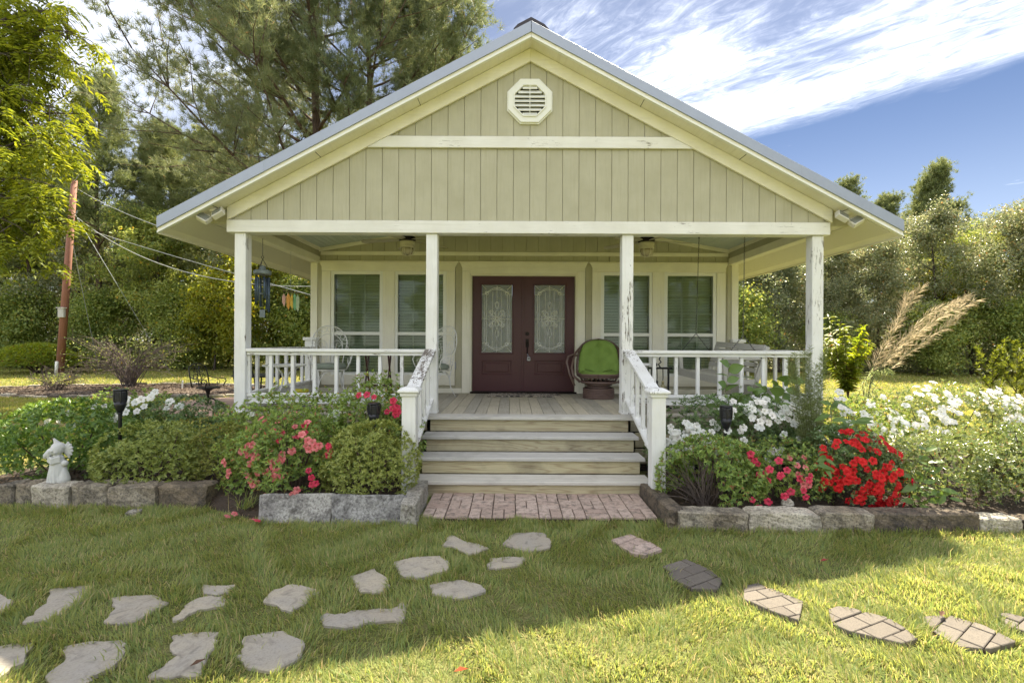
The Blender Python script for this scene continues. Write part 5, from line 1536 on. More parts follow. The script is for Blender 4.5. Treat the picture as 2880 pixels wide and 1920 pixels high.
for px, py, m, lab in ((1297, 1885, m_orl, 'orange fallen leaf lying on the sunlit lawn'), (2320, 1576, m_redl, 'dark red fallen leaf lying on the shaded lawn'), (557, 1864, m_brl, 'brown curled leaf lying on a flagstone near the grass edge'), (2650, 1726, m_brl, 'brown dead leaf lying on a sunlit brick paver')):
    p = G(px, py, 0.05)
    o = MB().add([(-0.035, 0, 0), (-0.005, 0.014, 0.012), (0.035, 0, 0.008), (-0.005, -0.014, 0.010), (-0.005, 0, 0.0)], [(0, 4, 1), (4, 2, 1), (0, 3, 4), (4, 3, 2)]).build('fallen_leaf', m, None, origin=(0, 0, 0))
    o.location = p; o.rotation_euler = (0, 0, R.uniform(0, 3)); tag(o, lab, 'leaf')
# bark mulch in the open part of the left bed
def chips(name, n, fx, m, label, size=0.03):
    pts = fx(n)
    az = rg.uniform(0, 2 * PI, len(pts)); d = np.stack([np.cos(az), np.sin(az), rg.normal(0, 0.25, len(pts))], 1)
    nn = unit(np.stack([rg.normal(0, 0.4, len(pts)), rg.normal(0, 0.4, len(pts)), np.ones(len(pts))], 1))
    me = leaf_mesh(name, pts, d, nn, rg.uniform(0.5, 1.4, len(pts)) * size, rg.uniform(0.25, 0.5, len(pts)) * size, 0.05)
    o = place(name, me, m, (0, 0, 0)); tag(o, label, 'mulch', kind='stuff'); return o
m_chip = m_leaf('bark_chip', (0.035, 0.022, 0.016), (0.15, 0.105, 0.075), trans=0.0, rough=0.9, spec=0.1)
def bedpts(n):
    x = rg.uniform(-5.9, -0.9, n); y = rg.uniform(4.28, 5.9, n)
    k = inpoly(x, y, bedL); x, y = x[k], y[k]
    return np.stack([x, y, 0.03 + 0.07 * np.clip((y - 4.3) / 0.6, 0, 1) + rg.uniform(0, 0.015, len(x))], 1)
chips('mulch', 9000, bedpts, m_chip, 'dark bark mulch between the bushes of the statue bed')
def bedpts2(n):
    x = rg.uniform(1.5, 7.0, n); y = rg.uniform(4.2, 6.5, n)
    k = inpoly(x, y, bedR); x, y = x[k], y[k]
    return np.stack([x, y, 0.03 + 0.07 * np.clip((y - 4.2) / 0.6, 0, 1) + rg.uniform(0, 0.015, len(x))], 1)
chips('mulch', 7000, bedpts2, m_chip, 'dark bark mulch between the bushes of the red azalea bed')

# ================================================================== SHRUBS
m_stem = m_bark('brown_stem', (0.16, 0.115, 0.085), (0.06, 0.045, 0.035))
m_twig = m_bark('grey_twig', (0.20, 0.16, 0.135), (0.10, 0.08, 0.07))
LF = {
 'glossy': m_leaf('glossy_azalea_leaf', (0.087, 0.180, 0.043), (0.214, 0.322, 0.071), 0.30, spec=0.55, rough=0.35),
 'dark': m_leaf('dark_azalea_leaf', (0.080, 0.150, 0.059), (0.190, 0.273, 0.102), 0.22, spec=0.5, rough=0.4),
 'box': m_leaf('clipped_leaf', (0.190, 0.255, 0.066), (0.407, 0.449, 0.135), 0.30, spec=0.45, rough=0.4),
 'olive': m_leaf('olive_leaf', (0.175, 0.205, 0.049), (0.329, 0.346, 0.086), 0.30, spec=0.4, c3=(0.309, 0.184, 0.062), p3=0.04),
 'azalea': m_leaf('azalea_leaf', (0.130, 0.224, 0.066), (0.339, 0.449, 0.119), 0.32, spec=0.4, c3=(0.432, 0.181, 0.089), p3=0.07),
 'sunny': m_leaf('pale_leaf', (0.134, 0.205, 0.068), (0.258, 0.308, 0.123), 0.34, spec=0.8, rough=0.26, c3=(0.268, 0.140, 0.074), p3=0.05),
}
def bush(name, label, cat, cx, cy, rx, ry, h, kind, L, W, whorls, seed, per=6, lump=0.10, z0=0.06, tips=0.0, group=None, spread=0.9, hole=None):
    rr = np.random.default_rng(seed)
    t = thing(name, label, cat, (cx, cy, 0), group)
    # shell directions, a few below the equator
    n = whorls
    d = unit(rr.normal(size=(int(n * 1.7), 3))); d = d[d[:, 2] > -0.55][:n]; n = len(d)
    lumps = unit(rr.normal(size=(14, 3)))
    f = 1 + lump * (np.max(np.einsum('ij,kj->ik', d, lumps), 1) - 0.86) * 5.0
    depth = np.where(rr.random(n) < 0.62, 1 - np.abs(rr.normal(0, 0.045, n)), rr.uniform(0.62, 0.96, n))
    gaps = unit(rr.normal(size=(16, 3)))
    gi = np.max(np.einsum('ij,kj->ik', d, gaps), 1)
    depth = np.where(gi > 0.965, depth * rr.uniform(0.62, 0.85, n), depth)
    fine = unit(rr.normal(size=(60, 3)))
    f = f * (1 + 0.45 * lump * (np.max(np.einsum('ij,kj->ik', d, fine), 1) - 0.965) * 14)
    hz = h * 0.53
    c = np.array([cx, cy, h - hz])
    pos = c + d * np.array([rx, ry, hz]) * (f * depth)[:, None]
    ax = unit(d * np.array([1 / rx, 1 / ry, 1 / hz]) + np.array([0, 0, 0.55]) + rr.normal(0, 0.28, (n, 3)))
    if tips:
        k = rr.random(n) < tips
        pos[k] += ax[k] * rr.uniform(0.02, 0.10, (k.sum(), 1))
    keep = pos[:, 2] > z0
    if hole is not None:
        keep &= ~((np.linalg.norm((pos - np.array(hole[:3])) / np.array(hole[3:6]), axis=1) < 1))
    pos, ax = pos[keep], ax[keep]; n = len(pos)
    # whorl of leaves round each shoot tip
    ref = unit(np.cross(ax, rr.normal(size=(n, 3)))); ref2 = np.cross(ax, ref)
    Pn, Dn, Nn, Ln = [], [], [], []
    for k in range(per):
        th = 2 * PI * k / per + rr.uniform(-0.4, 0.4, n)
        side = ref * np.cos(th)[:, None] + ref2 * np.sin(th)[:, None]
        op = rr.uniform(0.45, 1.0, n)[:, None] * spread
        D = unit(ax * (1 - 0.55 * op) + side * op)
        Pn.append(pos - ax * rr.uniform(0, 0.02, n)[:, None]); Dn.append(D); Nn.append(unit(ax - D * np.sum(ax * D, 1, keepdims=True) + rr.normal(0, 0.15, (n, 3)))); Ln.append(L * rr.uniform(0.5, 1.3, n))
    Pn, Dn, Nn, Ln = map(np.concatenate, (Pn, Dn, Nn, Ln))
    me = leaf_mesh('foliage', Pn - np.array([cx, cy, 0]), Dn, Nn, Ln, Ln * (W / L), 0.22, rr)
    place('foliage', me, LF[kind], (cx, cy, 0), t)
    mb = MB()
    for k in range(9):
        a = rr.uniform(0, 2 * PI); r_ = rr.uniform(0.3, 0.75)
        e = Vector((cx + rx * r_ * math.cos(a), cy + ry * r_ * math.sin(a), h * rr.uniform(0.5, 0.85)))
        b_ = Vector((cx + 0.07 * math.cos(a), cy + 0.07 * math.sin(a), 0.0))
        mb.tube([b_, b_.lerp(e, 0.5) + Vector((0, 0, 0.04)), e], [0.012, 0.008, 0.004], 5)
    mb.build('stems', m_stem, t)
    t['_b'] = 0
    return t, c, np.array([rx, ry, hz]), f, rr
def blossoms(b, n, m, size, seed, front=0.6, zmin=-0.3, cluster=3, where=None, zr=(0.2, 1.0)):
    t, c, r, f, _ = b
    rr = np.random.default_rng(seed)
    mes = []
    for k in range(3):
        me = petal_mesh('blossom', size * (0.88 + 0.12 * k), None); me.materials.append(m); mes.append(me)
    cnt = 0
    while cnt < n:
        if where is not None:
            u = where[rr.integers(len(where))]
            p0 = np.array(P(u[0] + rr.normal(0, 14), u[1] + rr.normal(0, 14), u[2])); k_ = 1
            d = unit((p0 - c) / r)
        else:
            d = unit(rr.normal(size=3))
            if rr.random() < front:
                a_, q_ = rr.uniform(0, 2 * PI), math.sqrt(rr.random()) * 0.98
                d = np.array([q_ * math.cos(a_), -math.sqrt(1 - q_ * q_), q_ * math.sin(a_)])
            if d[2] < zmin: continue
            p0 = c + d * r * 1.02
            if p0[2] < 0.1: continue
            k_ = int(rr.integers(1, cluster + 1))
        for q in range(k_):
            if cnt >= n: break
            p = p0 + rr.normal(0, size * (1.1 if k_ > 1 else 0.05), 3)
            ax = Vector(tuple(unit(d / r + np.array([0, -0.7, 0.35]) + rr.normal(0, 0.35, 3))))
            o = place('blossom', mes[int(rr.integers(3))], None, Vector(tuple(p)), t)
            o.rotation_mode = 'QUATERNION'
            o.rotation_quaternion = ax.to_track_quat('Z', 'Y') @ Quaternion((0, 0, 1), rr.uniform(0, 6.28))
            cnt += 1
# left bed
bA = bush('azalea_bush', 'large glossy green azalea bush behind the white statue', 'bush', -5.0, 5.42, 0.85, 0.62, 0.92, 'glossy', 0.055, 0.020, 1700, 1, 6, 0.10)
bW = bush('white_azalea', 'white flowering azalea behind the black torch by the lawn', 'azalea', -4.75, 6.05, 0.75, 0.42, 1.00, 'azalea', 0.045, 0.016, 900, 2, 6, 0.08)
blossoms(bW, 26, m_whp, 0.045, 5, where=[(260, 1150, 5.6), (290, 1148, 5.6), (350, 1135, 5.7), (365, 1150, 5.6), (335, 1165, 5.5), (410, 1118, 5.75), (425, 1130, 5.7), (470, 1130, 5.75), (495, 1132, 5.75), (380, 1130, 5.7), (150, 1172, 5.5), (180, 1170, 5.5)])
bB = bush('evergreen_hedge', 'dark green low hedge bush against the porch corner post', 'bush', -4.0, 5.95, 0.75, 0.45, 0.90, 'dark', 0.036, 0.014, 1700, 3, 6, 0.06)
bC = bush('clipped_bush', 'clipped olive green bush beside the statue', 'bush', -3.72, 5.02, 0.55, 0.42, 0.76, 'box', 0.034, 0.013, 1700, 4, 6, 0.07)
bD = bush('small_leaf_bush', 'small yellowish leaved bush between the clipped bush and pink azalea', 'bush', -3.02, 5.15, 0.40, 0.38, 0.73, 'olive', 0.024, 0.010, 1500, 5, 6, 0.10)
bE2 = bush('evergreen_bush', 'tall dark leafy bush below the porch railing behind the pink azalea', 'bush', -2.55, 5.52, 0.85, 0.34, 1.00, 'azalea', 0.045, 0.016, 1700, 6, 6, 0.14, tips=0.3)
bE = bush('pink_azalea', 'pink flowering azalea bush above the leaning stone slabs', 'azalea', -2.22, 4.80, 0.56, 0.42, 0.90, 'azalea', 0.040, 0.015, 1700, 7, 6, 0.12, tips=0.2)
zz2 = lambda L_: [(620 + x / 3.267, 1050 + y / 3.267, d) for x, y, d in L_]
blossoms(bE, 62, m_pink, 0.034, 8, where=zz2([(360, 480, 4.8), (460, 450, 4.85), (500, 440, 4.85), (490, 370, 5.0), (665, 425, 4.9), (670, 490, 4.7), (730, 520, 4.6), (555, 560, 4.6), (255, 590, 4.6), (245, 710, 4.45), (300, 710, 4.45), (85, 820, 4.5), (95, 890, 4.5), (285, 905, 4.42), (205, 930, 4.45), (740, 610, 4.45), (780, 600, 4.45), (670, 640, 4.45), (620, 660, 4.45), (840, 690, 4.45), (960, 610, 4.6), (490, 890, 4.4), (500, 950, 4.4), (540, 920, 4.4), (545, 1030, 4.36), (275, 1060, 4.4), (680, 1075, 4.36), (590, 1120, 4.33), (560, 1170, 4.30), (620, 1140, 4.32), (570, 750, 4.45), (630, 870, 4.4)]))
blossoms(bE, 14, m_rose, 0.032, 9, where=zz2([(790, 965, 4.38), (895, 965, 4.4), (760, 550, 4.6), (530, 605, 4.55), (930, 680, 4.5), (980, 730, 4.5)]))
blossoms(bE2, 5, m_whp, 0.042, 10, where=zz2([(1085, 375, 5.25), (1100, 380, 5.25), (1210, 420, 5.3), (310, 410, 5.4), (320, 380, 5.4)]))
bE3 = bush('red_azalea', 'tall azalea with rose red blossoms beside the stair newel', 'azalea', -1.50, 5.42, 0.46, 0.33, 1.14, 'azalea', 0.045, 0.017, 1500, 11, 6, 0.18, tips=0.5)
blossoms(bE3, 11, m_rose, 0.036, 12, where=zz2([(1295, 155, 5.2), (1375, 185, 5.15), (1210, 225, 5.15), (1230, 262, 5.1), (1480, 315, 5.05), (1605, 270, 5.1), (1620, 440, 5.05), (1615, 345, 5.05)]))
bF = bush('round_bush', 'rounded clipped green bush beside the pale limestone block and steps', 'bush', -1.34, 4.66, 0.47, 0.36, 0.83, 'box', 0.030, 0.012, 2300, 13, 6, 0.05)
# right bed
bG = bush('clipped_bush', 'clipped bush with bare inner twigs beside the swing side stair newel', 'bush', 1.92, 4.64, 0.52, 0.38, 0.71, 'azalea', 0.036, 0.015, 1700, 14, 6, 0.10, hole=(1.60, 4.32, 0.28, 0.27, 0.34, 0.28))
mb = MB()
rr = np.random.default_rng(15)
for k in range(46):
    a = rr.uniform(-2.9, -0.3); e = Vector((1.70 + rr.normal(-0.06, 0.20), 4.42 + rr.normal(-0.02, 0.10), rr.uniform(0.25, 0.62)))
    b_ = Vector((1.80 + rr.normal(0, 0.06), 4.58 + rr.normal(0, 0.05), 0.06))
    m_ = b_.lerp(e, 0.5) + Vector((rr.normal(0, 0.04), rr.normal(0, 0.04), 0.03))
    mb.tube([b_, m_, e], [0.006, 0.004, 0.002], 4)
mb.build('twigs', m_twig, bG[0])
bH = bush('white_azalea', 'white flowering azalea below the swing side railing behind the torch', 'azalea', 2.50, 5.40, 0.98, 0.40, 1.00, 'dark', 0.042, 0.015, 1900, 16, 6, 0.13, tips=0.2)
blossoms(bH, 150, m_whp, 0.042, 17, front=0.95, zmin=-0.25, cluster=5)
bH2 = bush('white_azalea', 'white flowering azalea around the foot of the peeling corner post', 'azalea', 3.95, 5.62, 0.70, 0.40, 0.98, 'azalea', 0.042, 0.015, 1100, 18, 6, 0.12, tips=0.2)
blossoms(bH2, 70, m_whp, 0.042, 19, front=0.9, zmin=-0.1, cluster=4)
bI = bush('pink_azalea', 'sparse pink and rose azalea between the clipped bush and red azalea', 'azalea', 2.68, 4.70, 0.40, 0.32, 0.66, 'azalea', 0.030, 0.012, 900, 20, 6, 0.15, tips=0.2)
zz4 = lambda L_: [(1780 + x / 3.266, 1050 + y / 3.266, d) for x, y, d in L_]
blossoms(bI, 22, m_rose, 0.032, 21, where=zz4([(1180, 915, 4.4), (1120, 790, 4.5), (1110, 940, 4.4), (1270, 880, 4.4), (1360, 965, 4.35), (1340, 1070, 4.3), (1390, 1090, 4.3), (1420, 1110, 4.3), (1470, 930, 4.35), (1320, 1215, 4.27), (1630, 1180, 4.27), (1610, 1020, 4.3), (1200, 1195, 4.3)]))
blossoms(bI, 9, m_pink, 0.030, 22, where=zz4([(1465, 830, 4.4), (1500, 735, 4.5), (1555, 840, 4.4), (1570, 900, 4.4), (1590, 1000, 4.35)]))
bJ = bush('red_azalea', 'bright red flowering azalea in full bloom over the stone border', 'azalea', 3.24, 4.66, 0.46, 0.36, 0.80, 'dark', 0.034, 0.014, 1300, 23, 6, 0.14)
blossoms(bJ, 165, m_redp, 0.034, 24, front=0.97, zmin=-0.75, cluster=4)
bK = bush('pale_leaf_bush', 'sunlit bush of small pale green leaves between the red and rose azaleas', 'bush', 4.40, 4.74, 0.82, 0.50, 0.76, 'sunny', 0.034, 0.013, 2500, 25, 6, 0.20, z0=0.03, tips=0.3)
bL = bush('white_azalea', 'broad sunlit azalea covered in white flowers beyond the corner post', 'azalea', 5.35, 6.05, 1.25, 0.60, 1.08, 'sunny', 0.045, 0.016, 2300, 26, 6, 0.14, tips=0.25)
blossoms(bL, 140, m_whp, 0.044, 27, front=0.85, zmin=-0.05, cluster=5)
bM = bush('rose_azalea', 'azalea with a few rose blossoms at the end of the border away from the steps', 'azalea', 5.20, 4.70, 0.60, 0.45, 0.88, 'sunny', 0.036, 0.014, 1200, 28, 6, 0.13, tips=0.2)
blossoms(bM, 14, m_rose, 0.036, 29, front=1.0, zmin=-0.5, cluster=2)
for o in bpy.data.objects:
    if '_b' in o: del o['_b']

# ---- stemmed plants
def stem_plant(name, label, cat, base, stems, leafm, L, W, per_m, seed, droop=0.3, stem_r=0.006, stemm=None, start=0.2, updir=0.3, group=None, part='foliage'):
    rr = np.random.default_rng(seed)
    t = thing(name, label, cat, base, group)
    mb = MB(); Pn, Dn, Nn, Ln = [], [], [], []
    for pts in stems:
        pts = [Vector(p) for p in pts]
        # smooth polyline
        q = []
        for i in range(len(pts) - 1):
            for k in range(6): q.append(pts[i].lerp(pts[i + 1], k / 6))
        q.append(pts[-1])
        for it in range(2):
            q = [q[0]] + [(q[i - 1] + q[i] * 2 + q[i + 1]) / 4 for i in range(1, len(q) - 1)] + [q[-1]]
        mb.tube(q, [stem_r * (1 - 0.8 * i / (len(q) - 1)) for i in range(len(q))], 5)
        tot = sum((q[i + 1] - q[i]).length for i in range(len(q) - 1))
        n = int(tot * per_m)
        for k in range(n):
            s = start + (1 - start) * rr.random(); i = min(len(q) - 2, int(s * (len(q) - 1)))
            p = q[i].lerp(q[i + 1], s * (len(q) - 1) - i); dr = (q[i + 1] - q[i]).normalized()
            side = Vector(tuple(rr.normal(size=3))); side = (side - dr * side.dot(dr)).normalized()
            D = (side + dr * updir + Vector((0, 0, -droop))).normalized()
            Pn.append(p); Dn.append(D); Nn.append(dr * 0.6 + Vector((0, 0, 1)) + Vector(tuple(rr.normal(0, 0.3, 3)))); Ln.append(L * rr.uniform(0.6, 1.2) * (1 - 0.35 * s))
    b_ = np.array(base, float)
    me = leaf_mesh(part, np.array([tuple(p) for p in Pn]) - b_, np.array([tuple(p) for p in Dn]), unit(np.array([tuple(p) for p in Nn])), np.array(Ln), np.array(Ln) * (W / L), 0.15, rr)
    place(part, me, leafm, base, t)
    mb.build('stems', stemm or m_stem, t)
    return t
m_fennel = m_leaf('feathery_leaf', (0.27, 0.335, 0.15), (0.42, 0.47, 0.25), 0.4, rough=0.6, spec=0.15)
m_tan = m_leaf('tan_plume', (0.48, 0.43, 0.31), (0.64, 0.58, 0.43), 0.40, rough=0.7, spec=0.1)
m_yg = m_leaf('yellow_green_leaf', (0.17, 0.25, 0.045), (0.29, 0.34, 0.055), 0.45, rough=0.45, c3=(0.34, 0.14, 0.06), p3=0.05)
m_broad = m_leaf('broad_leaf', (0.085, 0.16, 0.045), (0.16, 0.25, 0.065), 0.32, rough=0.4, spec=0.45)
m_gstem = m_simple('green_stem', (0.14, 0.15, 0.06), 0.7)
rr = np.random.default_rng(77)
# feathery dog fennel in front of the corner post
b0 = P(2272, 1290, 4.95); b0.z = 0.05
st = []
for k in range(9):
    tx, ty = 2215 + 14 * k + rr.normal(0, 8), 985 + rr.uniform(-25, 60)
    st.append([b0 + Vector((rr.normal(0, 0.02), rr.normal(0, 0.02), 0)), P(2265 + 4 * k, 1270, 4.95), P(2235 + 9 * k, 1130, 4.98), P(tx, ty, 5.0)])
fen = stem_plant('feathery_weed', 'tall feathery green weed standing in front of the peeling corner post', 'weed', b0, st, m_fennel, 0.085, 0.0048, 380, 31, droop=0.0, stem_r=0.005, stemm=m_gstem, start=0.30, updir=0.8)
# tan plumes leaning over to the right
b0 = P(2420, 1200, 6.1); b0.z = 0.05
st = [[b0, P(2445, 1080, 6.0), P(2520, 980, 6.0), P(2640, 895, 6.0), P(2745, 845, 6.0)], [b0, P(2440, 1060, 6.0), P(2500, 960, 6.0), P(2545, 870, 6.0), P(2590, 812, 6.0)], [b0, P(2450, 1090, 6.0), P(2560, 985, 6.0), P(2660, 920, 6.1), P(2700, 880, 6.1)], [b0, P(2430, 1080, 6.0), P(2470, 1000, 6.0), P(2530, 880, 6.1), P(2555, 825, 6.1)], [b0, P(2445, 1070, 5.9), P(2530, 960, 5.9), P(2620, 875, 5.9), P(2690, 850, 5.9)], [b0, P(2445, 1070, 6.1), P(2540, 975, 6.1), P(2650, 880, 6.2), P(2720, 835, 6.2)]]
stem_plant('plume_grass', 'tall tan feathery plume grass leaning away from the corner post', 'grass', b0, st, m_tan, 0.17, 0.0030, 85, 32, droop=-0.05, stem_r=0.004, stemm=m_gstem, start=0.36, updir=1.5)
st = [[b0 + Vector((0.05, 0, 0)), P(2440, 1120, 5.9), P(2450, 1060, 5.9), P(2490, 1030, 5.9), P(2510, 1050, 5.9)], [b0, P(2432, 1130, 5.9), P(2425, 1080, 5.9), P(2450, 1040, 5.9), P(2475, 1045, 5.9)]]
stem_plant('drooping_weed', 'small drooping weed with narrow leaves at the foot of the plume grass', 'weed', b0 + Vector((0.08, -0.1, 0)), st, m_fennel, 0.11, 0.014, 60, 33, droop=0.8, stem_r=0.006, start=0.3)
# yellow green sapling behind the post
b0 = P(2390, 1180, 6.9); b0.z = 0.0
st = []
for k in range(16):
    ex, ey = 2300 + 10 * k + rr.normal(0, 8), 870 + rr.uniform(0, 190)
    st.append([b0, P(2385, 1100, 6.9), P((2385 + ex) / 2, 1010, 6.9), P(ex, ey, 6.9 + rr.normal(0, 0.2))])
stem_plant('sapling', 'backlit yellow green sapling standing just behind the corner post', 'sapling', b0, st, m_yg, 0.15, 0.055, 46, 34, droop=0.35, stem_r=0.010, start=0.35, updir=0.4)
# saplings at the right edge
for k, (px, top, sd) in enumerate(((2790, 985, 35), (2855, 960, 36), (2905, 1000, 37))):
    b0 = P(px, 1190, 6.3); b0.z = 0.0
    st = [[b0, P(px + 3, 1100, 6.3), P(px + rr.normal(0, 8), top + 30, 6.3), P(px + rr.normal(0, 10), top, 6.3)]]
    for q in range(6):
        y = 1150 - q * 25; s = 1 if q % 2 else -1
        st.append([P(px + 2, y, 6.3), P(px + s * 22, y - 30, 6.3 + rr.normal(0, 0.1)), P(px + s * 42, y - 75, 6.3 + rr.normal(0, 0.15))])
    stem_plant('sapling', 'upright pale green sapling beside the broad white azalea', 'sapling', b0, st, m_leaf('sapling_leaf', (0.12, 0.165, 0.030), (0.19, 0.22, 0.045), 0.45) if k == 0 else MATS['sapling_leaf'], 0.085, 0.022, 190, sd, droop=-0.2, stem_r=0.007, start=0.12, updir=0.9, group='saplings beside the white azalea')
# broad leaved climbers and seedlings: every leaf by itself
def big_leaf_mesh(name, L, W):
    prof = [(0.0, 0.02), (0.12, 0.55), (0.32, 0.95), (0.5, 1.0), (0.7, 0.75), (0.88, 0.35), (1.0, 0.0)]
    vs_, fs_ = [], []
    for u, w_ in prof:
        z = -0.22 * L * u * u
        vs_ += [(-W / 2 * w_, u * L, z + 0.10 * W * w_), (0, u * L, z), (W / 2 * w_, u * L, z + 0.10 * W * w_)]
    for i in range(len(prof) - 1):
        a = i * 3
        fs_ += [(a, a + 1, a + 4, a + 3), (a + 1, a + 2, a + 5, a + 4)]
    me = MB().add(vs_, fs_).mesh(name, smooth=True); return me
def leaf_plant(name, label, base, stems, L, W, m, seed, spacing=0.07):
    rr = np.random.default_rng(seed)
    t = thing(name, label, 'plant', base)
    me = big_leaf_mesh('leaf', L, W); me.materials.append(m)
    mb = MB()
    for pts in stems:
        pts = [Vector(p) for p in pts]; q = []
        for i in range(len(pts) - 1):
            for k in range(5): q.append(pts[i].lerp(pts[i + 1], k / 5))
        q.append(pts[-1])
        mb.tube(q, [0.006 * (1 - 0.7 * i / (len(q) - 1)) for i in range(len(q))], 5)
        acc = 0; sd = 1
        for i in range(3, len(q)):
            acc += (q[i] - q[i - 1]).length
            if acc > spacing or i == len(q) - 1:
                acc = 0; sd = -sd
                dr = (q[i] - q[i - 1]).normalized()
                D = (Vector((sd * rr.uniform(0.5, 1.0), rr.normal(-0.35, 0.35), rr.normal(-0.15, 0.25))) + dr * 0.4).normalized()
                nz = (Vector((0, -0.75, 0.7)) + Vector(tuple(rr.normal(0, 0.35, 3))))
                xax = D.cross(nz).normalized(); zax = xax.cross(D)
                M = Matrix((xax, D, zax)).transposed()
                o = place('leaf', me, None, q[i], t); o.rotation_euler = M.to_euler(); s = rr.uniform(0.7, 1.2); o.scale = (s, s, s)
    mb.build('stems', m_gstem, t)
b0 = P(2090, 1290, 5.5); b0.z = 0.05
leaf_plant('broad_leaf_plant', 'plant with large rounded dark green leaves climbing before the railing', b0,
  [[b0, P(2060, 1170, 5.6), P(2040, 1100, 5.65), P(2052, 1030, 5.7)], [b0, P(2100, 1180, 5.6), P(2140, 1110, 5.6), P(2180, 1085, 5.6)], [b0, P(2070, 1190, 5.55), P(2110, 1130, 5.55), P(2125, 1065, 5.6)], [b0, P(2160, 1190, 5.5), P(2200, 1120, 5.5), P(2225, 1060, 5.5)], [b0, P(2050, 1190, 5.5), P(2010, 1130, 5.6)]], 0.15, 0.105, m_broad, 51, 0.05)
b0 = P(2585, 1425, 4.45); b0.z = 0.04
leaf_plant('broad_leaf_seedling', 'broad leaved seedling arching over the stained stone border', b0,
  [[b0, P(2590, 1370, 4.42), P(2610, 1300, 4.40), P(2600, 1260, 4.4)], [b0, P(2610, 1400, 4.40), P(2640, 1370, 4.35), P(2670, 1400, 4.3)], [b0, P(2570, 1410, 4.4), P(2600, 1430, 4.3), P(2630, 1450, 4.25)], [b0, P(2590, 1380, 4.4), P(2560, 1330, 4.4), P(2585, 1290, 4.4)]], 0.135, 0.056, m_broad, 52, 0.032)
b0 = P(2350, 1300, 4.75); b0.z = 0.05
leaf_plant('broad_leaf_seedling', 'long leaved seedling drooping in front of the red azalea', b0,
  [[b0, P(2345, 1230, 4.7), P(2335, 1150, 4.75), P(2350, 1120, 4.75)], [b0, P(2370, 1230, 4.65), P(2390, 1190, 4.6), P(2410, 1180, 4.55)], [b0, P(2330, 1270, 4.5), P(2310, 1300, 4.4), P(2300, 1310, 4.35)]], 0.15, 0.052, m_broad, 53, 0.035)
# strappy tufts in the left bed
for k, (px, py, d, n) in enumerate(((490, 1395, 4.85, 26), (245, 1390, 4.9, 18), (690, 1440, 4.45, 24))):
    c0 = P(px, py, d); c0.z = 0.06
    t = thing('strap_grass', ('grassy tuft growing behind the limestone border beside the mulch', 'thin grassy tuft growing next to the statue', 'grassy tuft at the end of the leaning slabs')[k], 'grass tuft', c0)
    xx, yy = rr.normal(0, 0.035, n * 2), rr.normal(0, 0.03, n * 2)
    place('blades', grass_mesh('blades', xx, yy, rr.uniform(0.12, 0.26, n * 2), 0.007, 0.75, rr), m_grass, c0, t)

# ================================================================== GARDEN ORNAMENTS
# ---- solar torches
def torch(px, py_top, py_bot, d, label):
    s = d / F
    c_ = P(px, (py_top + py_bot) / 2, d); zt = P(px, py_top, d).z; zb2 = P(px, py_bot, d).z
    h = zt - zb2; x, y = c_.x, d
    t = thing('solar_torch', label, 'torch', (x, y, 0.0), 'black solar torches')
    r = 0.062
    mb = MB(); mb.lathe([(0.016, 0.0), (0.018, zb2 - 0.03), (0.020, zb2 - 0.01), (0.026, zb2)], (x, y, 0), 12); mb.build('stake', m_plast, t, smooth=True)
    MB().lathe([(0.020, zb2), (0.034, zb2 + 0.10 * h), (0.052, zb2 + 0.30 * h), (0.0565, zb2 + 0.48 * h)], (x, y, 0), 20).build('cup', m_plast, t, smooth=True)
    for k in range(7):
        z = zb2 + h * (0.50 + 0.055 * k); rr_ = 0.0575 + 0.004 * math.sin(k / 6 * PI * 0.8)
        MB().lathe([(rr_ - 0.006, z), (rr_, z + 0.001), (rr_, z + h * 0.030), (rr_ - 0.006, z + h * 0.031)], (x, y, 0), 20).build('flame_slat', m_plast, t)
    mb = MB()
    for k in range(6):
        a = k * PI / 3 + 0.25
        mb.tube([(x + 0.057 * math.cos(a), y + 0.057 * math.sin(a), zb2 + h * 0.46), (x + 0.063 * math.cos(a), y + 0.063 * math.sin(a), zb2 + h * 0.75), (x + 0.060 * math.cos(a), y + 0.060 * math.sin(a), zb2 + h * 0.93)], 0.007, 5)
    mb.build('rib', m_plast, t)
    MB().lathe([(0.04, zb2 + 0.45 * h), (0.045, zb2 + 0.5 * h), (0.047, zb2 + 0.9 * h)], (x, y, 0), 16).build('diffuser', m_simple('torch_diffuser', (0.16, 0.16, 0.17), 0.4), t, smooth=True)
    MB().lathe([(0.03, zt - 0.07 * h), (0.062, zt - 0.072 * h), (0.064, zt - 0.012 * h), (0.056, zt), (0.02, zt)], (x, y, 0), 20).build('cap', m_plast, t, smooth=True)
torch(338, 1094, 1160, 5.15, 'black solar torch rising over the glossy bush by the lawn')
torch(1052, 1132, 1192, 4.98, 'black solar torch half hidden among the rose red azalea blossoms')
torch(2042, 1140, 1208, 4.98, 'black solar torch in front of the white azalea by the steps')

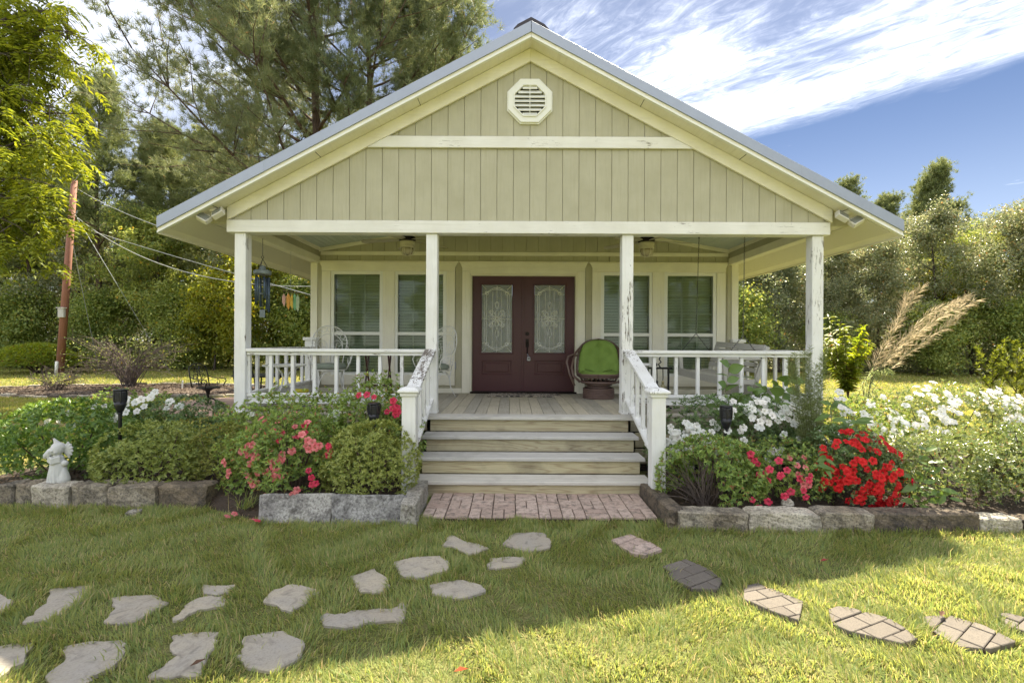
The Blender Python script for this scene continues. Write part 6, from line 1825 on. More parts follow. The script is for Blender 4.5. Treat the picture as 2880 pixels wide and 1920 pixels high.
# ---- garden statue of a small winged figure
m_stat = m_simple('statue_plaster', (0.56, 0.56, 0.53), 0.85, 0, 0.22, 18, 0.35, 0.2)
sx, sy, sz = G(163, 1387).x, 4.70, 0.21
c0 = P(163, 1380, 4.70); sx, sz = c0.x, 0.215
mb = MB()
mb.lathe([(0.072, 0.0), (0.080, 0.01), (0.078, 0.06), (0.072, 0.12), (0.064, 0.17), (0.055, 0.205), (0.03, 0.22)], (0, 0, 0), 20, 1.0, 0.85)
mb.lathe([(0.05, 0.0), (0.055, 0.03), (0.035, 0.10), (0.02, 0.14)], (0.055, -0.01, 0), 14)       # trailing hem
mb.ball((-0.005, -0.005, 0.215), (0.062, 0.052, 0.062))           # chest
for k, z in enumerate((0.205, 0.225, 0.245)): mb.tube([(-0.06, -0.03, z + 0.01), (-0.01, -0.062, z - 0.012), (0.045, -0.035, z + 0.004)], 0.016, 8)   # folded sleeves
mb.ball((0.072, -0.02, 0.185), (0.030, 0.028, 0.030))             # hand on the lap
mb.ball((-0.002, -0.012, 0.315), (0.052, 0.052, 0.058), 16, 12)   # head
mb.ball((-0.002, 0.004, 0.335), (0.058, 0.055, 0.050), 16, 12)    # hair
mb.tube([(-0.010, -0.058, 0.318), (-0.010, -0.071, 0.306)], [0.010, 0.006], 7)    # nose
mb.ball((-0.028, -0.050, 0.298), 0.014); mb.ball((0.012, -0.052, 0.296), 0.014)   # cheeks
mb.tube([(-0.010, 0.0, 0.375), (-0.028, 0.0, 0.405), (-0.040, 0.0, 0.425)], [0.026, 0.014, 0.007], 8)     # curl of hair
Mw = Matrix.Translation((-0.082, 0.012, 0.285)) @ Matrix.Rotation(rad(38), 4, 'Y')
mb.tube([Mw @ Vector((0, 0, 0.07)), Mw @ Vector((0, 0, 0.02)), Mw @ Vector((0, 0, -0.045)), Mw @ Vector((0, 0, -0.07))], [0.014, 0.032, 0.030, 0.014], 10)    # raised arm / left wing
mb.tube([(-0.045, -0.045, 0.27), (-0.045, -0.055, 0.30), (-0.03, -0.056, 0.315)], [0.022, 0.018, 0.012], 8)        # hand to the cheek
for k in range(6):                                                 # feathered right wing
    a = rad(70 - k * 26)
    mb.tube([(0.035, 0.03, 0.30), (0.05 + 0.035 * math.cos(a), 0.03, 0.305 + 0.045 * math.sin(a)), (0.045 + 0.068 * math.cos(a), 0.028, 0.30 + 0.088 * math.sin(a))], [0.016, 0.017, 0.008], 8)
mb.ball((0.065, 0.032, 0.305), (0.040, 0.016, 0.065))
for k in range(7):                                                 # robe folds
    a = rad(-150 + k * 22)
    mb.tube([(0.050 * math.cos(a), 0.045 * math.sin(a), 0.19), (0.070 * math.cos(a), 0.060 * math.sin(a), 0.10), (0.082 * math.cos(a + 0.1), 0.070 * math.sin(a + 0.1), 0.004)], [0.005, 0.007, 0.009], 6)
stt = MB(); stt.v, stt.f = mb.v, mb.f
me = stt.mesh('statue', (0, 0, 0), smooth=True)
sto = place('statue', me, m_stat, (sx, sy, sz), None, (0, 0, rad(8)), 1.0)
rm = sto.modifiers.new('r', 'REMESH'); rm.mode = 'VOXEL'; rm.voxel_size = 0.0042; rm.use_smooth_shade = True
sm = sto.modifiers.new('s', 'SMOOTH'); sm.factor = 0.5; sm.iterations = 2
tag(sto, 'small white statue of a kneeling winged child on the limestone border', 'statue')
# ---- carved stone ball
c0 = P(1780 + 1420 / 3.266, 1050 + 1195 / 3.266, 4.33)
mb = MB(); mb.ball((0, 0, 0), (0.052, 0.05, 0.048), 18, 12)
for k in range(5):
    a = rad(-60 + 30 * k)
    mb.tube([(0.050 * math.cos(b) * math.cos(a), -0.050 * math.cos(a) * math.sin(b), 0.047 * math.sin(a)) for b in np.linspace(0, PI, 10)], 0.005, 5)
mb.lathe([(0.045, -0.09), (0.04, -0.06), (0.03, -0.035)], (0, 0, 0), 14)
ob = mb.build('garden_ball', m_stat, None, smooth=True, origin=(0, 0, 0)); ob.data.materials[0] = m_limew; ob.location = (c0.x, c0.y, max(c0.z, 0.16)); 
tag(ob, 'small grey carved stone ball ornament in the bed below the red azalea', 'ornament')
# ================================================================== TREES
m_pbark = m_bark('pine_bark', (0.17, 0.115, 0.085), (0.055, 0.04, 0.032))
m_dbark = m_bark('grey_bark', (0.15, 0.125, 0.105), (0.05, 0.042, 0.036))
m_needle = m_leaf('pine_needle', (0.127, 0.171, 0.089), (0.267, 0.293, 0.148), 0.30, rough=0.55, spec=0.3, c3=(0.411, 0.246, 0.116), p3=0.03)
m_needle2 = m_leaf('far_pine_needle', (0.123, 0.174, 0.076), (0.257, 0.284, 0.123), 0.30, rough=0.6, spec=0.25)
m_dec1 = m_leaf('oak_leaf', (0.151, 0.238, 0.069), (0.378, 0.420, 0.125), 0.38, rough=0.5, spec=0.4, c3=(0.655, 0.454, 0.106), p3=0.025)
m_dec2 = m_leaf('gum_leaf', (0.139, 0.193, 0.098), (0.316, 0.318, 0.174), 0.34, rough=0.34, spec=0.7, c3=(0.554, 0.295, 0.106), p3=0.025)
m_dec3 = m_leaf('yellowing_leaf', (0.20, 0.255, 0.045), (0.34, 0.36, 0.06), 0.42, rough=0.5, c3=(0.50, 0.36, 0.05), p3=0.10)
m_hick = m_leaf('hickory_leaf', (0.17, 0.235, 0.042), (0.32, 0.36, 0.065), 0.42, rough=0.45, spec=0.35)

def needle_tufts(name, Pp, Ax, L, K, Wd, rng, spread=0.9):
    n = len(Pp)
    d = unit(Ax[:, None, :] * rng.uniform(0.25, 1.1, (n, K, 1)) + rng.normal(size=(n, K, 3)) * spread * 0.6)
    Ll = L * rng.uniform(0.7, 1.15, (n, K, 1))
    s = unit(np.cross(d, rng.normal(size=(n, K, 3)))) * Wd / 2
    b = Pp[:, None, :] + rng.normal(0, L * 0.12, (n, K, 3))
    V = np.stack([b - s, b + s, b + d * Ll], 2).reshape(-1, 3)
    return raw_mesh(name, V, 3, np.arange(n * K * 3))
def bend(p0, d0, length, n, up, rng, wob=0.06):
    """branch polyline"""
    pts = [np.array(p0, float)]; d = unit(np.array(d0, float))
    for k in range(n):
        d = unit(d + np.array([0, 0, up / n]) + rng.normal(0, wob, 3))
        pts.append(pts[-1] + d * length / n)
    return pts
def pine(height, tr, seed, z_first, limbs, llen, K, L, Wd, mat, per=26, lean=(0, 0), name='pine_tree', sub=6, updir=0.25, bias=None, top_w=0.45):
    """returns (trunk MB, crown mesh)"""
    rng = np.random.default_rng(seed)
    mb = MB()
    tp = [(lean[0] * (z / height) ** 1.5 + 0.08 * math.sin(z * 0.5 + seed), lean[1] * (z / height) + 0.08 * math.cos(z * 0.4 + seed), z) for z in np.linspace(-0.1, height, 40)]
    mb.tube(tp, [tr * (1.25 if i == 0 else 1 - 0.85 * i / 39) for i in range(40)], 9)
    Pn, An = [], []
    for k in range(limbs):
        f = (k + rng.random()) / limbs
        z = z_first + (height * 0.98 - z_first) * f
        fi = min(38.99, (z + 0.1) / (height + 0.1) * 39); i = int(fi); base = np.array(tp[i]) + (np.array(tp[i + 1]) - np.array(tp[i])) * (fi - i)
        az = k * 2.4 + rng.normal(0, 0.4)
        if bias is not None and rng.random() < bias[1]: az = bias[0] + rng.normal(0, 0.6)
        ln = llen * (1 - (1 - top_w) * f) * rng.uniform(0.65, 1.1) * (0.45 + 0.55 * min(1, (1 - f) * 3.5))
        d0 = np.array([math.cos(az), math.sin(az), updir + 0.5 * f])
        pts = bend(base, d0, ln, 6, 0.35, rng)
        r0 = max(0.02, tr * 0.32 * (1 - 0.6 * f))
        mb.tube(pts, [r0 * (1 - 0.85 * j / 6) for j in range(7)], 5)
        for s in range(sub):
            j = rng.integers(2, 7); q = pts[j]
            dd = unit(pts[min(6, j)] - pts[j - 1])
            sd = unit(np.cross(dd, rng.normal(size=3)))
            sp = bend(q, dd * 0.6 + sd * rng.uniform(0.5, 1.0) + np.array([0, 0, 0.15]), ln * rng.uniform(0.18, 0.36), 3, 0.3, rng, 0.1)
            mb.tube(sp, [r0 * 0.35, r0 * 0.25, r0 * 0.18, r0 * 0.1], 3, cap=False)
            m_ = max(3, int(per * 0.5))
            for h in range(m_):
                tt = rng.uniform(0.25, 1.0) * 3; a_ = min(2, int(tt)); p = sp[a_] + (sp[a_ + 1] - sp[a_]) * (tt - a_)
                Pn.append(p + rng.normal(0, L * 0.9, 3)); An.append(unit(sp[3] - sp[0]) + np.array([0, 0, 0.3]))
        for h in range(per):
            tt = rng.uniform(0.45, 1.0) * 6; a_ = min(5, int(tt)); p = pts[a_] + (pts[a_ + 1] - pts[a_]) * (tt - a_)
            Pn.append(p + rng.normal(0, L * 0.9, 3)); An.append(unit(pts[6] - pts[3]) + np.array([0, 0, 0.3]))
    cm = needle_tufts('crown', np.array(Pn), unit(np.array(An)), L, K, Wd, rng)
    return mb, cm
def deciduous(height, tr, seed, z_first, limbs, llen, nleaf, L, W, rng=None, shape=1.0, clump=0.34, lean=(0, 0)):
    rng = np.random.default_rng(seed)
    mb = MB()
    tp = [(lean[0] * (z / height) + 0.12 * math.sin(z * 0.6 + seed), lean[1] * (z / height) + 0.12 * math.cos(z * 0.5 + seed), z) for z in np.linspace(-0.1, height * 0.92, 12)]
    mb.tube(tp, [tr * (1.3 if i == 0 else 1 - 0.86 * i / 11) for i in range(12)], 8)
    cl = []
    for k in range(limbs):
        f = (k + rng.random()) / limbs
        z = z_first + (height * 0.9 - z_first) * f
        fi = min(10.99, (z + 0.1) / (height * 0.92 + 0.1) * 11); i = int(fi); base = np.array(tp[i]) + (np.array(tp[i + 1]) - np.array(tp[i])) * (fi - i)
        az = k * 2.4 + rng.normal(0, 0.5)
        prof = math.sin(PI * min(1, 0.22 + 0.78 * f)) ** 0.7 if shape > 0 else 1
        ln = llen * max(0.35, prof) * rng.uniform(0.7, 1.15)
        pts = bend(base, [math.cos(az), math.sin(az), 0.45 + 0.6 * f], ln, 5, 0.2, rng, 0.10)
        r0 = max(0.015, tr * 0.33 * (1 - 0.7 * f))
        mb.tube(pts, [r0 * (1 - 0.85 * j / 5) for j in range(6)], 5)
        for j in range(2, 6): cl.append((pts[j], 1.0))
        for s in range(4):
            j = rng.integers(2, 6)
            sp = bend(pts[j], rng.normal(size=3) + np.array([0, 0, 0.3]), ln * rng.uniform(0.25, 0.45), 2, 0.1, rng)
            mb.tube(sp, [r0 * 0.35, r0 * 0.2, r0 * 0.08], 3, cap=False)
            cl += [(sp[1], 0.8), (sp[2], 1.0)]
    cl.append((np.array(tp[-1]), 1.0))
    cp = np.array([c[0] for c in cl])
    ci = rng.integers(0, len(cp), nleaf)
    off = rng.normal(size=(nleaf, 3)) * clump * np.array([1, 1, 0.62])
    Pn = cp[ci] + off
    D = unit(rng.normal(size=(nleaf, 3)) + np.array([0, 0, -0.45]) + off * 0.6)
    Nn = unit(rng.normal(size=(nleaf, 3)) * 0.75 + np.array([0, 0, 1.0]))
    Ll = L * rng.uniform(0.6, 1.2, nleaf)
    cm = leaf_mesh('crown', Pn, D, Nn, Ll, Ll * (W / L), 0.2, rng)
    return mb, cm
def tree(name, label, cat, built, bark, leafm, loc, rotz=0, scale=1.0, group=None):
    mb, cm = built
    t = thing(name, label, cat, (0, 0, 0), group)
    mb.build('trunk', bark, t, smooth=True, origin=(0, 0, 0))
    place('crown', cm, leafm, (0, 0, 0), t)
    t.location = loc; t.rotation_euler = (0, 0, rotz); t.scale = (scale,) * 3
    return t
# ---- two tall pines rising behind the eave
PXa, PYa = -6.95, 17.2
pinA = tree('pine_tree', 'tall open pine behind the house with long bare limbs reaching over the lawn', 'pine',
            pine(19.0, 0.24, 5, 4.8, 46, 8.2, 24, 0.25, 0.016, m_needle, per=44, sub=10, bias=(PI * 0.98, 0.40), updir=0.36, top_w=0.6), m_pbark, m_needle, (PXa, PYa, 0))
pinB = tree('pine_tree', 'tall dense pine behind the house with its crown over the roof', 'pine',
            pine(18.5, 0.22, 9, 6.0, 44, 5.8, 24, 0.25, 0.017, m_needle, per=56, sub=10, bias=(0.1, 0.40), updir=0.26, top_w=0.6), m_pbark, m_needle, (-5.6, 18.6, 0))
# ---- hickory at the left whose branches hang into view
rng = np.random.default_rng(21)
t = thing('hickory_tree', 'near tree with drooping yellow green leaves hanging over the lawn', 'tree', (-11.2, 9.2, 0))
mb = MB()
mb.tube([(-11.2, 9.2, -0.1), (-11.1, 9.15, 2.0), (-11.2, 9.0, 4.5), (-11.0, 9.0, 7.0), (-11.2, 9.1, 10.0)], [0.30, 0.24, 0.20, 0.15, 0.05], 10)
ends = []
Pn, Dn, Nn, Ln = [], [], [], []
targets = [(60, 60, 8.2), (150, 30, 8.4), (210, 90, 8.3), (30, 160, 8.0), (170, 170, 8.2), (250, 190, 8.4), (90, 240, 8.0), (10, 280, 7.8), (150, 300, 8.1), (235, 320, 8.5), (215, 390, 8.4), (80, 350, 7.7), (30, 420, 7.6), (140, 400, 7.9), (200, 460, 8.2), (60, 500, 7.6), (110, 560, 7.7), (20, 560, 7.5), (170, 555, 8.0), (60, 640, 7.6), (130, 640, 7.8), (10, 690, 7.5), (185, 620, 8.0), (-60, 300, 8), (-80, 500, 7.8), (-60, 100, 8.2), (-90, 650, 7.6), (40, -60, 8.4), (160, -80, 8.4), (240, 130, 8.6), (200, 260, 8.8), (110, 110, 8.9), (60, 200, 9.0), (160, 230, 9.0), (30, 60, 9.2), (120, 330, 9.0), (190, 40, 9.2), (255, 430, 9.0)]
for (px, py, d) in targets:
    e = np.array(P(px, py, d + 0.3))
    zb = max(2.6, e[2] - rng.uniform(-0.4, 1.2))
    b_ = np.array([-11.1 + rng.normal(0, 0.05), 9.1, zb])
    m1 = b_ + (e - b_) * 0.45 + np.array([0, 0, 0.35]); m2 = b_ + (e - b_) * 0.78 + np.array([0, 0, 0.28])
    mb.tube([b_, m1, m2, e], [0.045, 0.030, 0.018, 0.006], 5)
    for s in range(10):       # twigs
        f = rng.uniform(0.35, 1.0)
        q = b_ + (e - b_) * f + np.array([0, 0, 0.32 * math.sin(PI * min(1, f))])
        tw = q + rng.normal(0, 0.30, 3) + np.array([0.12, 0, -0.16])
        mb.tube([q, (q + tw) / 2 + np.array([0, 0, 0.04]), tw], [0.010, 0.007, 0.004], 4, cap=False)
        for c_ in range(8):      # compound leaves: paired leaflets along a drooping rachis
            rb = q + (tw - q) * rng.uniform(0.4, 1.05)
            rd = unit(rng.normal(size=3) * np.array([1, 1, 0.4]) + np.array([0.25, -0.1, -0.25]))
            for l in range(5):
                pos = rb + rd * 0.05 * (l + 1) + np.array([0, 0, -0.010 * l * l])
                for sg in (-1, 1):
                    sd = unit(np.cross(rd, np.array([0, 0, 1]))) * sg
                    Pn.append(pos); Dn.append(unit(sd * 0.9 + rd * 0.6 + np.array([0, 0, -0.35]))); Nn.append(np.array([0, 0, 1.0]) + rng.normal(0, 0.25, 3)); Ln.append(rng.uniform(0.085, 0.14))
mb.build('trunk', m_dbark, t, smooth=True)
Pn = np.array(Pn); Ln = np.array(Ln)
place('crown', leaf_mesh('crown', Pn - np.array([-11.2, 9.2, 0]), np.array(Dn), unit(np.array(Nn)), Ln, Ln * 0.36, 0.15, rng), m_hick, (-11.2, 9.2, 0), t)

# ---- the woods: a few trees built, then copied
proto = {}
def proto_tree(key, built, bark, leafm, nm, lab, cat):
    t = tree(nm, lab, cat, built, bark, leafm, (0, 0, -500)); proto[key] = [t, False]
proto_tree('pine1', pine(15.0, 0.17, 31, 6.0, 30, 3.0, 15, 0.26, 0.026, m_needle2, per=40, sub=5), m_pbark, m_needle2, 'pine_tree', 'x', 'pine')
proto_tree('pine2', pine(13.5, 0.15, 32, 3.0, 36, 2.7, 15, 0.26, 0.028, m_needle2, per=40, sub=5, updir=0.1), m_pbark, m_needle2, 'pine_tree', 'x', 'pine')
proto_tree('dec1', deciduous(9.5, 0.13, 41, 1.4, 18, 3.4, 24000, 0.16, 0.09, clump=0.30), m_dbark, m_dec1, 'broadleaf_tree', 'x', 'tree')
proto_tree('dec2', deciduous(11.0, 0.15, 42, 2.4, 19, 3.9, 24000, 0.16, 0.09, clump=0.30), m_dbark, m_dec2, 'broadleaf_tree', 'x', 'tree')
proto_tree('dec3', deciduous(6.5, 0.08, 43, 0.8, 20, 2.1, 17000, 0.15, 0.10), m_dbark, m_dec3, 'broadleaf_tree', 'x', 'tree')
proto_tree('dec4', deciduous(8.0, 0.11, 44, 1.0, 17, 3.2, 20000, 0.15, 0.08, clump=0.28), m_dbark, m_dec2, 'broadleaf_tree', 'x', 'tree')
proto_tree('under', deciduous(4.2, 0.06, 45, 0.3, 20, 1.9, 16000, 0.14, 0.09, clump=0.36), m_dbark, m_dec1, 'understory_tree', 'x', 'tree')
def plant(key, x, y, s, label, group, rz=None):
    t, used = proto[key]
    if used: t = copy_tree(t)
    proto[key][1] = True
    t.location = (x, y, 0); t.rotation_euler = (0, 0, R.uniform(0, 6.28) if rz is None else rz)
    t.scale = (s, s, s * R.uniform(0.95, 1.06))
    t['label'] = label; t['group'] = group
    return t
LBL = {'pine1': 'slender pine with a high crown', 'pine2': 'full pine with branches low on the trunk', 'dec1': 'green broadleaf tree', 'dec2': 'tall grey green broadleaf tree', 'dec3': 'small yellowing broadleaf tree', 'dec4': 'glossy leaved broadleaf tree', 'under': 'low leafy understory tree'}
def wood(items, where):
    for key, x, y, s in items:
        plant(key, x, y, s, LBL[key] + ' in the woods ' + where, LBL[key] + ' group ' + where)
# left side, beyond the utility pole
L1 = [('dec1', -29.5, 26.0, 1.0), ('pine2', -27.5, 27.5, 1.0), ('under', -26.0, 25.6, 1.0), ('dec4', -24.4, 27.2, 1.05), ('pine1', -22.6, 26.4, 1.0), ('under', -21.8, 25.4, 0.95), ('pine2', -20.6, 28.0, 0.98), ('dec1', -19.2, 26.4, 0.92), ('pine1', -18.2, 28.5, 0.95), ('under', -17.4, 25.6, 1.05), ('pine2', -16.2, 27.6, 0.9), ('dec4', -14.6, 26.2, 0.95), ('dec3', -13.4, 24.6, 1.0), ('dec1', -12.2, 26.8, 0.9), ('under', -11.0, 25.2, 1.1), ('dec4', -9.6, 26.6, 0.9), ('dec3', -15.4, 25.0, 0.8), ('dec1', -7.6, 27.6, 0.9), ('dec4', -5.5, 28.5, 0.9),
      ('dec2', -32.5, 31.0, 1.0), ('pine2', -30, 33.0, 1.05), ('dec2', -26.2, 32.0, 1.0), ('pine1', -23.8, 33.5, 1.05), ('dec1', -21.0, 32.5, 1.1), ('pine2', -18.6, 34.0, 1.05), ('dec2', -16.0, 32.5, 0.95), ('pine1', -13.6, 33.5, 0.9), ('dec1', -11.0, 32.0, 1.0), ('dec2', -8.0, 33.0, 0.95), ('dec4', -34.0, 27.0, 1.1), ('under', -31.5, 25.5, 1.1)]
wood(L1, 'beyond the utility pole')
# right side, beyond the white azaleas
R1 = [('dec4', 8.5, 27.5, 0.85), ('dec2', 10.4, 25.6, 0.66), ('under', 11.6, 24.2, 1.0), ('pine1', 12.8, 27.8, 0.66), ('dec4', 14.0, 25.6, 0.80), ('pine1', 15.2, 27.6, 0.62), ('under', 15.9, 24.6, 0.75), ('dec2', 17.2, 26.0, 0.66), ('dec4', 19.0, 25.2, 0.86), ('dec2', 21.4, 24.6, 0.76), ('dec1', 23.6, 25.0, 0.80), ('under', 20.2, 23.6, 0.85), ('dec4', 25.6, 24.0, 1.02), ('under', 24.0, 22.8, 0.9), ('dec2', 28.2, 24.4, 0.86), ('dec1', 30.8, 25.0, 1.0), ('under', 27.4, 22.6, 1.0), ('dec4', 16.4, 24.8, 0.6), ('dec3', 22.4, 25.8, 0.8),
      ('dec2', 9.4, 32.0, 0.72), ('dec1', 12.0, 32.5, 0.80), ('pine1', 23.4, 34.0, 0.84), ('pine2', 26.6, 34.5, 0.93), ('pine2', 29.6, 34.0, 1.03), ('pine1', 30.2, 35.0, 0.90), ('pine1', 17.5, 31.5, 0.66), ('dec2', 15.0, 31.0, 0.75), ('dec4', 18.8, 30.5, 0.95), ('dec2', 22.6, 30.0, 0.78), ('dec1', 26.6, 31.0, 0.95), ('dec2', 31.0, 30.5, 0.95), ('dec2', 34.5, 28.0, 1.0)]
wood(R1, 'beyond the white azaleas')
# behind the photographer: what the panes of the porch reflect
B1 = [('dec2', -16, -34, 1.0), ('pine2', -9, -37, 1.0), ('dec1', -3, -34, 1.15), ('dec2', 4, -36, 1.0), ('pine1', 10, -38, 1.0), ('dec4', 16, -34, 1.2), ('dec1', 22, -36, 1.1), ('dec4', -22, -35, 1.2)]
wood(B1, 'across the front yard')
for k, (t, used) in list(proto.items()):
    if not used:
        for ch in [x for x in bpy.data.objects if x.parent is t]: bpy.data.objects.remove(ch)
        bpy.data.objects.remove(t)
# leafy undergrowth and deep woods behind the front rows
def thicket(name, label, n, x0, x1, y0, y1, h, m, seed, L=0.17):
    rng = np.random.default_rng(seed)
    nc = 260
    c = np.stack([rng.uniform(x0, x1, nc), rng.uniform(y0, y1, nc), h * rng.random(nc) ** 1.4 + 0.2], 1)
    i = rng.integers(0, nc, n)
    off = rng.normal(size=(n, 3)) * np.array([0.6, 0.5, 0.38]); Pn = c[i] + off; Pn[:, 2] = np.abs(Pn[:, 2])
    D = unit(rng.normal(size=(n, 3)) + np.array([0, 0, -0.3])); Nn = unit(rng.normal(size=(n, 3)) * 0.7 + np.array([0, 0, 1]))
    Ll = L * rng.uniform(0.6, 1.2, n)
    o = place(name, leaf_mesh(name, Pn, D, Nn, Ll, Ll * 0.58, 0.2, rng), m, (0, 0, 0)); tag(o, label, 'undergrowth', kind='stuff')
thicket('undergrowth', 'dense leafy undergrowth along the woods beyond the utility pole', 30000, -36, -5, 26.0, 31, 2.3, m_dec1, 61)
thicket('undergrowth', 'dense leafy undergrowth along the woods beyond the white azaleas', 26000, 8, 34, 24.6, 31, 1.9, m_dec2, 62)
thicket('deep_woods', 'far leafy mass of the deep woods beyond the utility pole', 60000, -48, -4, 36, 44, 9.0, m_dec2, 63, 0.30)
thicket('deep_woods', 'far leafy mass of the deep woods beyond the white azaleas', 46000, 6, 46, 37, 45, 5.5, m_dec2, 64, 0.30)
# ================================================================== FAR LEFT YARD
# ---- patio with iron chairs
m_patio = NT('pink_patio'); v = m_patio.coords(); a = m_patio.noise(v, 3, 5); b = m_patio.noise(v, 40, 3)
m_patio.col(m_patio.mix(a, (0.34, 0.22, 0.16), m_patio.mix(b, (0.42, 0.31, 0.24), (0.28, 0.19, 0.15)))); m_patio.rough(0.9); m_patio = m_patio.m
pts = [(-6.3 + 2.15 * math.cos(a) * (1 + 0.04 * math.sin(5 * a)), 11.9 + 1.95 * math.sin(a)) for a in np.linspace(0, 2 * PI, 40)[:-1]]
tag(MB().prism(pts, -0.05, 0.035, 'xyz').build('patio', m_patio), kind='structure')
pts = [(G(90, 1205).x + x, G(90, 1200).y + y) for x, y in ((-0.9, 0.0), (-0.3, -0.14), (0.35, -0.10), (0.62, 0.05), (0.2, 0.22), (-0.5, 0.25))]
tag(MB().prism(pts, -0.03, 0.03, 'xyz').build('stepping_slab', m_patio), kind='structure')
def iron_chair(loc, rz, label):
    t = thing('patio_chair', label, 'chair', (0, 0, 0), 'black iron patio chairs')
    def bk(u, v): return Vector((u, 0.21 + 0.22 * v + 0.05 * v * v, 0.42 + v))
    mb = MB()
    mb.tube([bk(-0.24, 0.0), bk(-0.25, 0.3), bk(-0.23, 0.48), bk(-0.12, 0.55), bk(0, 0.565), bk(0.12, 0.55), bk(0.23, 0.48), bk(0.25, 0.3), bk(0.24, 0.0)], 0.014, 7)
    mb.build('back_frame', m_iron, t, smooth=True)
    mb = MB()
    for s in (-1, 1):
        for (u, v, r, a0, tn, fl) in ((0.09, 0.40, 0.085, 0.5, 1.2, 1), (0.10, 0.24, 0.085, 2.6, 1.2, -1), (0.09, 0.10, 0.075, 0.3, 1.1, 1)):
            sp = spiral((0, 0, 0), r, a0, tn, 18, 'xz', fl)
            mb.tube([bk(s * (u + p.x), v + p.z) for p in sp], 0.009, 5)
        mb.tube([bk(s * 0.02, 0.02), bk(s * 0.05, 0.2), bk(s * 0.02, 0.36), bk(s * 0.04, 0.54)], 0.008, 5)
    mb.build('scrollwork', m_iron, t, smooth=True)
    mb = MB(); mb.lathe([(0.02, 0.40), (0.25, 0.40), (0.262, 0.41), (0.262, 0.425), (0.25, 0.432), (0.02, 0.43)], (0, -0.02, 0), 4 * 6, 1.0, 0.98); mb.build('seat', m_iron, t)
    for s in (-1, 1):
        mb = MB()
        mb.tube([bk(s * 0.25, 0.26), (s * 0.275, 0.12, 0.635), (s * 0.28, -0.12, 0.63), (s * 0.275, -0.24, 0.61), (s * 0.27, -0.265, 0.56), (s * 0.262, -0.22, 0.51), (s * 0.255, -0.20, 0.43)], 0.013, 6)
        mb.tube(spiral((s * 0.265, -0.02, 0.53), 0.075, 1.2, 1.0, 14, 'yz', 1), 0.008, 5)
        mb.build('arm', m_iron, t, smooth=True)
    MB().lathe([(0.02, 0.13), (0.035, 0.14), (0.03, 0.25), (0.06, 0.34), (0.14, 0.385), (0.15, 0.399), (0.02, 0.399)], (0, 0, 0), 14).build('swivel', m_iron, t, smooth=True)
    for k in range(4):
        a = k * PI / 2 + 0.78
        MB().tube([(0, 0, 0.16), (0.10 * math.cos(a), 0.10 * math.sin(a), 0.14), (0.22 * math.cos(a), 0.22 * math.sin(a), 0.06), (0.31 * math.cos(a), 0.31 * math.sin(a), 0.012)], [0.02, 0.018, 0.014, 0.012], 6).build('leg', m_iron, t, smooth=True)
    t.location = loc; t.rotation_euler = (0, 0, rz)
iron_chair((-7.35, 11.7, 0.037), rad(75), 'black scrolled iron patio chair standing at the lawn edge of the patio')
iron_chair((-5.75, 10.75, 0.037), rad(170), 'black scrolled iron patio chair seen through the porch railing')
iron_chair((-5.25, 12.7, 0.037), rad(-55), 'black scrolled iron patio chair on the far side of the patio table')
t = thing('patio_table', 'round black iron patio table between the iron chairs', 'table', (-6.25, 12.0, 0.037))
MB().lathe([(0.05, 0.715), (0.60, 0.715), (0.615, 0.725), (0.615, 0.742), (0.60, 0.75), (0.05, 0.75)], (-6.25, 12.0, 0), 32).build('table_top', m_iron, t)
for k in range(4):
    a = k * PI / 2 + 0.4
    MB().tube([(-6.25 + r * math.cos(a), 12.0 + r * math.sin(a), z) for r, z in ((0.5, 0.715), (0.30, 0.50), (0.22, 0.30), (0.42, 0.05))], 0.02, 6).build('leg', m_iron, t, smooth=True)

# ---- island bed with rubble edging, mulch and bare shrubs
IX, IY, IA, IB = -11.6, 14.9, 4.6, 1.9
mound('island_bed', [(IX + IA * math.cos(a), IY + IB * math.sin(a)) for a in np.linspace(0, 2 * PI, 36)[:-1]], 0.08)
def isl(n):
    a = rg.uniform(0, 2 * PI, n); r_ = np.sqrt(rg.random(n)) * 0.97
    return np.stack([IX + IA * r_ * np.cos(a), IY + IB * r_ * np.sin(a), 0.03 + 0.06 * (1 - r_) + rg.uniform(0, 0.03, n)], 1)
m_chip2 = m_leaf('pale_bark_chip', (0.10, 0.07, 0.055), (0.27, 0.205, 0.165), trans=0.0, rough=0.9, spec=0.1)
chips('mulch', 16000, isl, m_chip2, 'pale bark mulch covering the island bed in the lawn', 0.07)
eb = thing('stone_border', 'low rubble edging round the island bed in the far lawn', 'stone border', (IX, IY, 0))
a = -0.2
k = 0
while a < 2 * PI - 0.25:
    ln = R.uniform(0.28, 0.5)
    x, y = IX + (IA + 0.06) * math.cos(a), IY + (IB + 0.06) * math.sin(a)
    tx, ty = -(IA) * math.sin(a), IB * math.cos(a); sp = math.hypot(tx, ty)
    rock('stone', (m_lime, m_limew, m_limed)[k % 3], eb, x, y, ln * 0.95, 0.16, 0.12 + R.uniform(-0.02, 0.03), math.atan2(ty, tx), 0, 200 + k, -0.03)
    a += ln / sp; k += 1
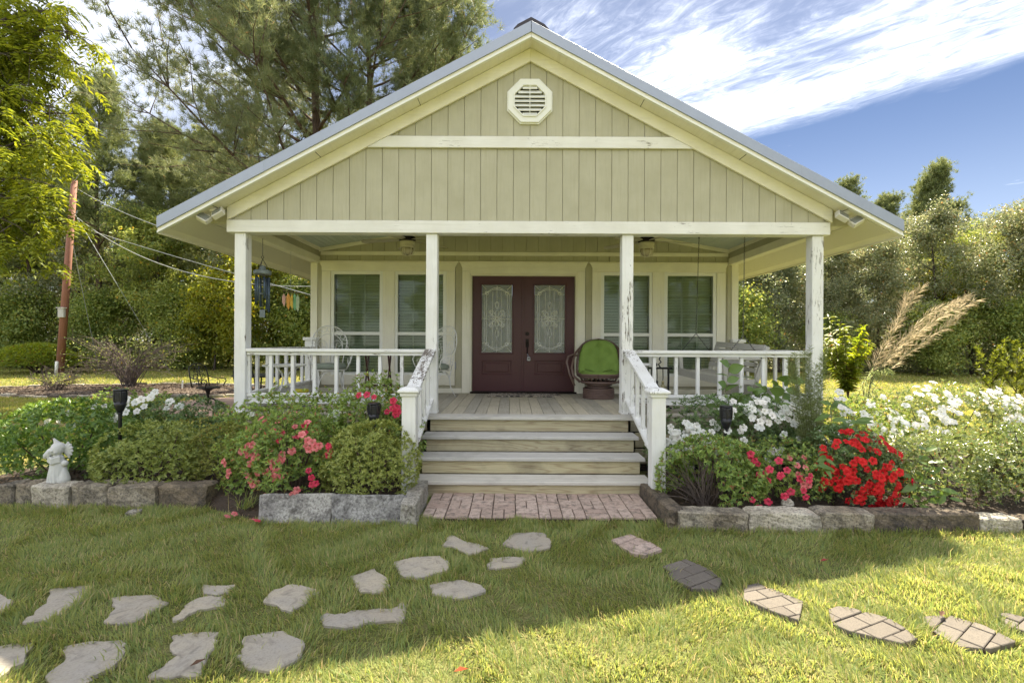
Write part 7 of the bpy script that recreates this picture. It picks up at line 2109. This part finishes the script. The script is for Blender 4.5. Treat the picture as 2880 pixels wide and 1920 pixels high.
def bare_shrub(label, x, y, w_, h, n, seed):
    rr = np.random.default_rng(seed)
    t = thing('bare_shrub', label, 'shrub', (x, y, 0))
    mb = MB()
    for k in range(n):
        az = rr.uniform(0, 2 * PI); r_ = w_ * rr.uniform(0.35, 1.0)
        e = np.array([x + r_ * math.cos(az), y + r_ * 0.6 * math.sin(az), h * rr.uniform(0.35, 1.0)])
        b_ = np.array([x + rr.normal(0, 0.10), y + rr.normal(0, 0.10), 0.0])
        m1 = b_ + (e - b_) * 0.4 + np.array([0, 0, 0.25 * h])
        mb.tube([b_, m1, e, e + (e - m1) * 0.4 - np.array([0, 0, 0.15])], [0.014, 0.009, 0.006, 0.003], 4, cap=False)
        for q in range(3):
            f = rr.uniform(0.3, 1); p = m1 + (e - m1) * f
            mb.tube([p, p + rr.normal(0, 0.16, 3) + np.array([0, 0, 0.06]), p + rr.normal(0, 0.28, 3) + np.array([0, 0, 0.05])], [0.006, 0.004, 0.002], 3, cap=False)
    mb.build('branches', m_twig, t)
    n2 = n * 6
    Pn = np.stack([x + rr.normal(0, w_ * 0.5, n2), y + rr.normal(0, w_ * 0.3, n2), h * rr.uniform(0.4, 1.05, n2)], 1)
    place('foliage', leaf_mesh('foliage', Pn - np.array([x, y, 0]), rdirs(n2, rr), rdirs(n2, rr), 0.07, 0.035, 0.2, rr), m_dec1, (x, y, 0), t)
c1, c2 = G(425, 1082), G(200, 1096)
bare_shrub('large tangled bare twig shrub growing in the island bed', c1.x + 0.3, 15.8, 1.9, 1.65, 85, 301)
bare_shrub('small dry twig shrub at the pole end of the island bed', c2.x + 0.2, 14.6, 0.8, 0.55, 34, 302)
c3 = P(512, 1082, 15.3)
st = MB().tube([(c3.x, 15.3, 0.0), (c3.x + 0.02, 15.3, 0.30), (c3.x + 0.02, 15.3, 0.32)], [0.022, 0.022, 0.012], 8).build('garden_stake', m_vinyl)
tag(st, 'short white plastic stake standing in the island bed', 'stake')
# ---- bright shrub beside the pole
rr = np.random.default_rng(88)
t = thing('round_shrub', 'bright yellow green spreading shrub beside the utility pole', 'shrub', (-21.9, 22.4, 0))
n = 15000
d = unit(rr.normal(size=(n, 3))); d[:, 2] = np.abs(d[:, 2]) - 0.25
lm = unit(rr.normal(size=(16, 3)))
f = (1 + 0.12 * (np.max(d @ lm.T, 1) - 0.85) * 5) * (1 - np.abs(rr.normal(0, 0.10, n)))
Pn = np.array([0, 0, 0.72]) + d * np.array([2.05, 1.4, 0.98]) * f[:, None]; Pn[:, 2] = np.maximum(Pn[:, 2], 0.12)
place('foliage', leaf_mesh('foliage', Pn, unit(d + rr.normal(0, 0.6, (n, 3)) + np.array([0, 0, -0.2])), unit(np.array([0, 0, 1]) + rr.normal(0, 0.5, (n, 3))), 0.12, 0.055, 0.2, rr), m_yg, (-21.9, 22.4, 0), t)
mb = MB()
for k in range(10):
    a = rr.uniform(0, 2 * PI)
    mb.tube([(-21.9 + 0.1 * math.cos(a), 22.4 + 0.1 * math.sin(a), 0), (-21.9 + 0.6 * math.cos(a), 22.4 + 0.5 * math.sin(a), 0.5), (-21.9 + 1.3 * math.cos(a), 22.4 + 0.9 * math.sin(a), 1.2)], [0.04, 0.025, 0.01], 5)
mb.build('stems', m_stem, t)

# ---- utility pole, cables, guy wires
m_pole = NT('reddish_pole'); v = m_pole.coords(axis_scale('z', 0.5, 14)); a = m_pole.noise(v, 3, 5, 0.6)
m_pole.col(m_pole.mix(a, (0.16, 0.065, 0.04), (0.33, 0.15, 0.10))); m_pole.rough(0.8); m_pole.bump(a, 0.5, 0.01); m_pole = m_pole.m
pb0 = G(167, 1056); px0, py0 = pb0.x, pb0.y
ptop = Vector((px0 + 0.62, py0, 8.6))
t = thing('utility_pole', 'leaning reddish wooden utility pole standing before the woods', 'utility pole', (px0, py0, 0))
MB().tube([(px0, py0, -0.1), (px0 + 0.30, py0, 4.2), tuple(ptop)], [0.155, 0.135, 0.11], 14).build('pole', m_pole, t, smooth=True)
def onpole(z): return Vector((px0 + 0.072 * z, py0, z))
MB().box(px0 + 0.25 - 0.13, px0 + 0.25 + 0.13, py0 - 0.24, py0 - 0.12, 2.55, 2.95).build('meter_box', m_simple('grey_box', (0.45, 0.44, 0.42), 0.6), t, bevel=0.015)
MB().box(px0 + 0.25 - 0.17, px0 + 0.25 + 0.17, py0 - 0.28, py0 - 0.10, 2.95, 2.99).build('box_lid', m_simple('grey_lid', (0.5, 0.49, 0.46), 0.6), t, bevel=0.006)
MB().tube([(px0 + 0.02, py0 - 0.18, -0.05), (px0 + 0.05, py0 - 0.17, 0.62), (px0 + 0.05, py0 - 0.17, 0.64)], [0.06, 0.06, 0.03], 10).build('conduit', m_vinyl, t, smooth=True)
for z, s in ((7.6, 1), (7.1, 1), (6.8, -1)):
    p = onpole(z)
    MB().tube([p + Vector((0.05 * s, 0, 0)), p + Vector((0.28 * s, -0.05, 0.04)), p + Vector((0.30 * s, -0.05, 0.14))], [0.02, 0.018, 0.035], 8).build('insulator', m_galv, t)
MB().tube([onpole(8.5), onpole(8.5) + Vector((0.5, -0.3, 0.25)), onpole(8.5) + Vector((0.9, -0.5, 0.2))], [0.025, 0.022, 0.02], 6).build('lamp_arm', m_galv, t)
MB().lathe([(0.03, 0.08), (0.12, 0.05), (0.16, -0.05), (0.10, -0.11), (0.02, -0.12)][::-1], tuple(onpole(8.5) + Vector((1.0, -0.55, 0.2))), 14).build('lamp_head', m_galv, t, smooth=True)
m_cable = m_simple('grey_cable', (0.45, 0.45, 0.42), 0.6)
def cable(name, a, b, sag, r, label, cat, m=m_cable):
    a, b = Vector(a), Vector(b)
    pts = [a.lerp(b, s) - Vector((0, 0, sag * 4 * s * (1 - s))) for s in np.linspace(0, 1, 22)]
    o = MB().tube(pts, r, 5).build(name, m); tag(o, label, cat)
cable('service_cable', onpole(7.0) + Vector((0.2, 0, 0)), (XWL - 0.02, 11.5, 2.95), 1.0, 0.012, 'slack service cable sagging from the pole to the house', 'cable')
cable('service_cable', onpole(6.6) + Vector((0.2, 0, 0)), (XWL - 0.02, 9.6, 2.36), 0.05, 0.009, 'taut pale wire from the pole to the porch wall', 'cable')
cable('service_cable', onpole(8.2) + Vector((0.2, 0, 0)), (XC - HWR + 0.02, 9.0, 3.02), 0.25, 0.010, 'high service wire running from the pole to the eave', 'cable')
g1, g2 = G(289, 1046), G(486, 1046)
cable('guy_wire', onpole(6.3), (g1.x, g1.y - 0.2, 0.0), 0.0, 0.013, 'steep guy wire anchored in the lawn close to the pole', 'wire', m_galv)
cable('guy_wire', onpole(7.3), (g2.x, g2.y - 0.2, 0.0), 0.0, 0.010, 'long slanting guy wire anchored behind the tangled shrub', 'wire', m_galv)
